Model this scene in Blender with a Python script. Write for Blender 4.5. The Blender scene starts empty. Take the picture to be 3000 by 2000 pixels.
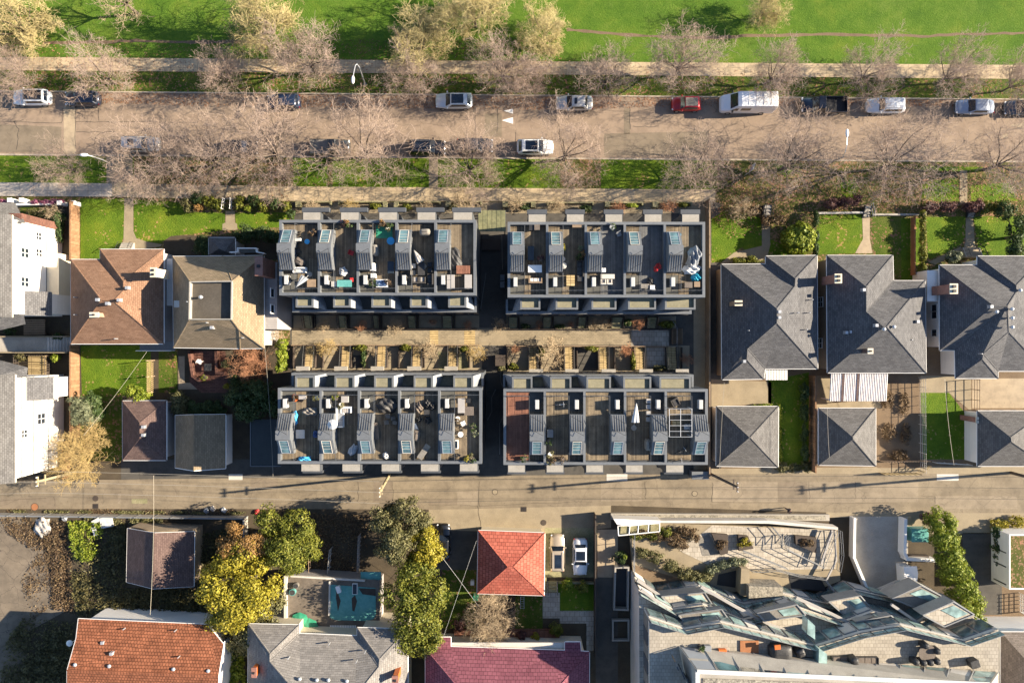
import bpy, bmesh, math, random
import numpy as np
from mathutils import Vector, Matrix
R = math.radians
rnd = random.Random(11)
sc = bpy.context.scene
col = sc.collection
CAM_H = 85.0

def W(px, py, z=0.0):
    """ground plan point of something seen at photo pixel (px,py) standing z metres high"""
    k = 0.0005 * (CAM_H - z)
    return ((px - 1500) * k, (1000 - py) * k, z)

def W2(px, py, z=0.0):
    return W(px, py, z)[:2]

# ---------------------------------------------------------------- camera, light
cam = bpy.data.cameras.new('camera'); camo = bpy.data.objects.new('camera', cam); col.objects.link(camo)
camo.location = (0, 0, CAM_H); camo.rotation_euler = (0, 0, 0)
cam.sensor_width = 36; cam.lens = 24; cam.sensor_fit = 'HORIZONTAL'
cam.clip_start = 0.5; cam.clip_end = 5000
sc.camera = camo
SUN_EL, SUN_ROT = R(23.5), R(84.2)
wd = bpy.data.worlds.new('World'); sc.world = wd; wd.use_nodes = True
n = wd.node_tree.nodes; bg = n['Background']
sky = n.new('ShaderNodeTexSky'); sky.sky_type = 'NISHITA'; sky.sun_disc = False
sky.sun_elevation = SUN_EL; sky.sun_rotation = SUN_ROT; sky.air_density = 0.7; sky.dust_density = 0.15
wd.node_tree.links.new(sky.outputs[0], bg.inputs[0]); bg.inputs[1].default_value = 0.08
sl = bpy.data.lights.new('sun', 'SUN'); so = bpy.data.objects.new('sun', sl); col.objects.link(so)
sl.energy = 5.0; sl.angle = R(0.5); sl.color = (1.0, 0.86, 0.665)
sd = Vector((math.sin(SUN_ROT) * math.cos(SUN_EL), math.cos(SUN_ROT) * math.cos(SUN_EL), math.sin(SUN_EL)))
so.rotation_euler = sd.to_track_quat('Z', 'Y').to_euler(); so.location = (60, 5, 40)
vs = sc.view_settings; vs.view_transform = 'Standard'; vs.look = 'None'; vs.gamma = 1; vs.exposure = 1.75
sc.render.engine = 'CYCLES'
sc.cycles.max_bounces = 5; sc.cycles.diffuse_bounces = 3; sc.cycles.glossy_bounces = 2
sc.cycles.transparent_max_bounces = 6

# ---------------------------------------------------------------- materials
def _mat(name):
    m = bpy.data.materials.new(name); m.use_nodes = True
    t = m.node_tree; b = t.nodes['Principled BSDF']
    return m, t, b

def _n(t, kind, **kw):
    o = t.nodes.new(kind)
    for k, v in kw.items():
        setattr(o, k, v)
    return o

def _ramp(t, fac, stops):
    r = _n(t, 'ShaderNodeValToRGB'); e = r.color_ramp.elements
    while len(e) < len(stops): e.new(0.5)
    for el, (p, c) in zip(e, stops):
        el.position = p; el.color = (*c, 1)
    t.links.new(fac, r.inputs[0]); return r.outputs[0]

def _noise(t, vec, scale, detail=4, rough=0.6):
    o = _n(t, 'ShaderNodeTexNoise'); o.inputs['Scale'].default_value = scale
    o.inputs['Detail'].default_value = detail; o.inputs['Roughness'].default_value = rough
    if vec is not None: t.links.new(vec, o.inputs['Vector'])
    return o.outputs['Fac']

def _math(t, op, a, b=None, clamp=False):
    o = _n(t, 'ShaderNodeMath', operation=op, use_clamp=clamp)
    for i, s in enumerate((a, b)):
        if s is None: continue
        if isinstance(s, (int, float)): o.inputs[i].default_value = s
        else: t.links.new(s, o.inputs[i])
    return o.outputs[0]

def _mix(t, fac, a, b, blend='MIX'):
    o = _n(t, 'ShaderNodeMix', data_type='RGBA', blend_type=blend)
    for i, s in ((0, fac), (6, a), (7, b)):
        if isinstance(s, (int, float)): o.inputs[i].default_value = s
        elif isinstance(s, tuple): o.inputs[i].default_value = (*s, 1)
        else: t.links.new(s, o.inputs[i])
    return o.outputs[2]

def _pos(t): return _n(t, 'ShaderNodeNewGeometry').outputs['Position']
def _obj(t): return _n(t, 'ShaderNodeTexCoord').outputs['Object']
def _uv(t): return _n(t, 'ShaderNodeTexCoord').outputs['UV']

def _bump(t, b, h, strength, dist=0.02):
    o = _n(t, 'ShaderNodeBump'); o.inputs['Strength'].default_value = strength; o.inputs['Distance'].default_value = dist
    t.links.new(h, o.inputs['Height']); t.links.new(o.outputs[0], b.inputs['Normal'])

def _fin(b, rough, metal=0.0, spec=0.3, coat=0.0):
    b.inputs['Roughness'].default_value = rough; b.inputs['Metallic'].default_value = metal
    b.inputs['Specular IOR Level'].default_value = spec; b.inputs['Coat Weight'].default_value = coat
    b.inputs['Coat Roughness'].default_value = 0.08

def m_noise(name, c1, c2, fine=12.0, broad=0.5, rough=0.85, bump=0.0, metal=0.0, spec=0.3, coat=0.0, mixw=0.5, lo=0.3, hi=0.7, c3=None):
    m, t, b = _mat(name); p = _pos(t)
    f1 = _noise(t, p, fine, 5, 0.65); f2 = _noise(t, p, broad, 4, 0.6)
    f = _math(t, 'ADD', _math(t, 'MULTIPLY', f1, 1 - mixw), _math(t, 'MULTIPLY', f2, mixw))
    st = [(lo, c1), (hi, c2)] if c3 is None else [(lo, c1), ((lo + hi) / 2, c2), (hi, c3)]
    t.links.new(_ramp(t, f, st), b.inputs['Base Color'])
    if bump: _bump(t, b, f1, bump, 0.05)
    _fin(b, rough, metal, spec, coat); return m

def m_plain(name, c, rough=0.6, metal=0.0, spec=0.4, coat=0.0, var=0.12):
    return m_noise(name, tuple(x * (1 - var) for x in c), tuple(min(1, x * (1 + var)) for x in c), 6.0, 0.8, rough, 0, metal, spec, coat)

def m_brick(name, c1, c2, mortar, bw, bh, ms=0.01, rough=0.85, bump=0.4, offs=0.5, stain=(0.6, 1.25), sscale=0.6, spec=0.2, swap=False):
    m, t, b = _mat(name); uv = _uv(t)
    if swap:
        mp = _n(t, 'ShaderNodeMapping'); mp.inputs['Rotation'].default_value = (0, 0, R(90)); t.links.new(uv, mp.inputs[0]); uv = mp.outputs[0]
    k = _n(t, 'ShaderNodeTexBrick', offset=offs); t.links.new(uv, k.inputs['Vector'])
    k.inputs['Color1'].default_value = (*c1, 1); k.inputs['Color2'].default_value = (*c2, 1); k.inputs['Mortar'].default_value = (*mortar, 1)
    k.inputs['Scale'].default_value = 1.0; k.inputs['Brick Width'].default_value = bw; k.inputs['Row Height'].default_value = bh
    k.inputs['Mortar Size'].default_value = ms; k.inputs['Mortar Smooth'].default_value = 0.3; k.inputs['Bias'].default_value = 0.0
    p = _pos(t); f = _math(t, 'ADD', _math(t, 'MULTIPLY', _noise(t, p, sscale, 5, .65), 0.65), _math(t, 'MULTIPLY', _noise(t, p, 14, 3), 0.35))
    g = _ramp(t, f, [(0.3, (stain[0],) * 3), (0.7, (stain[1],) * 3)])
    t.links.new(_mix(t, 1.0, k.outputs['Color'], g, 'MULTIPLY'), b.inputs['Base Color'])
    if bump:
        h = _math(t, 'ADD', _math(t, 'MULTIPLY', k.outputs['Fac'], -1.0), _math(t, 'MULTIPLY', _noise(t, p, 25, 3), 0.5))
        _bump(t, b, h, bump, 0.03)
    _fin(b, rough, 0, spec); return m

def m_leaf(name, cols, rough=0.55, trans=0.25, broad=0.9):
    """foliage: one tone per leaf, drifting through the crown"""
    m, t, b = _mat(name)
    g = _n(t, 'ShaderNodeNewGeometry')
    f = _math(t, 'ADD', _math(t, 'MULTIPLY', g.outputs['Random Per Island'], 0.55), _math(t, 'MULTIPLY', _noise(t, g.outputs['Position'], broad, 3), 0.6))
    k = len(cols)
    c = _ramp(t, f, [(0.18 + 0.7 * i / max(1, k - 1), q) for i, q in enumerate(cols)])
    t.links.new(c, b.inputs['Base Color']); _fin(b, rough, 0, 0.25)
    if trans:
        tr = _n(t, 'ShaderNodeBsdfTranslucent'); t.links.new(c, tr.inputs[0])
        mx = _n(t, 'ShaderNodeMixShader'); mx.inputs[0].default_value = trans
        t.links.new(b.outputs[0], mx.inputs[1]); t.links.new(tr.outputs[0], mx.inputs[2])
        t.links.new(mx.outputs[0], t.nodes['Material Output'].inputs[0])
    return m

def m_grass(name, cols, leafy=0.0, leafcol=(0.22, 0.12, 0.06), broad=0.12):
    m, t, b = _mat(name); p = _pos(t)
    a = _noise(t, p, 5.5, 7, 0.75); c = _noise(t, p, broad, 3); d = _noise(t, p, 0.9, 4, .6)
    f = _math(t, 'ADD', _math(t, 'MULTIPLY', a, 0.5), _math(t, 'ADD', _math(t, 'MULTIPLY', c, 0.3), _math(t, 'MULTIPLY', d, 0.2)))
    k = len(cols)
    cc = _ramp(t, f, [(0.36 + 0.28 * i / (k - 1), q) for i, q in enumerate(cols)])
    if leafy:
        v = _n(t, 'ShaderNodeTexVoronoi'); v.inputs['Scale'].default_value = 5.0; t.links.new(p, v.inputs['Vector'])
        sep = _n(t, 'ShaderNodeSeparateColor'); t.links.new(v.outputs['Color'], sep.inputs[0])
        q = _math(t, 'MULTIPLY', sep.outputs[0], _math(t, 'ADD', _noise(t, p, 0.35, 4), 0.45))
        q = _math(t, 'GREATER_THAN', q, 1 - leafy)
        cc = _mix(t, _math(t, 'MULTIPLY', q, 0.85), cc, leafcol)
    wr = _ramp(t, _noise(t, p, 0.28, 5, .65), [(0.38, (0.78, 0.84, 0.9)), (0.52, (1, 1, 1)), (0.68, (1.5, 1.16, 1.3))])
    cc = _mix(t, 0.75, cc, wr, 'MULTIPLY')
    t.links.new(cc, b.inputs['Base Color']); _bump(t, b, a, 0.9, 0.12); _fin(b, 0.9, 0, 0.1); return m

def m_road(name, c1, c2, patch=0.25, cracks=0.5, crackcol=(0.06, 0.05, 0.045), cscale=0.22, litter=0.0):
    m, t, b = _mat(name); p = _pos(t)
    a = _noise(t, p, 20, 4, .7); c = _noise(t, p, 0.35, 5, .6)
    mp = _n(t, 'ShaderNodeMapping'); mp.inputs['Scale'].default_value = (0.05, 0.6, 1); t.links.new(p, mp.inputs[0])
    s = _noise(t, mp.outputs[0], 1.0, 4)
    f = _math(t, 'ADD', _math(t, 'MULTIPLY', a, 0.3), _math(t, 'ADD', _math(t, 'MULTIPLY', c, 0.4), _math(t, 'MULTIPLY', s, 0.3)))
    cc = _ramp(t, f, [(0.36, c1), (0.64, c2)])
    st = _ramp(t, _noise(t, p, 0.9, 6, .7), [(0.40, (0.72, 0.72, 0.72)), (0.52, (1, 1, 1)), (0.66, (1.14, 1.13, 1.1))])
    cc = _mix(t, 0.5, cc, st, 'MULTIPLY')
    sp = _math(t, 'GREATER_THAN', _noise(t, p, 3.5, 2, .5), 0.70)
    cc = _mix(t, _math(t, 'MULTIPLY', sp, 0.45), cc, tuple(x * .45 for x in c1))
    if cracks:
        w = _n(t, 'ShaderNodeTexNoise'); w.inputs['Scale'].default_value = 1.2; t.links.new(p, w.inputs['Vector'])
        off = _mix(t, 0.04, p, w.outputs['Color'], 'ADD')
        v = _n(t, 'ShaderNodeTexVoronoi', feature='DISTANCE_TO_EDGE'); v.inputs['Scale'].default_value = cscale
        t.links.new(_mix(t, 0.6, p, w.outputs['Color'], 'ADD'), v.inputs['Vector'])
        e = _math(t, 'LESS_THAN', v.outputs['Distance'], 0.007)
        e = _math(t, 'MULTIPLY', e, _math(t, 'GREATER_THAN', _noise(t, p, 0.13, 2), 0.48))
        cc = _mix(t, _math(t, 'MULTIPLY', e, cracks), cc, crackcol)
    t.links.new(cc, b.inputs['Base Color']); _bump(t, b, a, 0.25, 0.02); _fin(b, 0.9, 0, 0.2); return m

def m_glass(name, c, rough=0.12, spec=0.6, var=0.5):
    m, t, b = _mat(name); p = _pos(t)
    f = _noise(t, p, 0.9, 3)
    t.links.new(_ramp(t, f, [(0.35, tuple(x * (1 - var) for x in c)), (0.65, tuple(min(1, x * (1 + var)) for x in c))]), b.inputs['Base Color'])
    _fin(b, rough, 0, spec); return m

M = {}
def defmats():
    M['soil'] = m_noise('soil', (0.035, 0.027, 0.019), (0.10, 0.078, 0.05), 9, 0.5, .95, .5)
    M['bare_earth'] = m_noise('bare_earth', (0.10, 0.07, 0.045), (0.22, 0.155, 0.095), 9, 0.6, .95, .4)
    M['park_grass'] = m_grass('park_grass', [(0.05, 0.105, 0.012), (0.08, 0.15, 0.016), (0.125, 0.18, 0.032)])
    M['verge_grass'] = m_grass('verge_grass', [(0.03, 0.055, 0.008), (0.075, 0.11, 0.015), (0.15, 0.14, 0.04)], 0.16, (0.24, 0.13, 0.075), 0.3)
    M['lawn_grass'] = m_grass('lawn_grass', [(0.045, 0.09, 0.008), (0.085, 0.145, 0.012), (0.15, 0.20, 0.02)], 0.06, (0.28, 0.2, 0.08), 0.25)
    M['leafy_grass'] = m_grass('leafy_grass', [(0.045, 0.06, 0.012), (0.09, 0.095, 0.025), (0.16, 0.12, 0.06)], 0.32, (0.26, 0.16, 0.095), 0.3)
    M['asphalt'] = m_road('asphalt', (0.22, 0.165, 0.122), (0.295, 0.225, 0.165), cracks=0.3)
    M['lane_asphalt'] = m_road('lane_asphalt', (0.15, 0.122, 0.088), (0.27, 0.22, 0.152), cracks=0.3, cscale=0.3)
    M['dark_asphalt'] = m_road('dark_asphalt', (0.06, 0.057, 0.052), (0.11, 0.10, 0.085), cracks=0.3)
    M['patch_asphalt'] = m_road('patch_asphalt', (0.16, 0.13, 0.095), (0.225, 0.18, 0.13), cracks=0.3)
    M['lane_pale'] = m_road('lane_pale', (0.19, 0.155, 0.112), (0.30, 0.245, 0.175), cracks=.3)
    M['old_lot'] = m_road('old_lot', (0.10, 0.083, 0.064), (0.23, 0.185, 0.135), cracks=.9, cscale=0.5)
    M['pale_patch'] = m_road('pale_patch', (0.30, 0.24, 0.17), (0.40, 0.32, 0.22), cracks=0)
    M['sidewalk'] = m_brick('sidewalk', (0.40, 0.315, 0.20), (0.46, 0.36, 0.235), (0.25, 0.19, 0.12), 1.7, 1.7, 0.02, .9, .1, 0.0, (0.75, 1.2), 0.5)
    M['sidewalk_grey'] = m_brick('sidewalk_grey', (0.38, 0.34, 0.29), (0.44, 0.39, 0.33), (0.22, 0.2, 0.17), 1.7, 1.7, 0.02, .9, .1, 0.0, (0.75, 1.2), 0.5)
    M['kerb'] = m_noise('kerb', (0.30, 0.25, 0.19), (0.45, 0.38, 0.29), 12, 1, .9, .2)
    M['path'] = m_noise('path_concrete', (0.19, 0.155, 0.105), (0.33, 0.27, 0.18), 10, 0.7, .9, .2)
    M['court'] = m_brick('court_paving', (0.24, 0.20, 0.14), (0.31, 0.255, 0.175), (0.17, 0.135, 0.08), 0.4, 0.2, 0.012, .9, .2, 0.5, (0.6, 1.3), 0.4)
    M['concrete'] = m_noise('concrete', (0.24, 0.22, 0.19), (0.42, 0.385, 0.33), 8, 0.6, .85, .15)
    M['pale_concrete'] = m_noise('pale_concrete', (0.42, 0.39, 0.34), (0.6, 0.56, 0.5), 8, 0.6, .85, .1)
    M['mossy_concrete'] = m_noise('mossy_concrete', (0.12, 0.12, 0.05), (0.36, 0.32, 0.2), 5, 0.8, .9, .2)
    M['paver'] = m_brick('paver', (0.36, 0.32, 0.26), (0.46, 0.41, 0.34), (0.2, 0.175, 0.14), 0.6, 0.6, 0.025, .9, .2, 0.5, (0.7, 1.2), 0.8)
    M['gravel'] = m_noise('gravel', (0.10, 0.09, 0.075), (0.42, 0.38, 0.3), 7, 3, .95, .9, lo=.38, hi=.62)
    M['tile_deck'] = m_brick('tile_deck', (0.31, 0.275, 0.225), (0.38, 0.34, 0.28), (0.19, 0.17, 0.14), 0.4, 0.4, 0.02, .9, .15, 0.5, (0.8, 1.15), 0.5)
    sh = lambda n, a, b, w=0.4, h=0.2, s=(0.8, 1.18), ms=0.012: m_brick(n, a, b, tuple(x * 0.45 for x in a), w, h, ms, .9, .75, .5, s, 0.7)
    M['grey_shingle'] = sh('grey_shingle', (0.105, 0.10, 0.096), (0.15, 0.144, 0.138))
    M['blue_shingle'] = sh('blue_shingle', (0.088, 0.087, 0.09), (0.13, 0.128, 0.13))
    M['brown_shingle'] = sh('brown_shingle', (0.19, 0.108, 0.068), (0.25, 0.148, 0.096))
    M['dim_brown_shingle'] = sh('dim_brown_shingle', (0.105, 0.07, 0.062), (0.145, 0.098, 0.085))
    M['tan_shingle'] = sh('tan_shingle', (0.20, 0.155, 0.10), (0.27, 0.205, 0.135))
    M['taupe_shingle'] = sh('taupe_shingle', (0.15, 0.125, 0.105), (0.21, 0.175, 0.15))
    M['pale_shingle'] = sh('pale_shingle', (0.16, 0.15, 0.14), (0.225, 0.21, 0.195), 0.5, 0.25)
    M['red_tile'] = sh('red_tile', (0.34, 0.09, 0.062), (0.43, 0.13, 0.09), 0.5, 0.42, (0.72, 1.2), 0.03)
    M['clay_tile'] = sh('clay_tile', (0.24, 0.088, 0.045), (0.36, 0.135, 0.07), 0.35, 0.35, (0.42, 1.2), 0.04)
    M['magenta_tile'] = sh('magenta_tile', (0.185, 0.062, 0.082), (0.24, 0.085, 0.108), 0.5, 0.42, (0.8, 1.15), 0.03)
    M['deck'] = m_brick('deck_boards', (0.15, 0.12, 0.085), (0.27, 0.215, 0.145), (0.035, 0.026, 0.02), 30, 0.15, 0.016, .85, .5, 0.3, (0.5, 1.3), 1.1, swap=True)
    M['deck_grey'] = m_brick('deck_boards_grey', (0.115, 0.115, 0.115), (0.165, 0.165, 0.16), (0.05, 0.05, 0.05), 30, 0.15, 0.014, .85, .4, 0.3, (0.6, 1.25), 1.1, swap=True)
    M['deck_red'] = m_brick('deck_boards_red', (0.20, 0.09, 0.06), (0.28, 0.13, 0.085), (0.05, 0.025, 0.02), 30, 0.15, 0.016, .85, .4, 0.3, (0.6, 1.25), 1.1, swap=True)
    M['wood'] = m_brick('fence_boards', (0.25, 0.14, 0.075), (0.36, 0.21, 0.12), (0.09, 0.05, 0.03), 0.16, 30, 0.02, .85, .5, 0.0, (0.6, 1.25), 1.5)
    M['tread'] = m_brick('step_boards', (0.42, 0.31, 0.15), (0.52, 0.39, 0.2), (0.12, 0.08, 0.04), 30, 0.3, 0.03, .85, .5, 0.0, (0.6, 1.2), 1.5)
    M['old_wood'] = m_plain('old_wood', (0.24, 0.17, 0.11), .85, var=.3)
    M['dark_wood'] = m_plain('dark_wood', (0.06, 0.045, 0.035), .8, var=.3)
    M['red_brick'] = m_brick('red_brick', (0.24, 0.085, 0.06), (0.32, 0.12, 0.085), (0.3, 0.26, 0.22), 0.22, 0.075, 0.012, .9, .3)
    M['patio_brick'] = m_brick('patio_brick', (0.13, 0.065, 0.05), (0.2, 0.095, 0.07), (0.07, 0.04, 0.03), 0.5, 0.2, 0.02, .9, .3)
    M['white_wall'] = m_brick('white_wall', (0.78, 0.745, 0.69), (0.82, 0.785, 0.73), (0.7, 0.66, 0.6), 3, 0.25, 0.012, .7, .25, 0.5, (0.92, 1.04), 0.5)
    M['white'] = m_plain('white_paint', (0.78, 0.76, 0.72), .5, var=.04)
    M['cream'] = m_plain('cream_paint', (0.62, 0.55, 0.42), .7, var=.1)
    M['tan_wall'] = m_brick('tan_wall', (0.32, 0.24, 0.17), (0.35, 0.265, 0.19), (0.24, 0.18, 0.13), 4, 0.2, 0.012, .8, .2, .5, (0.85, 1.1))
    M['grey_wall'] = m_brick('grey_wall', (0.33, 0.31, 0.30), (0.36, 0.34, 0.33), (0.25, 0.235, 0.225), 4, 0.2, 0.012, .8, .2, .5, (0.85, 1.1))
    M['plank_wall'] = m_brick('plank_wall', (0.36, 0.28, 0.19), (0.44, 0.35, 0.25), (0.2, 0.15, 0.1), 4, 0.18, 0.015, .8, .3, .5, (0.7, 1.15))
    M['clad'] = m_noise('dark_cladding', (0.06, 0.066, 0.075), (0.09, 0.097, 0.107), 5, 0.6, .55, 0, .1)
    M['flash'] = m_noise('grey_flashing', (0.125, 0.135, 0.145), (0.18, 0.19, 0.20), 4, 0.5, .5, 0, .2)
    M['seam'] = m_noise('seamed_metal', (0.13, 0.138, 0.145), (0.19, 0.198, 0.205), 5, 0.6, .5, 0, .2)
    M['membrane'] = m_noise('roof_membrane', (0.06, 0.062, 0.06), (0.12, 0.118, 0.105), 9, 0.5, .9, .2)
    M['bay_roof'] = m_noise('bay_membrane', (0.24, 0.225, 0.195), (0.36, 0.335, 0.295), 6, 1.2, .85, .1)
    M['bay_floor'] = m_noise('bay_floor', (0.16, 0.15, 0.10), (0.27, 0.25, 0.175), 6, 1.2, .85, .1)
    M['bay_pale'] = m_plain('pale_panel', (0.23, 0.245, 0.265), .5, var=.06)
    M['black'] = m_plain('black_metal', (0.025, 0.025, 0.027), .5, var=.2)
    M['rail'] = m_plain('rail_metal', (0.20, 0.205, 0.21), .55, .2, var=.1)
    M['steel'] = m_plain('galvanised_steel', (0.5, 0.51, 0.52), .4, .5, var=.08)
    M['teal_glass'] = m_glass('skylight_glass', (0.085, 0.15, 0.16), .15, .6, .45)
    M['teal_pale'] = m_glass('pale_glass', (0.24, 0.34, 0.32), .15, .6, .4)
    M['facade_glass'] = m_glass('facade_glass', (0.10, 0.14, 0.145), .12, .6, .5)
    M['dark_glass'] = m_glass('dark_glass', (0.02, 0.028, 0.038), .08, .7, .4)
    M['car_glass'] = m_glass('car_glass', (0.012, 0.018, 0.03), .06, .8, .4)
    M['rubber'] = m_plain('rubber', (0.02, 0.02, 0.02), .8)
    M['rim'] = m_plain('alloy', (0.45, 0.45, 0.46), .35, .7)
    M['lamp_glass'] = m_plain('lamp_glass', (0.75, 0.76, 0.78), .2)
    M['tail_red'] = m_plain('tail_red', (0.35, 0.02, 0.02), .25)
    M['tarp_blue'] = m_noise('blue_tarp', (0.03, 0.25, 0.50), (0.09, 0.42, 0.68), 5, 1.5, .4, .6)
    M['tarp_teal'] = m_noise('teal_tarp', (0.07, 0.25, 0.225), (0.16, 0.40, 0.37), 3, 0.6, .35, .5)
    M['tarp_green'] = m_noise('green_tarp', (0.02, 0.18, 0.10), (0.05, 0.28, 0.17), 4, 1, .4, .4)
    M['cover_black'] = m_noise('black_cover', (0.02, 0.02, 0.021), (0.07, 0.068, 0.066), 4, 1.5, .5, .6)
    M['cover_grey'] = m_noise('grey_cover', (0.13, 0.12, 0.105), (0.24, 0.22, 0.19), 5, 1.5, .7, .5)
    M['cover_brown'] = m_noise('brown_cover', (0.10, 0.08, 0.065), (0.17, 0.14, 0.115), 5, 1.5, .7, .5)
    M['cloth_white'] = m_noise('white_cloth', (0.42, 0.42, 0.41), (0.66, 0.65, 0.63), 4, 1.5, .8, .5)
    M['cushion'] = m_plain('cushion', (0.33, 0.31, 0.29), .9, var=.15)
    M['wicker'] = m_plain('wicker', (0.05, 0.045, 0.04), .8, var=.3)
    M['orange'] = m_plain('orange_plastic', (0.55, 0.13, 0.025), .5)
    M['red'] = m_plain('red_plastic', (0.5, 0.03, 0.03), .5)
    M['ac_white'] = m_plain('ac_white', (0.44, 0.435, 0.42), .5, var=.05)
    M['rust'] = m_noise('rust_board', (0.24, 0.10, 0.045), (0.36, 0.16, 0.075), 4, 1.2, .85, .2)
    M['bark_pink'] = m_plain('bare_twigs', (0.335, 0.252, 0.20), .85, var=.3)
    M['bark_tan'] = m_plain('tan_twigs', (0.40, 0.31, 0.20), .85, var=.3)
    M['bark_olive'] = m_plain('olive_twigs', (0.44, 0.36, 0.17), .85, var=.3)
    M['bark_red'] = m_plain('red_twigs', (0.42, 0.21, 0.115), .85, var=.3)
    M['bark_gold'] = m_plain('golden_twigs', (0.40, 0.29, 0.12), .85, var=.3)
    M['trunk'] = m_noise('bark', (0.06, 0.048, 0.036), (0.17, 0.135, 0.10), 9, 2, .95, .6)
    M['pole_wood'] = m_noise('pole_wood', (0.26, 0.21, 0.12), (0.40, 0.33, 0.2), 9, 2, .9, .4)
    M['pole_dark'] = m_noise('dark_pole_wood', (0.07, 0.055, 0.045), (0.13, 0.10, 0.08), 9, 2, .9, .4)
    M['wire'] = m_plain('wire', (0.30, 0.27, 0.22), .7)
    M['wire_dark'] = m_plain('dark_wire', (0.03, 0.03, 0.03), .7)
    L = m_leaf
    M['leaf_green'] = L('leaf_green', [(0.055, 0.072, 0.012), (0.13, 0.148, 0.02), (0.26, 0.25, 0.042)])
    M['leaf_yellow'] = L('leaf_yellow', [(0.125, 0.12, 0.013), (0.29, 0.25, 0.024), (0.44, 0.37, 0.05)])
    M['leaf_orange'] = L('leaf_orange', [(0.12, 0.07, 0.025), (0.30, 0.17, 0.055), (0.36, 0.22, 0.09)])
    M['leaf_olive'] = L('leaf_olive', [(0.05, 0.055, 0.02), (0.13, 0.125, 0.05), (0.23, 0.21, 0.10)])
    M['leaf_dark'] = L('leaf_dark', [(0.02, 0.042, 0.014), (0.05, 0.085, 0.026), (0.10, 0.13, 0.045)])
    M['leaf_bright'] = L('leaf_bright', [(0.07, 0.11, 0.01), (0.16, 0.21, 0.018), (0.32, 0.34, 0.05)])
    M['leaf_blue'] = L('leaf_blue', [(0.07, 0.09, 0.06), (0.17, 0.19, 0.11), (0.28, 0.29, 0.17)])
    M['leaf_ivy'] = L('leaf_ivy', [(0.03, 0.033, 0.014), (0.075, 0.068, 0.027), (0.15, 0.13, 0.05)])
    M['leaf_purple'] = L('leaf_purple', [(0.05, 0.025, 0.03), (0.13, 0.06, 0.06), (0.2, 0.11, 0.08)])
    M['leaf_pink'] = L('leaf_pink', [(0.12, 0.04, 0.06), (0.32, 0.10, 0.17), (0.45, 0.2, 0.28)])
    M['leaf_fallen'] = L('leaf_fallen', [(0.14, 0.06, 0.03), (0.26, 0.13, 0.07), (0.36, 0.22, 0.13)], .8, 0)
    M['leaf_brown'] = L('leaf_brown', [(0.05, 0.034, 0.022), (0.12, 0.078, 0.045), (0.22, 0.155, 0.08)])
defmats()

# ---------------------------------------------------------------- mesh builder
ORG = {}
def _p3(a): return (float(a[0]), float(a[1]), float(a[2]))

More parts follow.
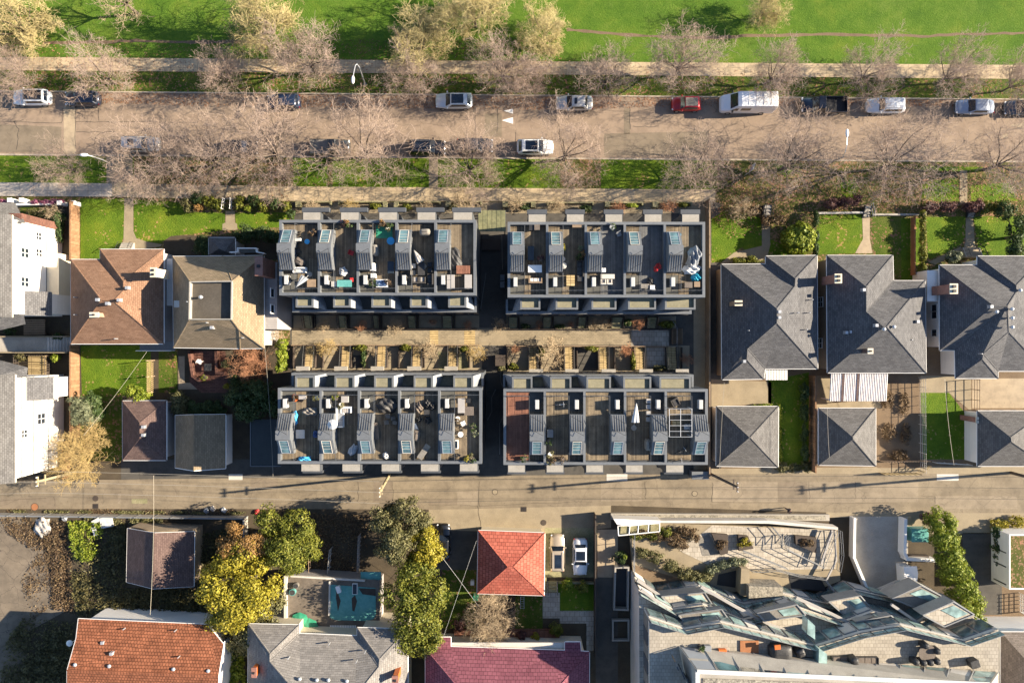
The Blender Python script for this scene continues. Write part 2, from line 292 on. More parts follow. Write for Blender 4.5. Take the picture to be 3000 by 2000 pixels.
class MB:
    def __init__(s): s.v = []; s.f = []; s.m = []
    def add(s, vs_, fs, m=0):
        o = len(s.v); s.v += [_p3(a) for a in vs_]
        for f in fs: s.f.append(tuple(i + o for i in f)); s.m.append(m)
        return s
    def box(s, c, d, rz=0.0, m=0, top=1.0):
        """box centred in x,y at c, standing on c.z, sizes d, its top scaled by `top`"""
        hx, hy = d[0] / 2, d[1] / 2; cs, sn = math.cos(rz), math.sin(rz); vv = []
        for z, k in ((0, 1.0), (d[2], top)):
            for x, y in ((-hx, -hy), (hx, -hy), (hx, hy), (-hx, hy)):
                x, y = x * k, y * k
                vv.append((c[0] + x * cs - y * sn, c[1] + x * sn + y * cs, c[2] + z))
        return s.add(vv, [(3, 2, 1, 0), (4, 5, 6, 7), (0, 1, 5, 4), (1, 2, 6, 5), (2, 3, 7, 6), (3, 0, 4, 7)], m)
    def bx(s, x0, x1, y0, y1, z0, z1, m=0):
        return s.box(((x0 + x1) / 2, (y0 + y1) / 2, z0), (abs(x1 - x0), abs(y1 - y0), z1 - z0), 0, m)
    def prism(s, pts, z0, z1, m=0, mt=None, bottom=True):
        n_ = len(pts); a = sum(pts[i][0] * pts[(i + 1) % n_][1] - pts[(i + 1) % n_][0] * pts[i][1] for i in range(n_))
        if a < 0: pts = pts[::-1]
        vv = [(p[0], p[1], z0) for p in pts] + [(p[0], p[1], z1) for p in pts]
        s.add(vv, [(i, (i + 1) % n_, (i + 1) % n_ + n_, i + n_) for i in range(n_)], m)
        s.add(vv[n_:], [tuple(range(n_))], m if mt is None else mt)
        if bottom: s.add(vv[:n_], [tuple(range(n_))[::-1]], m)
        return s
    def flat(s, pts, z, m=0):
        n_ = len(pts); a = sum(pts[i][0] * pts[(i + 1) % n_][1] - pts[(i + 1) % n_][0] * pts[i][1] for i in range(n_))
        if a < 0: pts = pts[::-1]
        return s.add([(p[0], p[1], z) for p in pts], [tuple(range(n_))], m)
    def tube(s, p, q, r0, r1=None, k=6, m=0, cap=True):
        r1 = r0 if r1 is None else r1
        p, q = Vector(p), Vector(q); d = q - p
        if d.length < 1e-6: return s
        d.normalize(); u = d.orthogonal().normalized(); w = d.cross(u)
        vv = []
        for c, r in ((p, r0), (q, r1)):
            for i in range(k):
                a = 2 * math.pi * i / k; vv.append(c + u * (r * math.cos(a)) + w * (r * math.sin(a)))
        fs = [(i, (i + 1) % k, (i + 1) % k + k, i + k) for i in range(k)]
        if cap: fs += [tuple(range(k))[::-1], tuple(range(k, 2 * k))]
        return s.add(vv, fs, m)
    def path(s, pts, r, k=5, m=0):
        for a, b in zip(pts, pts[1:]): s.tube(a, b, r, r, k, m)
        return s
    def cyl(s, c, r, h, k=12, m=0, r1=None):
        return s.tube(c, (c[0], c[1], c[2] + h), r, r if r1 is None else r1, k, m)
    def ell(s, c, r, nu=12, nv=7, m=0, z0=-1.0, jit=0.0):
        vv = []; fs = []
        t0 = math.asin(max(-1, min(1, z0)))
        for j in range(nv + 1):
            t = t0 + (math.pi / 2 - t0) * j / nv
            for i in range(nu):
                a = 2 * math.pi * i / nu; g = 1 + (rnd.uniform(-jit, jit) if jit else 0)
                vv.append((c[0] + r[0] * math.cos(t) * math.cos(a) * g, c[1] + r[1] * math.cos(t) * math.sin(a) * g, c[2] + r[2] * math.sin(t) * g))
        for j in range(nv):
            for i in range(nu):
                fs.append((j * nu + i, j * nu + (i + 1) % nu, (j + 1) * nu + (i + 1) % nu, (j + 1) * nu + i))
        return s.add(vv, fs, m)
    def build(s, name, mats, parent=None, label=None, cat=None, group=None, kind=None, smooth=False, bevel=0.0, tri=False, loc=None):
        me = bpy.data.meshes.new(name)
        off = (0, 0, 0)
        if parent is not None: off = ORG.get(parent.name, (0, 0, 0))
        elif loc is not None: off = loc
        me.from_pydata([(a[0] - off[0], a[1] - off[1], a[2] - off[2]) for a in s.v], [], s.f)
        if not isinstance(mats, (list, tuple)): mats = [mats]
        for q in mats: me.materials.append(M[q] if isinstance(q, str) else q)
        if len(mats) > 1: me.polygons.foreach_set('material_index', s.m)
        if tri:
            b = bmesh.new(); b.from_mesh(me); bmesh.ops.triangulate(b, faces=b.faces[:]); b.to_mesh(me); b.free()
        uvs(me)
        if smooth: me.polygons.foreach_set('use_smooth', [True] * len(me.polygons))
        me.update()
        o = bpy.data.objects.new(name, me); col.objects.link(o)
        ORG[o.name] = off
        if parent is not None: o.parent = parent
        elif loc is not None: o.location = loc
        if bevel:
            bm_ = o.modifiers.new('bevel', 'BEVEL'); bm_.width = bevel; bm_.segments = 2; bm_.limit_method = 'ANGLE'
        tag(o, label, cat, group, kind); return o

def uvs(me):
    npoly = len(me.polygons); nl = len(me.loops)
    if not npoly: return
    lay = me.uv_layers.new(name='UVMap')
    co = np.empty(len(me.vertices) * 3, np.float32); me.vertices.foreach_get('co', co); co = co.reshape(-1, 3)
    li = np.empty(nl, np.int32); me.loops.foreach_get('vertex_index', li)
    nr = np.empty(npoly * 3, np.float32); me.polygons.foreach_get('normal', nr); nr = nr.reshape(-1, 3)
    tot = np.empty(npoly, np.int32); me.polygons.foreach_get('loop_total', tot)
    nl_ = np.repeat(nr, tot, axis=0)
    u = np.stack([-nl_[:, 1], nl_[:, 0], np.zeros(nl)], 1); ln = np.linalg.norm(u, axis=1)
    fl = ln < 0.05
    u[fl] = (1, 0, 0); ln[fl] = 1; u /= ln[:, None]
    v = np.cross(nl_, u); v[fl] = (0, 1, 0)
    p = co[li]
    lay.data.foreach_set('uv', np.stack([(p * u).sum(1), (p * v).sum(1)], 1).astype(np.float32).ravel())

def tag(o, label=None, cat=None, group=None, kind=None):
    if label: o['label'] = label
    if cat: o['category'] = cat
    if group: o['group'] = group
    if kind: o['kind'] = kind
    return o

def thing(name, label, cat, loc=(0, 0, 0), group=None):
    o = bpy.data.objects.new(name, None); col.objects.link(o); o.empty_display_size = 0.3
    o.location = loc; ORG[o.name] = tuple(loc)
    return tag(o, label, cat, group)

def proto(name, label, cat, group=None):
    o = thing(name, label, cat, (0, 0, 0), group); ORG[o.name] = (0, 0, 0); return o

def place(o, loc, rz=0.0, s=1.0):
    o.location = loc; o.rotation_euler = (0, 0, rz); o.scale = (s, s, s); return o

def dup(o, parent=None):
    c = o.copy(); col.objects.link(c)
    if parent is not None: c.parent = parent
    ORG[c.name] = ORG.get(o.name, (0, 0, 0))
    for ch in list(o.children): dup(ch, c)
    return c

def arrays(name, V, F, mats, parent=None, mi=None, smooth=False, **kw):
    """mesh from numpy arrays of equal sized faces"""
    me = bpy.data.meshes.new(name); k = F.shape[1]
    off = np.array(ORG.get(parent.name, (0, 0, 0)) if parent is not None else (0, 0, 0))
    me.vertices.add(len(V)); me.vertices.foreach_set('co', (V - off).astype(np.float32).ravel())
    me.loops.add(F.size); me.loops.foreach_set('vertex_index', F.astype(np.int32).ravel())
    me.polygons.add(len(F)); me.polygons.foreach_set('loop_start', np.arange(0, F.size, k, dtype=np.int32))
    for q in (mats if isinstance(mats, (list, tuple)) else [mats]): me.materials.append(M[q])
    me.update(calc_edges=True)
    if smooth: me.polygons.foreach_set('use_smooth', [True] * len(F))
    o = bpy.data.objects.new(name, me); col.objects.link(o); ORG[o.name] = tuple(off)
    if parent is not None: o.parent = parent
    tag(o, **kw); return o
# ---------------------------------------------------------------- vegetation
def segs_mesh(name, segs, mat, parent, k=3):
    S = np.array([(*a, *b, r0, r1) for a, b, r0, r1 in segs], np.float64)
    P, Q, r0, r1 = S[:, :3], S[:, 3:6], S[:, 6], S[:, 7]
    d = Q - P; d /= np.maximum(1e-6, np.linalg.norm(d, axis=1))[:, None]
    h = np.where(np.abs(d[:, 2:3]) < 0.9, np.array([[0, 0, 1.0]]), np.array([[1.0, 0, 0]]))
    u = np.cross(d, h); u /= np.linalg.norm(u, axis=1)[:, None]; w = np.cross(d, u)
    V = np.empty((len(S), 2 * k, 3))
    for i in range(k):
        a = 2 * math.pi * i / k; o = u * math.cos(a) + w * math.sin(a)
        V[:, i] = P + o * r0[:, None]; V[:, k + i] = Q + o * r1[:, None]
    F = np.array([(i, (i + 1) % k, (i + 1) % k + k, i + k) for i in range(k)])
    F = (F[None] + (np.arange(len(S)) * 2 * k)[:, None, None]).reshape(-1, 4)
    return arrays(name, V.reshape(-1, 3), F, mat, parent)

def grow_tree(seed, h, rad, th, limbs=7, nch=(7, 7, 4), r=0.13, up=0.12, spread=(25, 70), tw=0.015, lean=0.0, jit=0.26, decay=(0.55, 0.5, 0.5)):
    q = random.Random(seed); trunk = []; crown = []
    def rv(): return Vector((q.gauss(0, 1), q.gauss(0, 1), q.gauss(0, 1)))
    def grow(p, d, L, r_, lev):
        ns = 4 if lev == 0 else 3 if lev == 1 else 2
        c = nch[lev] if lev < len(nch) else 0
        nodes = []
        for i in range(ns):
            d = (d + rv() * jit * (0.7 if lev < 1 else 1.25) + Vector((0, 0, up))).normalized()
            e = p + d * (L / ns)
            if e.z < 0.5: e.z = 0.5
            ra, rb = r_ * (1 - 0.75 * i / ns), r_ * (1 - 0.75 * (i + 1) / ns)
            (trunk if lev == 0 else crown).append((tuple(p), tuple(e), max(tw, ra), max(tw * 0.8, rb)))
            nodes.append((p.copy(), e.copy(), d.copy(), rb)); p = e
        for j in range(c):
            f = (0.25 + 0.75 * (j + q.random()) / c) * ns; i = min(ns - 1, int(f)); a, b, dd, rb = nodes[i]
            pt = a.lerp(b, f - i)
            side = rv(); side = (side - dd * side.dot(dd)).normalized()
            ang = R(q.uniform(32, 78))
            nd = (dd * math.cos(ang) + side * math.sin(ang)).normalized()
            grow(pt, nd, L * decay[min(lev, 2)] * q.uniform(0.75, 1.3) * (1.15 - 0.35 * f / ns), max(tw, rb * 0.6), lev + 1)
    base = Vector((0, 0, -0.1)); top = Vector((q.uniform(-.1, .1), q.uniform(-.1, .1), th))
    trunk.append((tuple(base), tuple(top), r * 1.35, r))
    for i in range(limbs):
        az = 2 * math.pi * (i + q.uniform(-.3, .3)) / limbs; el = R(q.uniform(*spread))
        d = Vector((math.cos(az) * math.cos(el), math.sin(az) * math.cos(el), math.sin(el)))
        L = (rad * 0.72 / max(0.45, math.cos(el))) ; L = min(L, (h - th) * 0.85 / max(0.4, math.sin(el)))
        grow(top.copy(), d, L * q.uniform(.85, 1.1), r * 0.6, 0)
    return trunk, crown

def bare_proto(name, seed, h, rad, th, mat, label, cat='tree', **kw):
    o = proto(name, label, cat)
    t, c = grow_tree(seed, h, rad, th, **kw)
    if t: segs_mesh('trunk', t, 'trunk' if name.endswith('tree') else mat, o, 6)
    segs_mesh('crown' if name.endswith('tree') else 'twigs', c, mat, o, 3)
    return o

def leaf_cloud(seed, clumps, n, size, sub=22, spread=0.38, flat=0.0, asp=0.55):
    """clumps: (cx,cy,cz,rx,ry,rz) - returns V,F of leaf sized quads massed in clumps with gaps between"""
    g = np.random.default_rng(seed); vol = np.array([c[3] * c[4] + c[3] * c[5] for c in clumps]); vol = vol / vol.sum()
    PP = []; NN = []
    for c, w_ in zip(clumps, vol):
        k = max(60, int(n * w_)); ctr = np.array(c[:3]); rr = np.array(c[3:6])
        s = g.normal(size=(sub, 3)); s /= np.linalg.norm(s, axis=1)[:, None]; s[:, 2] = np.where(s[:, 2] < -0.5, -s[:, 2], s[:, 2])
        s *= g.uniform(0.5, 0.82, (sub, 1))
        idx = g.integers(0, sub, k); dv = g.normal(size=(k, 3)); dv /= np.linalg.norm(dv, axis=1)[:, None]
        q = s[idx] + dv * (spread * g.uniform(0.55, 1.0, (k, 1)) * g.uniform(.7, 1.25, (sub, 1))[idx])
        PP.append(ctr + q * rr); NN.append(dv * 0.9 + q * 0.4)
    P = np.concatenate(PP); N = np.concatenate(NN) + g.normal(size=(len(P), 3)) * 0.45
    P[:, 2] = np.maximum(P[:, 2], 0.06)
    N /= np.linalg.norm(N, axis=1)[:, None]
    h = g.normal(size=P.shape); u = np.cross(N, h); u /= np.linalg.norm(u, axis=1)[:, None]; w = np.cross(N, u)
    s = size * g.uniform(0.6, 1.35, (len(P), 1)); u = u * s; w = w * s * asp
    V = np.stack([P - u, P - w * 1.0, P + u, P + w], 1).reshape(-1, 3)
    F = np.arange(len(P) * 4).reshape(-1, 4)
    return V, F

def leafy(name, label, cat, px, py, z, clumps, n, size, mat, trunk=None, group=None, part='crown', seed=None, base=None, **kw):
    """clumps in metres round the point seen at (px,py), z high; the plant stands on the ground below that point"""
    x, y, _ = W(px, py, z)
    o = thing(name, label, cat, (x, y, 0), group)
    V, F = leaf_cloud(seed if seed is not None else int(px * 7 + py), [(x + c[0], y + c[1], c[2], c[3], c[4], c[5]) for c in clumps], n, size, **kw)
    arrays(part, V, F, mat, o)
    if trunk:
        b = MB(); t = trunk
        b.tube((x, y, -0.1), (x + .1, y, t * 0.6), 0.22, 0.15, 8); b.tube((x + .1, y, t * .6), (x, y + .1, t), .15, .05, 8)
        for i, c in enumerate(clumps[:6]): b.tube((x + .1, y, t * .45), (x + c[0] * .8, y + c[1] * .8, c[2] + c[5] * .2), .1, .03, 5)
        b.build('trunk', 'trunk', o)
    return o

def patch_leaves(name, poly, n, size, mat, z0=0.03, z1=0.3, seed=3, label=None, kind='stuff', cat=None, lump=0.6):
    """low leaf carpet over a ground polygon given in photo pixels"""
    g = np.random.default_rng(seed); p = np.array([W2(*a) for a in poly]); lo, hi = p.min(0), p.max(0)
    Q = []
    cx = g.uniform(lo, hi, (max(12, int((hi[0] - lo[0]) * (hi[1] - lo[1]) / 2.0)), 2))
    tot = 0
    while tot < n:
        a = g.uniform(lo, hi, (n * 2, 2)) if lump <= 0 else cx[g.integers(0, len(cx), n * 2)] + g.normal(size=(n * 2, 2)) * lump
        ins = np.zeros(len(a), bool); j = len(p) - 1
        for i in range(len(p)):
            c = ((p[i, 1] > a[:, 1]) != (p[j, 1] > a[:, 1])) & (a[:, 0] < (p[j, 0] - p[i, 0]) * (a[:, 1] - p[i, 1]) / (p[j, 1] - p[i, 1] + 1e-12) + p[i, 0])
            ins ^= c; j = i
        Q.append(a[ins]); tot += int(ins.sum())
        if len(Q) > 60: break
    a = np.concatenate(Q)[:n]
    hgt = z0 + (z1 - z0) * g.uniform(0, 1, len(a)) * (0.35 + 0.65 * np.abs(np.sin(a[:, 0] * 1.7) * np.cos(a[:, 1] * 2.1)))
    P = np.column_stack([a, hgt]); N = g.normal(size=P.shape) * (0.15 if z1 < .1 else 0.6); N[:, 2] = 1; N /= np.linalg.norm(N, axis=1)[:, None]
    h = g.normal(size=P.shape); u = np.cross(N, h); u /= np.linalg.norm(u, axis=1)[:, None]; w = np.cross(N, u)
    s = size * g.uniform(.6, 1.4, (len(P), 1)); u = u * s; w = w * s * .6
    V = np.stack([P - u, P - w, P + u, P + w], 1).reshape(-1, 3)
    return arrays(name, V, np.arange(len(P) * 4).reshape(-1, 4), mat, None, label=label, kind=kind, cat=cat)

# ---------------------------------------------------------------- cars
def car(label, px, py, rz, paint, L=4.5, wd_=1.82, hgt=1.5, kind='suv', roof=None, rails=False, sunroof=None, zc=0.8, group='cars parked along the street', name='parked_car', cat='car'):
    x, y, _ = W(px, py, zc); o = proto(name, label, cat, group); w = wd_ / 2
    pm = m_noise('paint', tuple(c * .96 for c in paint), tuple(min(1, c * 1.04) for c in paint), 3, .7, .28, 0, .25 if max(paint) < .7 else 0, .5, .7)
    nose = {'sedan': .80, 'suv': .92, 'hatch': .88}.get(kind, .88); tailz = {'sedan': .96, 'suv': 1.0, 'hatch': .98}.get(kind, .98); belt = {'sedan': .94, 'suv': 1.04, 'hatch': .98}.get(kind, 1.0)
    st = [(-.5, .52, tailz * .70), (-.494, .68, tailz * .80), (-.475, .82, tailz * .92), (-.44, .91, tailz * .985), (-.37, .97, tailz), (-.22, 1.0, belt), (.05, 1.0, belt), (.20, .995, belt * .98),
          (.30, .975, nose * 1.04), (.38, .94, nose * .99), (.435, .87, nose * .93), (.468, .76, nose * .86), (.49, .60, nose * .76), (.5, .38, nose * .66)]
    b = MB(); vv = []; k = 9
    for t, f, z in st:
        W_ = w * f; X = t * L
        vv += [(X, -W_ * .9, .24), (X, -W_, .5), (X, -W_ * .99, z - .16), (X, -W_ * .9, z - .03), (X, 0, z + .035), (X, W_ * .9, z - .03), (X, W_ * .99, z - .16), (X, W_, .5), (X, W_ * .9, .24)]
    fs = []
    for i in range(len(st) - 1):
        for j in range(k - 1): fs.append((i * k + j, i * k + j + 1, (i + 1) * k + j + 1, (i + 1) * k + j))
        fs.append((i * k + k - 1, i * k, (i + 1) * k, (i + 1) * k + k - 1))
    fs += [tuple(range(k))[::-1], tuple(range((len(st) - 1) * k, len(st) * k))]
    b.add(vv, fs)
    body = b.build('body', pm, o, smooth=True)
    # cabin: base rectangle -> roof rectangle
    xb, xf, xr, xw = {'sedan': (-.36, .21, -.20, .05), 'suv': (-.475, .20, -.40, .08), 'hatch': (-.46, .21, -.35, .07), 'coupe': (-.47, .22, -.27, .06)}.get(kind, (-.46, .2, -.36, .07))
    zb, zt = belt - .06, hgt; wb, wt = w * .93, w * .74
    A = [(xb * L, -wb, zb), (xf * L, -wb, zb), (xf * L, wb, zb), (xb * L, wb, zb)]
    mid = [(((xb * .45 + xr * .55)) * L, -wt * 1.05, zt - .07), ((xf * .2 + xw * .8) * L, -wt * 1.05, zt - .07), ((xf * .2 + xw * .8) * L, wt * 1.05, zt - .07), ((xb * .45 + xr * .55) * L, wt * 1.05, zt - .07)]
    T = [(xr * L, -wt * .9, zt), (xw * L, -wt * .9, zt), (xw * L, wt * .9, zt), (xr * L, wt * .9, zt)]
    c = MB(); c.add(A + mid + T, [(0, 1, 5, 4), (1, 2, 6, 5), (2, 3, 7, 6), (3, 0, 4, 7), (4, 5, 9, 8), (5, 6, 10, 9), (6, 7, 11, 10), (7, 4, 8, 11), (8, 9, 10, 11)])
    c.build('cabin', pm, o, bevel=.11, smooth=True)
    def pane(nm, q, i0=.07, i1=.10, top=.08, bot=.1, parent=o, mat='car_glass', lift=.03):
        p = [Vector(a) for a in q]; nr = (p[1] - p[0]).cross(p[3] - p[0]).normalized()
        def at(s, t): return (p[0].lerp(p[1], s)).lerp(p[3].lerp(p[2], s), t) + nr * lift
        e = MB(); e.add([at(i0, bot), at(1 - i1, bot), at(1 - i1, 1 - top), at(i0, 1 - top)], [(0, 1, 2, 3)])
        for a, d in ((0, 1), (1, 2), (2, 3), (3, 0)):
            va, vb = Vector(e.v[a]), Vector(e.v[d]); e.add([va, vb, vb - nr * lift, va - nr * lift], [(0, 3, 2, 1)])
        return e.build(nm, mat, parent)
    pane('windscreen', [A[1], A[2], mid[2], mid[1]], .06, .06, .0, .06)
    pane('rear_window', [A[3], A[0], mid[0], mid[3]], .10, .10, .06, .2)
    pane('side_window', [A[0], A[1], mid[1], mid[0]], .13, .12, .06, .22)
    pane('side_window', [A[2], A[3], mid[3], mid[2]], .12, .13, .06, .22)
    if roof:
        pane('glass_roof' if roof == 'car_glass' else 'roof_panel', [T[0], T[1], T[2], T[3]], .02, .0, .05, .05, mat=roof, lift=.018)
    if sunroof:
        s0, s1 = sunroof; pane('sunroof', [T[0], T[1], T[2], T[3]], s0, 1 - s1, .18, .18, lift=.018)
    if rails:
        for s in (-1, 1):
            e = MB(); e.path([(xr * L, s * wt * .86, zt + .02), (xr * L * .9, s * wt * .86, zt + .07), (xw * L * .8, s * wt * .86, zt + .07), (xw * L, s * wt * .86, zt + .01)], .022); e.build('roof_rail', 'steel', o)
    for s in (-1, 1):
        e = MB(); e.box((xf * L * .80, s * (w + .06), zb + .02), (.16, .2, .14)); e.build('wing_mirror', pm, o, bevel=.03)
        e = MB(); e.box((L * .452, s * w * .70, nose * .70), (.2, .34, .1), rz=-s * .75); e.build('headlight', 'lamp_glass', o, bevel=.02)
        e = MB(); e.box((-L * .474, s * w * .74, tailz * .74), (.09, .3, .13), rz=s * .6); e.build('tail_light', 'tail_red', o, bevel=.02)
        for xx in (.31, -.30):
            e = MB(); e.tube((xx * L, s * (w - .2), .33), (xx * L, s * (w + .01), .33), .33, .33, 18); wl = e.build('wheel', 'rubber', o)
            e = MB(); e.tube((xx * L, s * (w - .02), .33), (xx * L, s * (w + .02), .33), .21, .19, 12); e.build('rim', 'rim', wl)
    place(o, (x, y, 0.006), rz); return o

def pickup(label, px, py, rz, paint, L=5.6, wd_=1.95, name='pickup_truck', bed='black', cover=None):
    x, y, _ = W(px, py, 1.0); o = proto(name, label, 'pickup truck', 'cars parked along the street'); w = wd_ / 2
    pm = m_noise('paint', tuple(c * .95 for c in paint), tuple(c * 1.05 for c in paint), 3, .7, .28, 0, .2, .5, .7)
    b = MB()
    st = [(.0, 1.0, 1.1), (.27, 1.0, 1.1), (.36, .99, 1.12), (.44, .96, 1.08), (.485, .86, .98), (.5, .72, .8)]
    vv = []; k = 7
    for t, f, z in st:
        q = w * f; vv += [(t * L, -q * .92, .35), (t * L, -q, .6), (t * L, -q * .95, z - .08), (t * L, 0, z + .03), (t * L, q * .95, z - .08), (t * L, q, .6), (t * L, q * .92, .35)]
    fs = []
    for i in range(len(st) - 1):
        fs += [(i * k + j, i * k + (j + 1) % k, (i + 1) * k + (j + 1) % k, (i + 1) * k + j) for j in range(k)]
    fs += [tuple(range(k))[::-1], tuple(range((len(st) - 1) * k, len(st) * k))]
    b.add(vv, fs); b.build('body', pm, o, smooth=True)
    e = MB()
    e.bx(-.5 * L, -.0 * L, -w, w, .4, .62); e.bx(-.5 * L, -.0 * L, -w, -w + .1, .62, 1.15); e.bx(-.5 * L, -.0 * L, w - .1, w, .62, 1.15); e.bx(-.5 * L, -.5 * L + .08, -w + .1, w - .1, .62, 1.15)
    e.build('cargo_bed', pm, o, bevel=.03)
    e = MB(); e.bx(-.485 * L, -.005 * L, -w + .1, w - .1, .62, .68 if not cover else 1.12); e.build('bed_liner' if not cover else 'bed_cover', cover or bed, o)
    A = [(-.01 * L, -w * .95, 1.05), (.27 * L, -w * .95, 1.05), (.27 * L, w * .95, 1.05), (-.01 * L, w * .95, 1.05)]
    T = [(.015 * L, -w * .76, 1.82), (.17 * L, -w * .76, 1.82), (.17 * L, w * .76, 1.82), (.015 * L, w * .76, 1.82)]
    c = MB(); c.add(A + T, [(0, 1, 5, 4), (1, 2, 6, 5), (2, 3, 7, 6), (3, 0, 4, 7), (4, 5, 6, 7)]); c.build('cabin', pm, o, bevel=.06)
    def pane(nm, q, ins=.08):
        p = [Vector(a) for a in q]; nr = (p[1] - p[0]).cross(p[3] - p[0]).normalized()
        def at(s, t): return (p[0].lerp(p[1], s)).lerp(p[3].lerp(p[2], s), t) + nr * .025
        e = MB(); e.add([at(ins, .12), at(1 - ins, .12), at(1 - ins, .92), at(ins, .92)], [(0, 1, 2, 3)]); e.build(nm, 'car_glass', o)
    pane('windscreen', [A[1], A[2], T[2], T[1]]); pane('rear_window', [A[3], A[0], T[0], T[3]], .15)
    pane('side_window', [A[0], A[1], T[1], T[0]], .1); pane('side_window', [A[2], A[3], T[3], T[2]], .1)
    for s in (-1, 1):
        e = MB(); e.box((.245 * L, s * (w + .12), 1.12), (.16, .24, .2)); e.build('wing_mirror', 'black', o, bevel=.03)
        e = MB(); e.box((.478 * L, s * w * .72, .8), (.16, .34, .16)); e.build('headlight', 'lamp_glass', o, bevel=.02)
        e = MB(); e.box((-.497 * L, s * w * .88, .8), (.08, .16, .3)); e.build('tail_light', 'tail_red', o, bevel=.02)
        for xx in (.31, -.30):
            e = MB(); e.tube((xx * L, s * (w - .24), .39), (xx * L, s * (w + .02), .39), .39, .39, 18); wl = e.build('wheel', 'rubber', o)
            e = MB(); e.tube((xx * L, s * (w - .02), .39), (xx * L, s * (w + .03), .39), .24, .22, 12); e.build('rim', 'rim', wl)
    place(o, (x, y, 0.006), rz); return o

def van(label, px, py, rz):
    x, y, _ = W(px, py, 1.8); o = proto('panel_van', label, 'van', 'cars parked along the street'); L, w = 6.6, 1.02
    b = MB(); prof = [(-3.3, .45, 2.5), (-3.22, .4, 2.68), (-2.9, .4, 2.74), (1.2, .4, 2.74), (1.55, .4, 2.62), (2.25, .4, 1.55), (2.95, .4, 1.25), (3.2, .42, 1.05), (3.3, .5, .75)]
    wf = [.95, .98, 1, 1, 1, 1, .96, .86, .7]; vv = []; k = 9
    for (X, z0, z1), f in zip(prof, wf):
        q = w * f; tt = .88 if z1 > 2 else .94
        vv += [(X, -q, z0), (X, -q, z0 + (z1 - z0) * .45), (X, -q * (tt + .06), z1 - .25 * (z1 > 2) - .08), (X, -q * tt, z1 - .04), (X, 0, z1 + .03), (X, q * tt, z1 - .04), (X, q * (tt + .06), z1 - .25 * (z1 > 2) - .08), (X, q, z0 + (z1 - z0) * .45), (X, q, z0)]
    fs = []
    for i in range(len(prof) - 1):
        fs += [(i * k + j, i * k + (j + 1) % k, (i + 1) * k + (j + 1) % k, (i + 1) * k + j) for j in range(k)]
    fs += [tuple(range(k))[::-1], tuple(range((len(prof) - 1) * k, len(prof) * k))]
    b.add(vv, fs); b.build('body', m_plain('white_van_paint', (.74, .75, .77), .3, 0, .5, .6, .03), o)
    e = MB(); e.add([(2.22, -.86, 1.66), (2.22, .86, 1.66), (1.62, .78, 2.58), (1.62, -.78, 2.58)], [(0, 1, 2, 3)]); e.build('windscreen', 'car_glass', o)
    for s in (-1, 1):
        e = MB(); e.add([(1.3, s * 1.03, 1.35), (2.1, s * 1.03, 1.35), (1.7, s * .985, 2.05), (1.3, s * .985, 2.05)], [(0, 1, 2, 3)]); e.build('side_window', 'car_glass', o)
        e = MB(); e.add([(-.2, s * 1.03, 1.45), (1.0, s * 1.03, 1.45), (1.0, s * .985, 2.1), (-.2, s * .985, 2.1)], [(0, 1, 2, 3)]); e.build('side_window', 'car_glass', o)
        e = MB(); e.box((1.95, s * 1.18, 1.35), (.18, .24, .36)); e.build('wing_mirror', 'black', o, bevel=.03)
        e = MB(); e.box((3.1, s * .66, .85), (.25, .3, .28)); e.build('headlight', 'lamp_glass', o, bevel=.03)
        e = MB(); e.box((-3.3, s * .88, 1.0), (.07, .15, .6)); e.build('tail_light', 'tail_red', o)
        for xx in (2.2, -1.9):
            e = MB(); e.tube((xx, s * .8, .36), (xx, s * 1.04, .36), .36, .36, 18); wl = e.build('wheel', 'rubber', o)
            e = MB(); e.tube((xx, s * 1.0, .36), (xx, s * 1.05, .36), .22, .2, 12); e.build('rim', 'rim', wl)
    e = MB(); [e.box((X, 0, 2.765), (.09, 1.5, .02)) for X in (-2.4, -1.5, -.6, .3)]; e.build('roof_rib', 'white', o)
    place(o, (x, y, .006), rz); return o

# ---------------------------------------------------------------- houses
def inset(poly, d):
    n_ = len(poly); a = sum(poly[i][0] * poly[(i + 1) % n_][1] - poly[(i + 1) % n_][0] * poly[i][1] for i in range(n_))
    if a < 0: poly = poly[::-1]
    out = []
    for i in range(n_):
        p0, p1, p2 = Vector(poly[i - 1][:2]), Vector(poly[i][:2]), Vector(poly[(i + 1) % n_][:2])
        d1, d2 = (p1 - p0).normalized(), (p2 - p1).normalized(); n1, n2 = Vector((-d1.y, d1.x)), Vector((-d2.y, d2.x))
        den = 1 + n1.dot(n2); q = p1 + (n1 + n2) * (d / max(.3, den)); out.append((q.x, q.y))
    return out

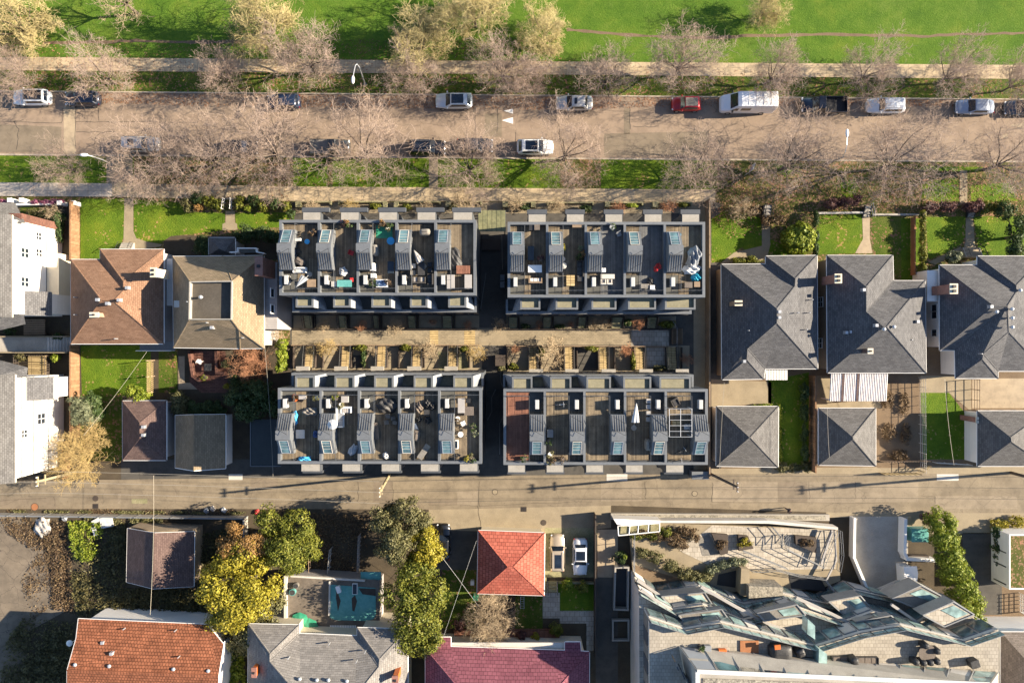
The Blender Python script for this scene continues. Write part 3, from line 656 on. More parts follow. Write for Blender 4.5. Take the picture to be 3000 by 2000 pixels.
def roof_on(root, V, faces, mat, gut='white', th=0.16, gutter=True, caps=True, capmat=None):
    """V: (px,py,z) photo points at their real heights"""
    P = [W(*a) for a in V]; b = MB()
    b.add(P, faces); cnt = {}
    for f in faces:
        for i in range(len(f)):
            e = (f[i], f[(i + 1) % len(f)]); kk = tuple(sorted(e)); cnt.setdefault(kk, []).append(e)
    edge = [v[0] for v in cnt.values() if len(v) == 1]; inner = [k for k, v in cnt.items() if len(v) > 1]
    ro = b.build('roof', mat, root, tri=True)
    g = MB()
    for i, j in edge:
        a, c = P[i], P[j]; g.add([a, c, (c[0], c[1], c[2] - th), (a[0], a[1], a[2] - th)], [(3, 2, 1, 0)])
    g.add([(p[0], p[1], p[2] - th) for p in P], [tuple(f)[::-1] for f in faces])
    g.build('soffit', gut, ro, tri=True)
    if gutter:
        g = MB()
        for i, j in edge:
            if abs(P[i][2] - P[j][2]) < .25: g.tube((P[i][0], P[i][1], P[i][2] - .05), (P[j][0], P[j][1], P[j][2] - .05), .06, .06, 5)
            else: g.tube((P[i][0], P[i][1], P[i][2] - .04), (P[j][0], P[j][1], P[j][2] - .04), .05, .05, 4)
        g.build('gutter', gut, ro)
    if caps and inner:
        g = MB()
        for i, j in inner: g.tube((P[i][0], P[i][1], P[i][2] - .03), (P[j][0], P[j][1], P[j][2] - .03), .085, .085, 6)
        g.build('ridge_cap', capmat or mat, ro)
    return ro

def walls_on(root, eave, z, mat, ins=0.45, z0=0.0):
    """eave outline in photo pixels at height z"""
    b = MB(); poly = inset([W2(p[0], p[1], z) for p in eave], ins); b.prism(poly, z0, z - .02)
    return b.build('wall', mat, root), poly

def window_at(root, wallpart, px, py, wall_x, w, h, face=1, frame='white', glass='dark_glass', mull=True):
    """a window on a wall facing +x/-x at world x=wall_x, seen at (px,py): height follows from the view ray"""
    z = CAM_H - (wall_x / ((px - 1500) * .0005)); y = (1000 - py) * .0005 * (CAM_H - z)
    f = MB(); t = .09
    for (a, b_, c, d) in ((-w / 2 - t, -w / 2, -h / 2 - t, h / 2 + t), (w / 2, w / 2 + t, -h / 2 - t, h / 2 + t), (-w / 2, w / 2, h / 2, h / 2 + t), (-w / 2, w / 2, -h / 2 - t, -h / 2)):
        f.bx(wall_x, wall_x + face * .09, y + a, y + b_, z + c, z + d)
    if mull:
        f.bx(wall_x, wall_x + face * .06, y - .03, y + .03, z - h / 2, z + h / 2); f.bx(wall_x, wall_x + face * .06, y - w / 2, y - .03, z - .03, z + .03); f.bx(wall_x, wall_x + face * .06, y + .03, y + w / 2, z - .03, z + .03)
    wn = f.build('window', frame, root)
    g = MB(); g.bx(wall_x - face * .02, wall_x + face * .025, y - w / 2, y + w / 2, z - h / 2, z + h / 2); g.build('pane', glass, wn)
    return wn

def window_y(root, x, y, z, w, h, face=-1, frame='white', glass='dark_glass'):
    f = MB(); t = .08
    for (a, b_, c, d) in ((-w / 2 - t, -w / 2, -t - h / 2, h / 2 + t), (w / 2, w / 2 + t, -t - h / 2, h / 2 + t), (-w / 2, w / 2, h / 2, h / 2 + t), (-w / 2, w / 2, -h / 2 - t, -h / 2), (-.03, .03, -h / 2, h / 2)):
        f.bx(x + a, x + b_, y, y + face * .08, z + c, z + d)
    wn = f.build('window', frame, root); g = MB(); g.bx(x - w / 2, x + w / 2, y - face * .02, y + face * .025, z - h / 2, z + h / 2); g.build('pane', glass, wn); return wn

def chimney(root, px, py, ztop, h, sx, sy, mat='red_brick', cap='cream', flues=2):
    x, y, _ = W(px, py, ztop); b = MB(); b.bx(x - sx / 2, x + sx / 2, y - sy / 2, y + sy / 2, ztop - h, ztop); c = b.build('chimney', mat, root)
    b = MB(); b.bx(x - sx / 2 - .07, x + sx / 2 + .07, y - sy / 2 - .07, y + sy / 2 + .07, ztop, ztop + .12); b.build('cap', cap, c)
    n_ = flues
    for i in range(n_):
        u = (i + .5) / n_ - .5
        q = (x + u * sx, y) if sx >= sy else (x, y + u * sy)
        MB().box((q[0], q[1], ztop + .12), (min(sx, sy) * .45,) * 2 + (.18,)).build('flue', 'black', c)
    return c

def vents(root, pts, mat='steel'):
    for px, py, zz, kind in pts:
        x, y, _ = W(px, py, zz); b = MB()
        if kind == 'b': b.box((x, y, zz - .35), (.38, .38, .55), top=.85)
        elif kind == 'r': b.cyl((x, y, zz - .35), .12, .35, 10); b.ell((x, y, zz), (.22, .22, .2), 12, 5, z0=0)
        else: b.cyl((x, y, zz - .35), .06, .7, 8)
        b.build({'b': 'roof_vent', 'r': 'roof_ventilator'}.get(kind, 'vent_pipe'), mat, root)

def fence(name, label, pts, h, mat='wood', th=0.07, post=2.2, group=None, cat='fence', cap=True, postmat=None):
    P = [W2(*a) for a in pts]; o = thing(name, label, cat, (P[0][0], P[0][1], 0), group)
    b = MB(); q = MB(); c = MB()
    for a, d in zip(P, P[1:]):
        va, vb = Vector(a), Vector(d); L = (vb - va).length
        if L < .05: continue
        ang = math.atan2(vb.y - va.y, vb.x - va.x); m_ = (va + vb) / 2
        b.box((m_.x, m_.y, .04), (L, th, h - .04), ang)
        if cap: c.box((m_.x, m_.y, h), (L, th + .09, .05), ang)
        n_ = max(1, int(round(L / post)))
        for i in range(n_ + 1):
            p = va.lerp(vb, i / n_); MB().box((p.x, p.y, 0), (.12, .12, h + .12), ang).build('post', postmat or mat, o)
    b.build('panel', mat, o)
    if cap: c.build('rail', postmat or mat, o)
    return o

def wall_thing(name, label, pts, h, mat, th=0.22, cat='wall', group=None, close=False, z0=0.0):
    P = [W2(*a) for a in pts]; b = MB()
    if close: P = P + [P[0]]
    for i, (a, d) in enumerate(zip(P, P[1:])):
        va, vb = Vector(a), Vector(d); L = (vb - va).length + (th if i % 2 == 0 else -th + .006); ang = math.atan2(vb.y - va.y, vb.x - va.x); m_ = (va + vb) / 2
        b.box((m_.x, m_.y, z0 - .05), (max(.05, L), th, h + .05 + (0.003 if i % 2 else 0)), ang)
    return b.build(name, mat, None, label, cat, group, loc=(P[0][0], P[0][1], z0))
# ---------------------------------------------------------------- setting
def G(name, pts, z, mat, kind='structure', **kw):
    return MB().flat([W2(*p) for p in pts], z).build(name, mat, None, kind=kind, tri=True, **kw)
def GR(name, x0, y0, x1, y1, z, mat): return G(name, [(x0, y0), (x1, y0), (x1, y1), (x0, y1)], z, mat)

MB().flat([(-1500, -1500), (1500, -1500), (1500, 1500), (-1500, 1500)], 0).build('ground', 'soil', None, kind='structure')
# raised park side: verge, sidewalk, park
b = MB(); b.prism([W2(-2500, 248), W2(5500, 313), W2(5500, -3000), W2(-2500, -3000)], 0.0, .12); b.build('park_ground', 'verge_grass', None, kind='structure')
G('park_lawn', [(-2500, 147), (0, 167), (1500, 180), (3000, 192), (5500, 210), (5500, -3000), (-2500, -3000)], .124, 'park_grass')
G('park_sidewalk', [(-2500, 148), (0, 168), (1500, 181), (3000, 192), (5500, 213), (5500, 253), (3000, 233), (1500, 219), (0, 207), (-2500, 187)], .132, 'sidewalk')
# worn tracks in the park grass
def track(name, pts, w, z, mat, seed=1):
    q = random.Random(seed); up = []; dn = []
    for (x0, y0), (x1, y1) in zip(pts, pts[1:]):
        k = max(2, int(abs(x1 - x0) / 22))
        for i in range(k):
            x, y = x0 + (x1 - x0) * i / k, y0 + (y1 - y0) * i / k
            up.append((x, y - w * q.uniform(.25, .75))); dn.append((x, y + w * q.uniform(.25, .75)))
    return G(name, up + dn[::-1], z, mat)
track('worn_track', [(130, 128), (260, 126), (400, 121), (560, 126), (680, 124), (800, 125)], 9, .128, 'bare_earth')
track('worn_track', [(1660, 88), (1760, 98), (1880, 107), (2080, 113), (2200, 106), (2420, 103), (2720, 108), (2800, 101), (3150, 98)], 8, .128, 'bare_earth', 2)
# street
G('street', [(-2500, 247), (0, 268), (1500, 280), (3000, 292), (5500, 312), (5500, 492), (3000, 473), (1500, 464), (0, 452), (-2500, 431)], .008, 'asphalt')
GR('street_patch', 187, 309, 222, 452, .012, 'pale_patch')
G('street_patch', [(1420, 333), (1470, 333), (1470, 402), (1420, 400)], .012, 'patch_asphalt')
G('street_patch', [(1770, 392), (2075, 385), (2075, 455), (1770, 457)], .012, 'patch_asphalt')
G('street_patch', [(1828, 318), (1846, 318), (1846, 392), (1828, 392)], .012, 'patch_asphalt')
G('street_patch', [(0, 365), (180, 372), (180, 448), (0, 446)], .012, 'patch_asphalt')
for tri_ in ([(1470, 353), (1503, 344), (1503, 363)], [(1475, 325), (1503, 319), (1503, 334)], [(2920, 401), (2952, 393), (2954, 407)], [(2958, 367), (3003, 358), (3003, 378)]):
    G('street_marking', tri_, .017, 'white' if tri_[0][0] < 2000 else 'pale_patch')
def crack(pts, w=.045, z=.020, mat='black', name='street_crack'):
    q = random.Random(int(pts[0][0])); b = MB(); P = []
    for a, c in zip(pts, pts[1:]):
        for i in range(7):
            f = i / 7; P.append((a[0] + (c[0] - a[0]) * f + q.uniform(-2, 2), a[1] + (c[1] - a[1]) * f + q.uniform(-2, 2)))
    P = [W2(*p) for p in P]
    for a, c in zip(P, P[1:]):
        d = Vector((c[0] - a[0], c[1] - a[1])); L = d.length
        if L > .01: b.flat([(a[0] - d.y / L * w / 2, a[1] + d.x / L * w / 2), (a[0] + d.y / L * w / 2, a[1] - d.x / L * w / 2), (c[0] + d.y / L * w / 2, c[1] - d.x / L * w / 2), (c[0] - d.y / L * w / 2, c[1] + d.x / L * w / 2)], z)
    return b
cb = MB()
for pts in ([(0, 357), (180, 361), (186, 309)], [(222, 309), (222, 450)], [(222, 358), (420, 357), (580, 360), (582, 300)], [(48, 440), (55, 380), (40, 355), (75, 352)], [(290, 355), (288, 310)], [(222, 388), (360, 386)], [(1393, 335), (1393, 400)], [(1458, 320), (1458, 400)], [(1845, 310), (1845, 390)], [(1855, 370), (1935, 371)], [(2076, 385), (2074, 440)], [(1510, 388), (1515, 440)], [(275, 440), (280, 400), (320, 380)]):
    k_ = crack(pts); cb.add(k_.v, k_.f)
cb.build('street_crack', 'black', None, kind='structure')
def strip(name, pts, w, z0, z1, mat):
    b = MB(); P = [W2(*p) for p in pts]
    for a, c in zip(P, P[1:]):
        ang = math.atan2(c[1] - a[1], c[0] - a[0]); L = math.hypot(c[0] - a[0], c[1] - a[1]); b.box(((a[0] + c[0]) / 2, (a[1] + c[1]) / 2, z0), (L, w, z1 - z0), ang)
    return b.build(name, mat, None, kind='structure')
strip('kerb', [(-2500, 247.5), (5500, 312.5)], .16, 0, .136, 'kerb')
strip('kerb', [(-2500, 433), (0, 453.5), (3000, 474.5), (5500, 494)], .2, 0, .136, 'kerb')
# raised south verge
b = MB(); b.prism([W2(-2500, 435), W2(0, 455), W2(3000, 476), W2(5500, 496), W2(5500, 640), W2(3000, 610), W2(2100, 592), W2(860, 592), W2(310, 578), W2(-2500, 560)], 0, .11); b.build('verge', 'leafy_grass', None, kind='structure')
G('verge_lawn', [(-2500, 437), (0, 457), (870, 463), (2100, 470), (2100, 556), (870, 548), (0, 536), (-2500, 518)], .116, 'lawn_grass')
G('sidewalk', [(-2500, 517), (0, 535), (330, 538), (330, 577), (0, 575), (-2500, 556)], .124, 'sidewalk_grey')
G('sidewalk', [(330, 538), (870, 547), (2095, 556), (2095, 592), (870, 590), (330, 577)], .122, 'sidewalk')
G('path', [(314, 457), (390, 458), (390, 538), (314, 538)], .124, 'path')
G('path', [(1257, 465), (1283, 465), (1283, 552), (1257, 552)], .124, 'path')
GR('path', 960, 463, 975, 549, .123, 'leafy_grass')
G('verge_earth', [(395, 458), (860, 462), (860, 548), (395, 540)], .120, 'leafy_grass')
G('verge_earth', [(1640, 467), (1760, 468), (1760, 554), (1640, 552)], .120, 'leafy_grass')
# left front gardens
G('garden_ground', [(205, 577), (880, 577), (880, 1000), (205, 1000)], .006, 'leafy_grass')
G('lawn', [(236, 582), (364, 582), (364, 690), (355, 715), (330, 745), (300, 757), (236, 757)], .012, 'lawn_grass')
G('lawn', [(392, 585), (520, 592), (560, 622), (659, 624), (659, 668), (650, 676), (500, 692), (470, 712), (430, 712), (400, 700), (392, 680)], .012, 'lawn_grass')
G('lawn', [(690, 624), (862, 622), (862, 664), (700, 672), (690, 660)], .012, 'lawn_grass')
G('path', [(365, 580), (391, 580), (391, 678), (400, 698), (430, 708), (475, 716), (470, 722), (398, 732), (350, 730), (362, 705)], .018, 'path')
G('path', [(661, 618), (688, 618), (688, 652), (695, 656), (695, 674), (652, 674), (652, 656), (661, 652)], .018, 'path')
GR('garden_ground', 480, 690, 860, 760, .010, 'soil')
# left back gardens
GR('garden_ground', 233, 1000, 870, 1400, .006, 'soil')
G('lawn', [(236, 1012), (442, 1012), (442, 1150), (400, 1160), (240, 1155)], .012, 'lawn_grass')
G('lawn', [(236, 1155), (358, 1155), (358, 1350), (236, 1350)], .010, 'verge_grass')
GR('lawn', 465, 1020, 520, 1150, .010, 'verge_grass')
GR('path', 523, 1043, 541, 1140, .02, 'pale_patch'); GR('path', 541, 1121, 580, 1140, .02, 'pale_patch')
G('brick_patio', [(556, 1028), (660, 1028), (668, 1080), (665, 1150), (590, 1150), (556, 1120)], .024, 'patio_brick')
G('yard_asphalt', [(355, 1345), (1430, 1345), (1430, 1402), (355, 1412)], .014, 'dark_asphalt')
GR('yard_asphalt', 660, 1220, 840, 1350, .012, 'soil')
# far left plots
GR('garden_ground', -600, 577, 233, 1420, .005, 'soil')
GR('lawn', 60, 605, 165, 660, .010, 'verge_grass')
GR('path', -20, 575, 205, 590, .014, 'leafy_grass')
# townhouse ground
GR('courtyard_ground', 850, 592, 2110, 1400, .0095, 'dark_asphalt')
G('courtyard_path', [(855, 962), (1862, 962), (1862, 1010), (855, 1010)], .014, 'court')
G('courtyard_path', [(1850, 966), (1960, 966), (1960, 1014), (1850, 1014)], .020, 'paver')
GR('garden_paving', 860, 924, 1980, 961, .013, 'path'); GR('garden_paving', 858, 1012, 2020, 1092, .013, 'path'); GR('courtyard_path', 2032, 592, 2066, 1395, .016, 'path')
GR('courtyard_path', 865, 580, 2035, 625, .012, 'path')
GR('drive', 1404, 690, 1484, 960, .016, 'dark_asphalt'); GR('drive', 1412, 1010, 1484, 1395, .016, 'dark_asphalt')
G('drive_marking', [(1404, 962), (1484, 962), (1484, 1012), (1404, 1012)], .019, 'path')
for x0, x1 in ((1259, 1284), (1360, 1392)):
    GR('courtyard_steps', x0, 968, x1, 1009, .02, 'tread')
# right gardens, front
GR('garden_ground', 2084, 590, 3300, 800, .006, 'leafy_grass'); GR('garden_ground', 2084, 800, 3300, 1400, .0065, 'bare_earth')
G('lawn', [(2084, 640), (2140, 610), (2228, 640), (2232, 680), (2180, 720), (2110, 768), (2084, 770)], .014, 'lawn_grass')
G('lawn', [(2140, 690), (2232, 690), (2350, 740), (2350, 760), (2240, 760), (2180, 730)], .010, 'lawn_grass')
G('lawn', [(2392, 626), (2525, 626), (2528, 720), (2505, 742), (2392, 745)], .012, 'lawn_grass')
G('lawn', [(2552, 634), (2640, 634), (2640, 820), (2560, 800), (2560, 745)], .012, 'verge_grass')
G('lawn', [(2640, 640), (2700, 640), (2700, 820), (2640, 820)], .010, 'lawn_grass')
G('lawn', [(2712, 636), (2828, 634), (2828, 690), (2815, 715), (2780, 738), (2720, 760)], .012, 'lawn_grass')
G('lawn', [(2851, 634), (3060, 634), (3060, 748), (2868, 748), (2862, 700)], .012, 'lawn_grass')
G('path', [(2525, 600), (2548, 600), (2548, 700), (2556, 742), (2505, 742), (2528, 700)], .018, 'pale_patch')
G('path', [(2830, 640), (2850, 640), (2856, 715), (2868, 748), (2815, 748), (2828, 712)], .018, 'path')
G('path', [(2232, 640), (2256, 640), (2256, 720), (2246, 760), (2100, 780), (2150, 740), (2232, 720)], .016, 'path')
G('path', [(2720, 768), (2815, 722), (2818, 735), (2740, 775)], .016, 'path')
G('path', [(2810, 500), (2832, 500), (2832, 600), (2810, 600)], .122, 'path')
for pts in ([(2462, 535), (2500, 528), (2515, 545), (2505, 588), (2478, 590), (2462, 560)], [(2700, 535), (2805, 520), (2808, 588), (2760, 594), (2700, 580)], [(2840, 545), (2960, 535), (2980, 590), (2845, 596)], [(2260, 480), (2340, 485), (2300, 520)], [(2690, 488), (2880, 490), (2870, 505), (2700, 500)]):
    G('verge_lawn', pts, .118, 'lawn_grass')
# right gardens, back
G('path', [(2084, 1110), (2260, 1118), (2260, 1182), (2084, 1190)], .012, 'path')
G('lawn', [(2250, 1115), (2370, 1090), (2370, 1375), (2284, 1375), (2280, 1190), (2250, 1180)], .012, 'lawn_grass')
G('path', [(2392, 1100), (2440, 1100), (2440, 1180), (2580, 1170), (2580, 1195), (2392, 1195)], .014, 'path')
G('garden_soil', [(2570, 1095), (2690, 1095), (2690, 1370), (2570, 1370)], .012, 'bare_earth')
G('path', [(2697, 1100), (2845, 1100), (2845, 1205), (2780, 1150), (2697, 1150)], .014, 'path')
G('lawn', [(2697, 1150), (2780, 1150), (2826, 1208), (2850, 1345), (2705, 1345)], .012, 'lawn_grass')
GR('path', 2848, 1108, 3200, 1195, .013, 'pale_patch')
GR('garden_soil', 2845, 1200, 2870, 1360, .012, 'bare_earth')
G('verge_gravel', [(2084, 1372), (3300, 1360), (3300, 1402), (2084, 1402)], .010, 'path')
# lane
G('lane', [(-2500, 1420), (0, 1408), (700, 1400), (1480, 1392), (2080, 1388), (3000, 1386), (5500, 1380), (5500, 1520), (3000, 1502), (2420, 1500), (1800, 1480), (1270, 1492), (900, 1490), (0, 1490), (-2500, 1500)], .018, 'lane_asphalt')
for (x0, y0, x1, y1, mt) in ((2280, 1411, 2365, 1470, 'patch_asphalt'), (2365, 1411, 2505, 1472, 'lane_pale'), (2088, 1411, 2278, 1470, 'lane_pale'), (1760, 1408, 1880, 1468, 'lane_pale'), (2505, 1411, 2690, 1470, 'lane_pale'), (2740, 1452, 2980, 1490, 'lane_pale'), (386, 1460, 432, 1474, 'mossy_concrete'), (345, 1445, 354, 1474, 'lane_pale'),
                            (1340, 1440, 1400, 1480, 'lane_pale'), (1255, 1462, 1339, 1478, 'patch_asphalt'), (0, 1455, 165, 1488, 'patch_asphalt'), (735, 1402, 815, 1432, 'patch_asphalt'), (1095, 1410, 1150, 1470, 'patch_asphalt')):
    GR('lane_patch', x0, y0, x1, y1, .023, mt)
for x0, y0, x1, y1 in ((670, 1388, 711, 1405), (1777, 1388, 1838, 1408), (2744, 1388, 2808, 1407)):
    GR('lane_marking', x0, y0, x1, y1, .028, 'pale_concrete')
cb = MB()
for pts in ([(160, 1455), (162, 1488)], [(0, 1466), (160, 1456)], [(2088, 1412), (2086, 1470), (2690, 1474)], [(2697, 1452), (2740, 1453), (2738, 1478)], [(1258, 1478), (1400, 1480), (1410, 1550)], [(1405, 1410), (1403, 1480), (1790, 1466)], [(1150, 1410), (1152, 1470), (1240, 1474)], [(1050, 1410), (1048, 1480)], [(1890, 1408), (1892, 1470)], [(2370, 1412), (2372, 1470)], [(2505, 1412), (2506, 1472)]):
    k_ = crack(pts, .035, .030); cb.add(k_.v, k_.f)
cb.build('lane_crack', 'dark_wood', None, kind='structure')
for px, py, r, mt in ((282, 1410, .33, 'black'), (280, 1459, .3, 'dark_wood'), (102, 1484, .42, 'rust'), (1450, 1440, .3, 'path'), (2035, 1445, .3, 'path'), (1592, 1530, .3, 'dark_wood')):
    x, y = W2(px, py); o = thing('manhole_cover', {282: 'dark round manhole cover in the lane beside the hydro pole shadow', 280: 'brown round manhole cover in the middle of the lane above the drain', 102: 'rusty ringed manhole cover at the lane edge near the left side', 1450: 'pale ringed manhole cover in the lane below the terrace gap', 2035: 'tan manhole cover in the lane above the planter strip', 1592: 'small worn manhole cover beside the red garage front'}[px], 'manhole cover', (x, y, 0))
    MB().cyl((x, y, .0), r, .036, 20).build('lid', mt, o); MB().cyl((x, y, 0), r + .07, .030, 20).build('ring', 'dark_wood', o)
for px, py, lb in ((280, 1482, 'square storm drain grate by the weedy lane edge'), (1534, 1491, 'square storm drain grate in the lane before the red garage')):
    x, y = W2(px, py); o = thing('drain_grate', lb, 'drain', (x, y, 0)); b = MB(); [b.box((x + i * .09, y, 0), (.04, .5, .04)) for i in range(-3, 4)]; b.build('bar', 'black', o); MB().box((x, y, 0), (.74, .62, .03)).build('frame', 'dark_wood', o)
# south of the lane
G('yard_ground', [(-2500, 1490), (1270, 1490), (1270, 2600), (-2500, 2600)], .004, 'soil')
G('old_lot', [(-2500, 1512), (60, 1512), (110, 1560), (150, 1700), (190, 1790), (80, 1850), (60, 2600), (-2500, 2600)], .010, 'old_lot')
G('lane_apron', [(1256, 1490), (1400, 1484), (1790, 1470), (1790, 1545), (1600, 1560), (1400, 1555), (1256, 1550)], .014, 'path')
GR('drive', 1268, 1545, 1400, 1668, .010, 'dark_asphalt')
G('drive', [(1596, 1545), (1750, 1545), (1745, 1690), (1596, 1690)], .018, 'mossy_concrete')
G('yard_lawn', [(1296, 1668), (1395, 1668), (1395, 1840), (1290, 1840)], .008, 'verge_grass')
GR('yard_lawn', 1510, 1745, 1590, 1850, .010, 'verge_grass')
GR('yard_lawn', 1635, 1705, 1742, 1790, .012, 'lawn_grass')
GR('path', 1590, 1735, 1640, 1810, .014, 'paver'); GR('path', 1640, 1788, 1745, 1825, .016, 'paver'); GR('path', 1718, 1825, 1745, 1905, .014, 'paver')
GR('path', 1750, 1550, 1810, 1690, .016, 'pale_patch'); GR('path', 1745, 1690, 1810, 2600, .012, 'dark_asphalt')
GR('yard_ground', 1240, 1830, 1750, 1910, .006, 'soil')
G('drive', [(2490, 1512), (2660, 1512), (2660, 1730), (2600, 1760), (2540, 1745), (2492, 1640)], .022, 'concrete')
G('lane_apron', [(2420, 1498), (3300, 1500), (3300, 1562), (2660, 1562), (2660, 1515), (2420, 1515)], .012, 'path')
GR('yard_ground', 2660, 1530, 2830, 1900, .008, 'soil')
GR('drive', 2820, 1560, 2935, 1800, .012, 'dark_asphalt')
GR('garden_ground', 2945, 1560, 3300, 1720, .010, 'verge_grass')
GR('yard_ground', 2600, 1700, 3300, 2300, .006, 'bare_earth')
# loose leaves
patch_leaves('fallen_leaves', [(250, 272), (1250, 280), (2400, 290), (2990, 296), (2990, 312), (2000, 312), (1600, 322), (1250, 318), (600, 312), (250, 300)], 5200, .09, 'leaf_fallen', .02, .05, 5, lump=1.6)
patch_leaves('fallen_leaves', [(0, 130), (240, 120), (820, 130), (1560, 140), (1750, 190), (3000, 240), (3000, 285), (1400, 280), (700, 265), (0, 262)], 5200, .08, 'leaf_fallen', .14, .17, 6, lump=2.2)
patch_leaves('fallen_leaves', [(2086, 520), (2380, 500), (3000, 500), (3000, 620), (2500, 620), (2380, 680), (2300, 640), (2220, 680), (2140, 700), (2086, 640)], 4200, .08, 'leaf_fallen', .13, .16, 7, lump=1.2)
patch_leaves('fallen_leaves', [(400, 460), (860, 465), (860, 600), (400, 600)], 1500, .08, 'leaf_fallen', .13, .16, 8, lump=1.2)
patch_leaves('fallen_leaves', [(20, 1490), (900, 1492), (900, 1510), (20, 1512)], 1500, .08, 'leaf_brown', .03, .12, 9, lump=.8)
patch_leaves('fallen_leaves', [(0, 0), (130, 40), (160, 130), (60, 165), (0, 165)], 1200, .08, 'leaf_fallen', .14, .16, 10, lump=1.2)
patch_leaves('fallen_leaves', [(660, 90), (900, 110), (1200, 120), (1640, 110), (1640, 165), (700, 160)], 2200, .08, 'leaf_brown', .14, .16, 12, lump=1.5)
# ---------------------------------------------------------------- houses
def house(name, label, px, py, cat='house'):
    x, y = W2(px, py); return thing(name, label, cat, (x, y, 0))

# three grey hip-roofed houses on the right
h = house('detached_house', 'grey shingled hip-roofed house beside the tan path with a striped porch awning behind', 2250, 930)
V = [(2113, 774, 3.4), (2243, 773, 3.4), (2243, 750, 3.4), (2394, 748, 3.4), (2396, 1080, 3.4), (2242, 1080, 3.4), (2238, 1110, 3.4), (2115, 1112, 3.4),
     (2276, 904, 6.84), (2276, 946, 6.84), (2330, 816, 5.32), (2328, 840, 5.32), (2190, 1021, 5.08), (2188, 1053, 4.76)]
roof_on(h, V, [(0, 8, 9, 12, 13, 7), (0, 1, 11, 8), (1, 2, 10, 11), (2, 3, 10), (3, 4, 9, 8, 11, 10), (4, 5, 12, 9), (5, 6, 13, 12), (6, 7, 13)], 'blue_shingle')
walls_on(h, [V[i] for i in (0, 1, 2, 3, 4, 5, 6, 7)], 3.4, 'tan_wall', .4)
chimney(h, 2163, 888, 5.96, 2.8, .75, .5, 'tan_wall', 'cream', 4)
vents(h, [(2283, 913, 7.1, 'b'), (2283, 930, 7.1, 'b'), (2192, 968, 5.41, 'p'), (2337, 916, 5.83, 'p'), (2370, 916, 4.66, 'p'), (2378, 878, 4.46, 'p'), (2362, 965, 4.88, 'p'), (2180, 1058, 5.09, 'b')])
x0, y0 = W2(2243, 1083, 2.9); x1, y1 = W2(2308, 1113, 2.9)
b = MB()
for i in range(14):
    xx = x0 + (x1 - x0) * (i + .5) / 14; b.box((xx, (y0 + y1) / 2, 2.8), ((x1 - x0) / 14 * .6, abs(y1 - y0), .06))
b.build('porch_slat', 'white', h); MB().bx(x0, x1, y1, y0, 2.7, 2.79).build('porch_roof', 'taupe_shingle', h)

h = house('detached_house', 'grey shingled house with two chimneys and a white corrugated patio cover behind', 2570, 920)
V = [(2422, 748, 3.4), (2616, 748, 3.4), (2618, 822, 3.4), (2711, 822, 3.4), (2714, 1092, 3.4), (2424, 1092, 3.4), (2538, 840, 6.04), (2538, 914, 6.04), (2588, 957, 7.08), (2598, 957, 7.08)]
roof_on(h, V, [(0, 6, 7, 8, 5), (0, 1, 6), (1, 2, 7, 6), (2, 3, 9, 8, 7), (3, 4, 9), (4, 5, 8, 9)], 'blue_shingle')
_, wp = walls_on(h, [V[i] for i in range(6)], 3.4, 'tan_wall', .4)
wx = min(p[0] for p in wp)
for px, py in ((2404, 885), (2402, 1005)): window_at(h, None, px, py, wx, 1.1, 1.3, -1)
chimney(h, 2455, 816, 6.52, 3.4, .7, .95, 'red_brick', 'cream', 2)
chimney(h, 2549, 1028, 6.6, 2.2, .5, .5, 'dim_brown_shingle', 'cream', 1)
vents(h, [(2530, 849, 6.46, 'b'), (2567, 953, 6.99, 'b'), (2619, 957, 6.89, 'r'), (2590, 964, 7.3, 'r'), (2479, 974, 4.88, 'b'), (2492, 972, 4.88, 'b'), (2688, 942, 4.66, 'b'), (2669, 995, 4.66, 'p')])
x0, y0 = W2(2433, 1094, 2.9); x1, y1 = W2(2598, 1175, 2.7)
b = MB(); nn = 34
for i in range(nn):
    a = x0 + (x1 - x0) * i / nn; c = x0 + (x1 - x0) * (i + 1) / nn; m_ = (a + c) / 2; dz = .06
    b.add([(a, y0, 2.95), (m_, y0, 2.95 + dz), (m_, y1, 2.6 + dz), (a, y1, 2.6)], [(3, 2, 1, 0)]); b.add([(m_, y0, 2.95 + dz), (c, y0, 2.95), (c, y1, 2.6), (m_, y1, 2.6 + dz)], [(3, 2, 1, 0)])
b.build('patio_cover', m_noise('corrugated', (.42, .38, .36), (.72, .68, .66), 3, 1.2, .6, .1), h)
b = MB(); [b.bx(x0 + (x1 - x0) * f - .05, x0 + (x1 - x0) * f + .05, y1, y0, 2.985, 3.03) for f in ()]
for f in (.22, .48): b.add([(x0 + (x1 - x0) * f - .12, y0, 3.03), (x0 + (x1 - x0) * f + .12, y0, 3.03), (x0 + (x1 - x0) * f + .12, y1, 2.68), (x0 + (x1 - x0) * f - .12, y1, 2.68)], [(3, 2, 1, 0)])
b.build('cover_seam', 'dim_brown_shingle', h)
[MB().bx(x - .06, x + .06, y1 + .1, y1 + .22, 0, 2.6).build('porch_post', 'white', h) for x in (x0 + .2, (x0 + x1) / 2, x1 - .2)]

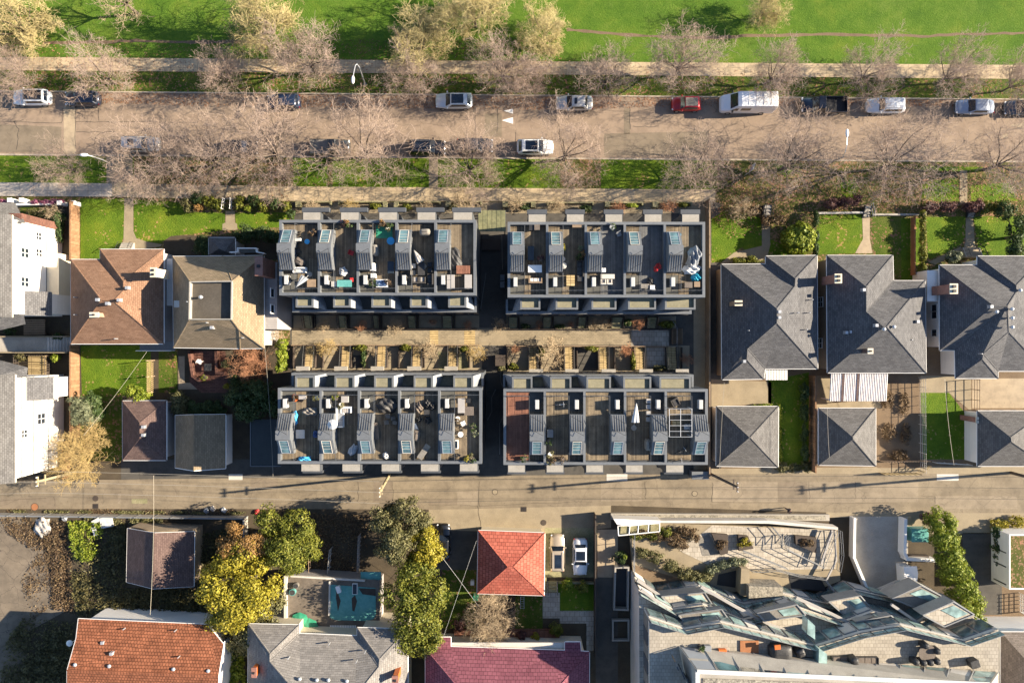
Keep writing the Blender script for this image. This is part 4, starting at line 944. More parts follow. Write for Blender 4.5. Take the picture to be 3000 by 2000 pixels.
h = house('detached_house', 'grey shingled house with white side wall at the right picture edge', 2900, 920)
V = [(2752, 776, 3.4), (2863, 776, 3.4), (2863, 750, 3.4), (3062, 750, 3.4), (3062, 1087, 3.4), (2925, 1087, 3.4), (2925, 1108, 3.4), (2799, 1108, 3.4), (2797, 1026, 3.4), (2753, 1026, 3.4),
     (2911, 896, 6.84), (2951, 897, 6.84), (2977, 836, 5.48), (2977, 856, 5.56), (2955, 972, 5.56), (2880, 1036, 4.92), (2878, 1052, 4.76)]
roof_on(h, V, [(0, 10, 9), (0, 1, 13, 11, 10), (1, 2, 12, 13), (2, 3, 12), (3, 4, 14, 11, 13, 12), (10, 11, 8, 9), (8, 11, 14, 15, 16, 7), (4, 5, 15, 14), (5, 6, 16, 15), (6, 7, 16)], 'blue_shingle')
_, wp = walls_on(h, [V[i] for i in range(10)], 3.4, 'white_wall', .4)
wx = min(p[0] for p in wp)
for px, py in ((2738, 902), (2738, 923), (2738, 975)): window_at(h, None, px, py, wx, .8, 1.0, -1, mull=False)
chimney(h, 2793, 846, 6.52, 3.4, .8, 1.05, 'red_brick', 'cream', 2)
vents(h, [(2903, 898, 7.1, 'b'), (2920, 913, 6.89, 'r'), (2965, 905, 6.89, 'r'), (2966, 931, 6.78, 'r'), (2966, 958, 6.57, 'r'), (2989, 850, 5.72, 'r'), (2872, 1036, 5.09, 'p')])
x0, y0 = W2(2716, 792, 3); x1, y1 = W2(2752, 882, 3)
MB().bx(x0, x1 + 1.2, y1, y0, 0, 3).build('side_porch', 'white_wall', h)

# garages on the right
def hip_garage(label, pts, pk, ze, zr, mat, wall='white_wall', name='garage'):
    cx = sum(p[0] for p in pts) / 4; cy = sum(p[1] for p in pts) / 4
    g = house(name, label, cx, cy, 'garage'); V = [(p[0], p[1], ze) for p in pts] + [(p[0], p[1], zr) for p in pk]
    if len(pk) == 1: F = [(0, 1, 4), (1, 2, 4), (2, 3, 4), (3, 0, 4)]
    elif pk[0][0] == pk[1][0] or abs(pk[0][0] - pk[1][0]) < abs(pk[0][1] - pk[1][1]): F = [(0, 1, 4), (1, 2, 5, 4), (2, 3, 5), (3, 0, 4, 5)]
    else: F = [(0, 1, 5, 4), (1, 2, 5), (2, 3, 4, 5), (3, 0, 4)]
    roof_on(g, V, F, mat); walls_on(g, V[:4], ze, wall, .3); return g
g = hip_garage('square hip-roofed grey garage right beside the townhouse path', [(2099, 1190), (2281, 1190), (2280, 1368), (2098, 1365)], [(2196, 1281), (2198, 1281)], 2.8, 4.75, 'grey_shingle')
g = hip_garage('square hip-roofed grey garage behind the white corrugated patio cover', [(2398, 1195), (2566, 1195), (2566, 1364), (2398, 1362)], [(2498, 1280), (2499, 1286)], 2.8, 5.4, 'grey_shingle')
g = hip_garage('square hip-roofed grey garage cut by the right picture edge', [(2863, 1203), (3070, 1203), (3070, 1365), (2863, 1365)], [(2961, 1281), (2963, 1293)], 2.8, 5.4, 'grey_shingle')
chimney(g, 2862, 1230, 3.0, 3, .2, .6, 'red_brick', 'cream', 1)

# red-brown hip house
h = house('detached_house', 'red-brown shingled hip-roofed house on the left with two cream chimneys', 345, 870)
V = [(207, 760, 5.8), (293, 760, 5.8), (293, 730, 5.8), (480, 730, 5.8), (480, 1007, 5.8), (207, 1007, 5.8), (297, 879, 9), (333, 881, 9), (362, 824, 7.9), (362, 851, 8.1)]
roof_on(h, V, [(0, 6, 5), (0, 1, 9, 7, 6), (1, 2, 8, 9), (2, 3, 8), (3, 4, 7, 9, 8), (4, 5, 6, 7)], 'brown_shingle', 'white')
_, wp = walls_on(h, V[:6], 5.8, 'grey_wall', .35)
chimney(h, 450, 798, 9.2, 3.0, .55, .95, 'cream', 'cream', 2); chimney(h, 277, 922, 8.9, 1.6, .9, .45, 'tan_wall', 'cream', 1)
vents(h, [(373, 843, 8.5, 'b'), (349, 879, 9.3, 'b'), (315, 889, 9.2, 'b'), (286, 878, 9.1, 'b'), (222, 871, 6.7, 'p'), (222, 922, 6.7, 'p'), (340, 992, 6.6, 'p')])
x, y = W2(495, 1005, 3); b = MB(); b.bx(x - 3.6, x + .6, y - .9, y + .4, 2.7, 2.82); b.build('porch_deck', 'flash', h)
b = MB(); b.path([(x - 3.6, y - .9, 3.7), (x + .6, y - .9, 3.7)], .05); [b.tube((x - 3.6 + i * .38, y - .9, 2.8), (x - 3.6 + i * .38, y - .9, 3.7), .025) for i in range(12)]; b.build('railing', 'white', h)
x, y = W2(484, 830, 4.5); MB().bx(x, x + .9, y - 2.6, y + 2.9, 0, 4.4).build('side_wing', 'white_wall', h)

# brown house with flat roof well
h = house('detached_house', 'taupe shingled house with a sunken flat roof well and a grey side wing', 640, 880)
V = [(505, 751, 6), (652, 750, 6), (773, 748, 6), (774, 1020, 6), (703, 1021, 6), (508, 1018, 6), (557, 826, 10.0), (680, 824, 10.0), (678, 935, 10.0), (555, 935, 10.0), (700, 965, 8.9)]
roof_on(h, V, [(0, 1, 7, 6), (1, 2, 7), (2, 3, 10, 8, 7), (3, 4, 10), (4, 5, 9, 8, 10), (5, 0, 6, 9)], 'tan_shingle', 'white')
P = [W(*V[i]) for i in (6, 7, 8, 9)]
b = MB(); b.flat([p[:2] for p in P], 9.55); b.build('roof_well', m_noise('well_membrane', (.05, .043, .035), (.11, .095, .075), 5, .5, .7, .1), h)
b = MB()
for i in range(4):
    a, c = P[i], P[(i + 1) % 4]; L = math.hypot(c[0] - a[0], c[1] - a[1]); b.box(((a[0] + c[0]) / 2, (a[1] + c[1]) / 2, 9.5), (L + (.12 if i % 2 else -.12), .12, .62), math.atan2(c[1] - a[1], c[0] - a[0]))
b.build('well_parapet', 'bay_roof', h)
vents(h, [(588, 870, 10.2, 'r'), (621, 959, 9.2, 'b'), (608, 945, 9.8, 'p'), (712, 989, 7.9, 'p'), (551, 884, 9.9, 'p')])
x, y = W2(518, 890, 7.6); MB().box((x, y, 7.0), (.75, .75, .5)).build('skylight', 'pale_concrete', h)
_, wp = walls_on(h, V[:6], 6, 'grey_wall', .35); wx = max(p[0] for p in wp)
b = MB(); x1, y1 = wx + 1.6, W2(0, 965, 3)[1]; b.bx(wx, x1, y1, W2(0, 775, 3)[1], 0, 5.3); b.build('side_wing', 'grey_wall', h)
for px, py in ((797, 858), (797, 905)): window_at(h, None, px, py, x1, .9, 1.1, 1, mull=False)
chimney(h, 759, 780, 9.4, 5, .75, 2.0, 'red_brick', 'red_brick', 1)
V2 = [(611, 696, 3.6), (689, 696, 3.6), (689, 748, 3.6), (611, 748, 3.6), (642, 728, 4.9), (658, 735, 4.9)]
b = house; x, y = W2(650, 722, 3.6)
roof_on(h, V2, [(0, 1, 5, 4), (1, 2, 5), (2, 3, 4, 5), (3, 0, 4)], 'blue_shingle', 'white'); walls_on(h, V2[:4], 3.6, 'grey_wall', .3)
b = MB(); q = [W(673, 739, 6.6), W(695, 738, 6.6), W(695, 727, 6.6), W(751, 727, 6.6), W(751, 738, 6.6), W(773, 742, 6.6)]
b.path(q, .07); b.path([(p[0], p[1], 6.2) for p in q], .05); [b.tube(p, (p[0], p[1], 6.0), .05) for p in q]; b.build('balcony_railing', 'white', h)
b = MB(); b.prism([p[:2] for p in (q[1], q[2], q[3], q[4])], 5.6, 6.0); b.build('balcony_floor', 'membrane', h)

# tall white houses at the left edge
def white_house(label, ex, yN, yS, ze, wins, seed):
    x = ex; h = thing('white_house', label, 'house', (x - 4, (yN + yS) / 2, 0)); D = 9.0
    b = MB(); b.bx(x - D, x, yS, yN, 0, ze - .05); b.build('wall', 'white_wall', h)
    b = MB(); r = x - D / 2
    b.add([(x + .25, yS - .4, ze), (x + .25, yN + .4, ze), (r, yN + .4, ze + 2.6), (r, yS - .4, ze + 2.6), (x - D - .3, yN + .4, ze), (x - D - .3, yS - .4, ze)], [(0, 1, 2, 3), (2, 4, 5, 3)])
    ro = b.build('roof', 'grey_shingle', h)
    b = MB(); [b.add([(x + .25, y, ze - .2), (r, y, ze + 2.4), (x - D - .3, y, ze - .2), (x - D - .3, y, ze), (r, y, ze + 2.6), (x + .25, y, ze)], [(0, 1, 4, 5), (1, 2, 3, 4)]) for y in (yS - .4, yN + .4)]
    b.bx(x + .2, x + .27, yS - .4, yN + .4, ze - .2, ze - .01); b.build('barge_board', 'cream', ro)
    b = MB(); [b.bx(x, x + .06, yS + .001, yN - .001, z, z + .1) for z in (ze * .32, ze * .62, ze * .84)]; b.build('trim_band', 'cover_grey', h)
    for px, py, w, hh in wins: window_at(h, None, px, py, x, w, hh, 1)
    return h
hA = white_house('tall white clapboard house at the left edge facing the street', -56.0, 13.7, 3.1, 8.9, [(112, 692, .8, .9), (72, 741, 1.0, 1.2), (113, 741, .8, 1.0), (72, 826, 1.0, 1.2), (116, 893, 1.0, 1.6)], 1)
b = MB(); b.bx(-56.0, -54.3, 3.3, 5.6, 0, 4.6); b.build('bay', 'white_wall', hA)
b = MB(); b.add([(-56.0, 3.0, 6.6), (-56.0, 5.8, 6.6), (-54.1, 5.8, 4.7), (-54.1, 3.0, 4.7)], [(0, 1, 2, 3)]); b.add([(-58.6, 3.1, 8.9), (-55.8, 3.1, 7.0), (-56.0, 2.0, 6.4), (-60, 1.0, 6.6)], [(3, 2, 1, 0)]); b.build('bay_roof', 'blue_shingle', hA)
b = MB(); b.bx(-60, -55.9, 13.7, 14.6, 0, 7.2); b.build('brick_front', 'patio_brick', hA)
b = MB(); b.add([(-60.5, 16.0, 7.2), (-57.8, 13.4, 9.6), (-55.3, 13.4, 7.4), (-57.6, 16.0, 5.8)], [(0, 1, 2, 3)]); b.build('porch_roof', 'grey_shingle', hA)
b = MB(); b.bx(-56, -54.5, 4.0, 10.6, 0, 2.9); b.build('side_annex', 'cream', hA)
hB = white_house('tall white clapboard house at the left edge beside the lane', -55.8, -4.1, -15.4, 8.7, [(120, 1226, 1.2, 1.3), (70, 1270, .8, .9), (172, 1142, 1.2, 2.2)], 2)
b = MB(); b.bx(-55.8, -54.2, -6.6, -4.3, 0, 4.6); b.build('bay', 'white_wall', hB)
b = MB(); b.add([(-55.8, -6.8, 6.6), (-55.8, -4.1, 6.6), (-53.9, -4.1, 4.7), (-53.9, -6.8, 4.7)], [(0, 1, 2, 3)]); b.add([(-58.6, -4.1, 8.7), (-55.6, -4.1, 6.8), (-55.8, -3.0, 6.3), (-59.6, -2.0, 6.4)], [(0, 1, 2, 3)]); b.build('bay_roof', 'blue_shingle', hB)
b = MB(); b.bx(-58.6, -57.2, -14.6, -9, 9.5, 10.4); b.build('roof_dormer', 'white', hB)
# steps and deck between the white houses
o = thing('walkway_deck', 'raised concrete walkway with pale blue steps between the two white houses', 'deck', (*W2(90, 1008), 0))
b = MB(); x0, y0 = W2(-60, 988, 1.2); x1, y1 = W2(136, 1030, 1.2); b.bx(x0, x1, y1, y0, 0, 1.2); b.build('slab', 'concrete', o)
b = MB()
for i in range(9):
    a = x1 + i * .3; b.bx(a, a + .295, y1, y0, 0, 1.15 - i * .12)
b.build('step', 'pale_concrete', o)
b = MB(); b.bx(x0, x1 + 2.7, y1 - .16, y1 - .01, 0, 1.5); b.bx(x0, x1 + 2.7, y0 + .01, y0 + .16, 0, 1.5); b.build('kerb_wall', 'path', o)

# garages on the left
g = hip_garage('brown hip-roofed garage behind the bright yellow green shrub', [(358, 1174), (488, 1173), (488, 1348), (359, 1348)], [(410, 1238), (410, 1283)], 2.7, 4.0, 'dim_brown_shingle', 'grey_wall')
vents(g, [(420, 1250, 4.3, 'b'), (420, 1274, 4.3, 'b')])
g = house('garage', 'grey gable-roofed garage with white side wall beside the lane', 590, 1290, 'garage')
V = [(513, 1216, 2.6), (661, 1213, 2.6), (661, 1372, 2.6), (513, 1370, 2.6), (568, 1214, 4.3), (568, 1379, 4.3)]
roof_on(g, V, [(0, 4, 5, 3), (4, 1, 2, 5)], 'tan_shingle'); _, wp = walls_on(g, V[:4], 2.6, 'white_wall', .25)
g = house('carport', 'dark flat-roofed carport against the lower left townhouses', 775, 1300, 'carport')
MB().bx(*[W2(735, 0, 2.7)[0], W2(822, 0, 2.7)[0]], W2(0, 1364, 2.7)[1], W2(0, 1228, 2.7)[1], 2.5, 2.7).build('roof', m_noise('green_black_membrane', (.03, .036, .038), (.05, .058, .06), 8, .5, .9), g)
b = MB(); xa, xb, ya, yb = W2(735, 0, 2.7)[0], W2(822, 0, 2.7)[0], W2(0, 1364, 2.7)[1], W2(0, 1228, 2.7)[1]
b.bx(xa - .08, xa, ya - .08, yb, 2.45, 2.75); b.bx(xa, xb, ya - .08, ya, 2.45, 2.75); b.build('fascia', 'flash', g)
[MB().bx(x - .08, x + .08, y - .08, y + .08, 0, 2.5).build('post', 'dark_wood', g) for x in (xa + .2, xb - .2) for y in (ya + .2, yb - .2)]

# houses south of the lane
g = house('shed', 'weathered gable-roofed shed among the ivy with plank gable', 470, 1630, 'shed')
V = [(373, 1547, 2.7), (570, 1556, 2.7), (568, 1717, 2.7), (370, 1704, 2.7), (452, 1560, 4.3), (448, 1724, 4.3)]
roof_on(g, V, [(0, 4, 5, 3), (4, 1, 2, 5)], 'dim_brown_shingle')
Pp = [W(373, 1540, 2.7), W(570, 1548, 2.7), W(568, 1717, 2.7), W(370, 1704, 2.7)]
b = MB(); q = inset([p[:2] for p in Pp], .2); b.prism(q, 0, 2.65); a, c = W(386, 1541, 2.7), W(563, 1549, 2.7); rr = W(452, 1556, 4.2)
b.add([a, c, rr], [(0, 1, 2)]); b.build('wall', 'plank_wall', g)
h = house('detached_house', 'clay tiled gable-roofed house in the bottom left corner', 420, 1950)
V = [(229, 1811, 5.2), (607, 1828, 5.2), (655, 1886, 6.2), (640, 1978, 7.6), (196, 1962, 7.6), (636, 2160, 5.2), (195, 2150, 5.2), (222, 1870, 6.2)]
roof_on(h, V, [(0, 1, 2, 3, 4, 7), (4, 3, 5, 6)], 'clay_tile')
b = MB(); e = [W(232, 1818, 5.2), W(600, 1834, 5.2), W(640, 1884, 6.0), W(628, 2160, 5.2), W(200, 2150, 5.2)]; b.prism(inset([p[:2] for p in e], .35), 0, 5.1); b.build('wall', 'white_wall', h)
p0, p1, p2 = W(655, 1888, 5.9), W(640, 1978, 7.4), W(634, 2150, 5.1)
b = MB(); b.add([(p0[0] - .3, p0[1], 5.8), (p1[0] - .3, p1[1], 7.45), (p2[0] - .3, p2[1], 5.1), (p2[0] - .3, p2[1], 0), (p0[0] - .3, p0[1], 0)], [(0, 1, 2, 3, 4)]); b.build('gable_wall', 'white', h)
vents(h, [(301, 1881, 6.3, 'b'), (327, 1913, 6.9, 'b'), (220, 1946, 7.4, 'r'), (320, 1950, 7.4, 'r'), (508, 1959, 7.4, 'r'), (610, 1964, 7.4, 'r'), (515, 1845, 5.7, 'p'), (365, 1840, 5.7, 'p'), (525, 1922, 6.9, 'p')])
x, y = W2(202, 1884, 5.6); b = MB(); b.ell((x, y, 5.5), (.38, .38, .14), 16, 5); b.tube((x + .2, y, 4.6), (x, y, 5.5), .04); b.build('satellite_dish', 'white', h)
h = house('detached_house', 'pale grey shingled house at the bottom with brick-red chimney pots', 950, 1950)
V = [(727, 1850, 5.6), (775, 1826, 5.6), (877, 1829, 5.6), (877, 1854, 5.6), (1046, 1861, 5.6), (1046, 1837, 5.6), (1150, 1841, 5.6), (1195, 1906, 5.6), (1195, 2160, 5.6), (725, 2160, 5.6),
     (791, 1914, 7.6), (791, 1937, 7.9), (1112, 1930, 7.6), (1110, 1952, 7.9), (880, 2040, 9.6), (1040, 2040, 9.6), (727, 1826, 5.6), (1195, 1841, 5.6)]
roof_on(h, V, [(16, 10, 11, 14, 9), (16, 2, 10), (2, 3, 11, 10), (3, 4, 13, 15, 14, 11), (4, 5, 12, 13), (5, 17, 12), (17, 8, 15, 13, 12), (8, 9, 14, 15)], 'pale_shingle')
walls_on(h, [V[i] for i in (16, 2, 3, 4, 5, 17, 8, 9)], 5.6, 'cream', .4)
chimney(h, 745, 1968, 7.6, 2, .45, 1.0, 'orange', 'red_brick', 1); chimney(h, 1158, 1990, 8.4, 3, .55, .8, 'orange', 'red_brick', 1)
vents(h, [(878, 1988, 8.7, 'r'), (928, 1991, 8.7, 'r'), (962, 1991, 8.7, 'r'), (1016, 1994, 8.7, 'r'), (1070, 1908, 7.2, 'p'), (965, 1884, 6.6, 'p'), (846, 1926, 7.6, 'p'), (1045, 1936, 7.8, 'p')])
h = house('detached_house', 'magenta tiled hip-roofed house at the bottom with two small wings', 1480, 1960)
V = [(1246, 1899, 5.4), (1286, 1893, 5.4), (1286, 1865, 5.4), (1321, 1865, 5.4), (1321, 1893, 5.4), (1655, 1904, 5.4), (1655, 1879, 5.4), (1700, 1879, 5.4), (1702, 1906, 5.4), (1727, 1908, 5.4), (1726, 2170, 5.4), (1246, 2170, 5.4), (1356, 2030, 9), (1620, 2030, 9)]
roof_on(h, V, [(0, 1, 2, 3, 4, 5, 6, 7, 8, 9, 13, 12), (9, 10, 13), (10, 11, 12, 13), (11, 0, 12)], 'magenta_tile')
walls_on(h, [V[i] for i in (0, 9, 10, 11)], 5.4, 'cream', .5)
x0, y0 = W2(1321, 1882, 5.1); x1, y1 = W2(1655, 1900, 5.1); MB().bx(x0, x1, y1, y0, 4.9, 5.05).build('eave_ledge', 'pale_concrete', h)
b = MB(); x0, y0 = W2(1330, 1850, 1.0); x1, y1 = W2(1640, 1880, 1.0); b.bx(x0, x1, y1 - .5, y0, 0, .7); b.build('back_porch', 'deck_red', h)
g = hip_garage('bright red tiled hip-roofed garage beside the lane', [(1401, 1552.5), (1596, 1560), (1594, 1744), (1397.5, 1738)], [(1487.5, 1660), (1505, 1659)], 2.8, 4.6, 'red_tile', 'cream')
g = house('flat_roof_annex', 'derelict flat-roofed annex with torn teal roof membrane and low white parapet', 975, 1765, 'annex')
Q = lambda px, py: W2(px, py, 2.6)
b = MB(); b.prism([Q(838, 1683), Q(1112, 1700), Q(1112, 1832), Q(1100, 1835), Q(838, 1850)], 0, 2.5); b.build('wall', 'grey_wall', g)
b = MB(); b.flat([Q(838, 1683), Q(1112, 1700), Q(1112, 1832), Q(1100, 1835), Q(838, 1850)], 2.504); b.build('roof', m_noise('stained_roof', (.09, .075, .06), (.2, .165, .13), 3, .5, .8, .2), g)
b = MB(); b.prism([Q(968, 1712), Q(1100, 1722), Q(1101, 1800), Q(1095, 1812), Q(1075, 1818), Q(985, 1816), Q(966, 1808)], 2.5, 2.56); b.build('roof_membrane', 'tarp_teal', g); b = MB(); b.prism([Q(1050, 1722), Q(1100, 1724), Q(1100, 1745), Q(1062, 1740)], 2.56, 2.57); b.prism([Q(1030, 1752), Q(1040, 1742), Q(1046, 1760), Q(1038, 1790), Q(1032, 1788)], 2.56, 2.575); b.prism([Q(985, 1722), Q(998, 1760), Q(990, 1790), Q(984, 1750)], 2.56, 2.572); b.build('membrane_tear', 'dark_wood', g)
b = MB()
for a, c, w in ((Q(838, 1684), Q(838, 1826), .35), (Q(838, 1684), Q(1070, 1698), .22), (Q(967, 1700), Q(965, 1800), .16)):
    b.box(((a[0] + c[0]) / 2, (a[1] + c[1]) / 2, 2.5), (math.hypot(c[0] - a[0], c[1] - a[1]), w, .35 if w != .22 else .36), math.atan2(c[1] - a[1], c[0] - a[0]))
b.build('parapet', 'pale_concrete', g)
b = MB(); b.bx(*[Q(1055, 0)[0], Q(1115, 0)[0]], Q(0, 1700)[1], Q(0, 1677)[1], 2.2, 2.3); b.build('canopy', 'tarp_teal', g)
for px, py, w, d in ((1041, 1722, .6, 1.3),):
    x, y = Q(px, py); q = MB().box((x, y, 2.55), (w, d, .35)).build('roof_hatch', 'white', g); MB().box((x, y, 2.9), (w - .12, d - .12, .02)).build('pane', 'dark_glass', q)
h = house('detached_house', 'taupe shingled roof corner at the bottom right edge', 2990, 1950)
V = [(2932, 1850, 5.5), (3120, 1850, 5.5), (3120, 2160, 5.5), (2932, 2160, 5.5), (3030, 1960, 8.3), (3030, 2040, 8.3)]
roof_on(h, V, [(0, 1, 4), (1, 2, 5, 4), (2, 3, 5), (3, 0, 4, 5)], 'taupe_shingle'); walls_on(h, V[:4], 5.5, 'white_wall', .4)
# ---------------------------------------------------------------- townhouse rows
ZD, ZP, ZH, ZL = 10.05, 10.7, 12.2, 6.9
DECKS = {}
def block(label, xs, yo, yi, yl, xl, hut_left, inner_bays, outer_bays, decks, key):
    """xs: unit dividers (px at parapet height); yo/yi outer/inner parapet; yl inner edge of the lower roof"""
    X = [W2(a, 0, ZP)[0] for a in xs]; Yo, Yi = W2(0, yo, ZP)[1], W2(0, yi, ZP)[1]; Yl = W2(0, yl, ZL + .5)[1]
    s = 1 if Yo > Yi else -1                        # outer side is +y for the street row
    o = thing('townhouse_row', label, 'townhouses', ((X[0] + X[-1]) / 2, (Yo + Yi) / 2, 0))
    lo, hi = min(Yo, Yi), max(Yo, Yi)
    b = MB(); b.bx(X[0], X[-1], lo, hi, 0, ZD); b.build('wall', 'clad', o)
    L0, L1 = W2(xl[0], 0, ZL)[0], W2(xl[1], 0, ZL)[0]
    b = MB(); b.bx(L0, L1, min(Yl, Yi), max(Yl, Yi), 0, ZL); lw = b.build('lower_storey', ['clad'], o)
    b = MB(); b.bx(L0 + .2, L1 - .2, min(Yl, Yi) + .02, max(Yl, Yi) - .02, ZL, ZL + .03); b.build('lower_roof', 'membrane' if s > 0 else m_noise('mossy_membrane', (.12, .12, .085), (.3, .28, .2), 3, 1, .9), o)
    b = MB(); b.bx(L0, L1, Yl - .03, Yl + s * .3, ZL, ZL + .5); b.bx(L0, L0 + .25, Yl + s * .3, Yi, ZL, ZL + .5); b.bx(L1 - .25, L1, Yl + s * .3, Yi, ZL, ZL + .5); b.build('lower_parapet', 'flash', o)
    t = .3
    b = MB(); b.bx(X[0], X[-1], Yo - s * t, Yo, ZD, ZP); b.bx(X[0], X[-1], Yi, Yi + s * t, ZD, ZP); b.bx(X[0], X[0] + t, min(Yo - s * t, Yi + s * t), max(Yo - s * t, Yi + s * t), ZD, ZP); b.bx(X[-1] - t, X[-1], min(Yo - s * t, Yi + s * t), max(Yo - s * t, Yi + s * t), ZD, ZP)
    pa = b.build('parapet', 'flash', o)
    for x in X[1:-1]:
        b = MB(); b.bx(x - .13, x + .13, min(Yo - s * t, Yi + s * t), max(Yo - s * t, Yi + s * t), ZD, ZP + .12); b.build('party_wall', 'flash', o)
    px = .0005 * (CAM_H - 11.0)
    yy = lambda d: Yi + s * d * px                  # distance from the inner parapet, photo pixels
    for u in range(5):
        a, c = X[u] + .15 + (.15 if u == 0 else 0), X[u + 1] - .15 - (.15 if u == 4 else 0)
        hw = 1.5
        h0, h1 = (a, a + hw) if hut_left else (c - hw, c)
        d0, d1 = (h1 + .02, c) if hut_left else (a, h0 - .02)
        def rect(x0, x1, y0, y1, z, mat, nm, par=o):
            q = MB(); q.bx(x0, x1, min(y0, y1), max(y0, y1), ZD, z); return q.build(nm, mat, par)
        dk = rect(d0, d1, yy(10), yy(212), ZD + .06, decks[u], 'deck'); DECKS[(key, u)] = (d0, d1)
        rect(h0, h1, yy(8), yy(66), ZD + .04, 'membrane', 'service_roof'); rect(h0, h1, yy(67), yy(212), ZD + .05, 'deck', 'stair_landing')
        # stair enclosure: sloped glass, flat cap, seamed metal slope
        q = MB(); prof = [(192, ZD + .9), (147, ZH - .15), (120, ZH), (74, ZD + 1.35)]
        V = [];
        for d, z in prof:
            for x in (h0, h1): V += [(x, yy(d), z), (x, yy(d), ZD + .02)]
        n_ = len(prof)
        F = [(i * 4, i * 4 + 2, i * 4 + 6, i * 4 + 4) for i in range(n_ - 1)]
        F += [(i * 4, i * 4 + 4, i * 4 + 5, i * 4 + 1) for i in range(n_ - 1)] + [(i * 4 + 2, i * 4 + 3, i * 4 + 7, i * 4 + 6) for i in range(n_ - 1)] + [(0, 1, 3, 2), (n_ * 4 - 4, n_ * 4 - 2, n_ * 4 - 1, n_ * 4 - 3)]
        q.add(V, F); hut = q.build('stair_enclosure', 'seam', o)
        g = MB(); p0, p1 = Vector((0, yy(190), ZD + .98)), Vector((0, yy(149), ZH - .12)); m_ = .28
        def on(x, f, up=.05):
            p = p0.lerp(p1, f); return (x, p.y, p.z + up)
        g.add([on(h0 + m_, .02), on(h1 - m_, .02), on(h1 - m_, .96), on(h0 + m_, .96)], [(0, 1, 2, 3)]); g.build('skylight', 'teal_glass', hut)
        g = MB()
        for f in (.0, .34, .56, .78, .97): g.tube(on(h0 + m_, f, .06), on(h1 - m_, f, .06), .035 if f in (0, .97) else .018, None, 4)
        for x in (h0 + m_, h1 - m_): g.tube(on(x, 0, .06), on(x, .97, .06), .04, None, 4)
        g.build('skylight_frame', 'pale_concrete' if u % 2 else 'steel', hut)
        g = MB()
        for i in range(6):
            x = h0 + .12 + (h1 - h0 - .24) * i / 5; g.tube((x, yy(119), ZH + .02), (x, yy(75), ZD + 1.37), .03, .03, 4)
        g.build('standing_seam', 'black', hut)
        g = MB(); g.bx(h0 - .03, h1 + .03, min(yy(121), yy(147)), max(yy(121), yy(147)), ZH - .02, ZH + .09); g.build('cap_flashing', 'flash', hut)
        # railing round the terrace: a guard along the stair side and the inner edge
        g = MB(); xr = (h1 + .05) if hut_left else (h0 - .05); xe = d1 if hut_left else d0
        zr = ZD + 1.1
        pts = [(xr, yy(72), zr), (xr, yy(20), zr), (xe, yy(20), zr)]; g.path(pts, .02)
        for (xa, ya) in [(xr, yy(d)) for d in (72, 46, 20)] + [(xr + (xe - xr) * f, yy(20)) for f in (.25, .5, .75, 1)] + []: g.tube((xa, ya, ZD + .05), (xa, ya, zr), .018, None, 5)
        for zz in (.4, .75): g.path([(p[0], p[1], ZD + zz) for p in pts], .012, 4)
        g.build('railing', 'clad', o)
        g = MB(); g.path([(xr, yy(210), zr), (xr, yy(150), zr)], .02); [g.tube((xr, yy(d), ZD + .05), (xr, yy(d), zr), .025, None, 5) for d in (210, 180, 150)]; g.build('railing', 'clad', o)
        g = MB(); g.path([(h0 + .1, yy(76), ZD + 2.1), (h1 - .1, yy(96), ZD + 2.5), (h1 - .1, yy(130), ZH + .6), (h0 + .1, yy(112), ZH + .45)], .022); g.build('safety_line', 'black', o)
    for x0, x1 in inner_bays:
        zt = 9.3; a, c = W2(x0, 0, zt)[0], W2(x1, 0, zt)[0]; e = Yi - s * 1.25
        q = MB(); q.bx(a, c, min(e, Yi), max(e, Yi), ZL + .03, zt - .25); bay = q.build('roof_bay', 'bay_pale', o)
        q = MB(); q.bx(a, c, min(e, e + s * .22), max(e, e + s * .22), zt - .25, zt); q.bx(a, a + .2, min(e + s * .22, Yi), max(e + s * .22, Yi), zt - .25, zt); q.bx(c - .2, c, min(e + s * .22, Yi), max(e + s * .22, Yi), zt - .25, zt); q.build('bay_rim', 'flash', bay)
        q = MB(); q.bx(a + .2, c - .2, min(e + s * .22, Yi), max(e + s * .22, Yi), zt - .25, zt - .22); q.build('bay_roof', 'bay_floor', bay)
        q = MB(); sg = 1 if (a + c) < 0 else -1; xe = c if sg > 0 else a
        q.add([(xe, e, ZL + .05), (xe + sg * .95, e - s * .2, ZL + .05), (xe + sg * .02, e, zt - .05), (xe, Yi, ZL + .05), (xe + sg * .5, Yi, ZL + .05), (xe + sg * .02, Yi, zt - .05)], [(0, 1, 2), (1, 4, 5, 2), (3, 5, 4)]); q.build('bay_cheek', 'bay_pale', bay)
        q = MB(); q.bx(a + .15, c - .15, min(e, e - s * .04), max(e, e - s * .04), ZL + .5, zt - .5); q.build('window', 'dark_glass', bay)
    for x0, x1 in outer_bays:
        zt = 9.9; a, c = W2(x0, 0, zt)[0], W2(x1, 0, zt)[0]; e = Yo + s * (1.0)
        q = MB(); q.bx(a, c, min(Yo, e), max(Yo, e), 2.9, zt); bay = q.build('street_bay', 'clad', o)
        q = MB(); q.bx(a + .06, c - .06, min(Yo, e) + .06, max(Yo, e) - .06, zt, zt + .04); q.build('bay_roof', 'bay_roof', bay)
        q = MB(); q.bx(a - .1, c + (.9 if (a + c) < 0 else .1), min(e + s * .02, e + s * .5), max(e + s * .02, e + s * .5), zt - .7, zt - .02) if s > 0 else q.bx(a - .02, c + .1, min(e, e + s * .28), max(e, e + s * .28), zt - 1.6, zt - .6); q.build('bay_canopy', 'clad', bay)
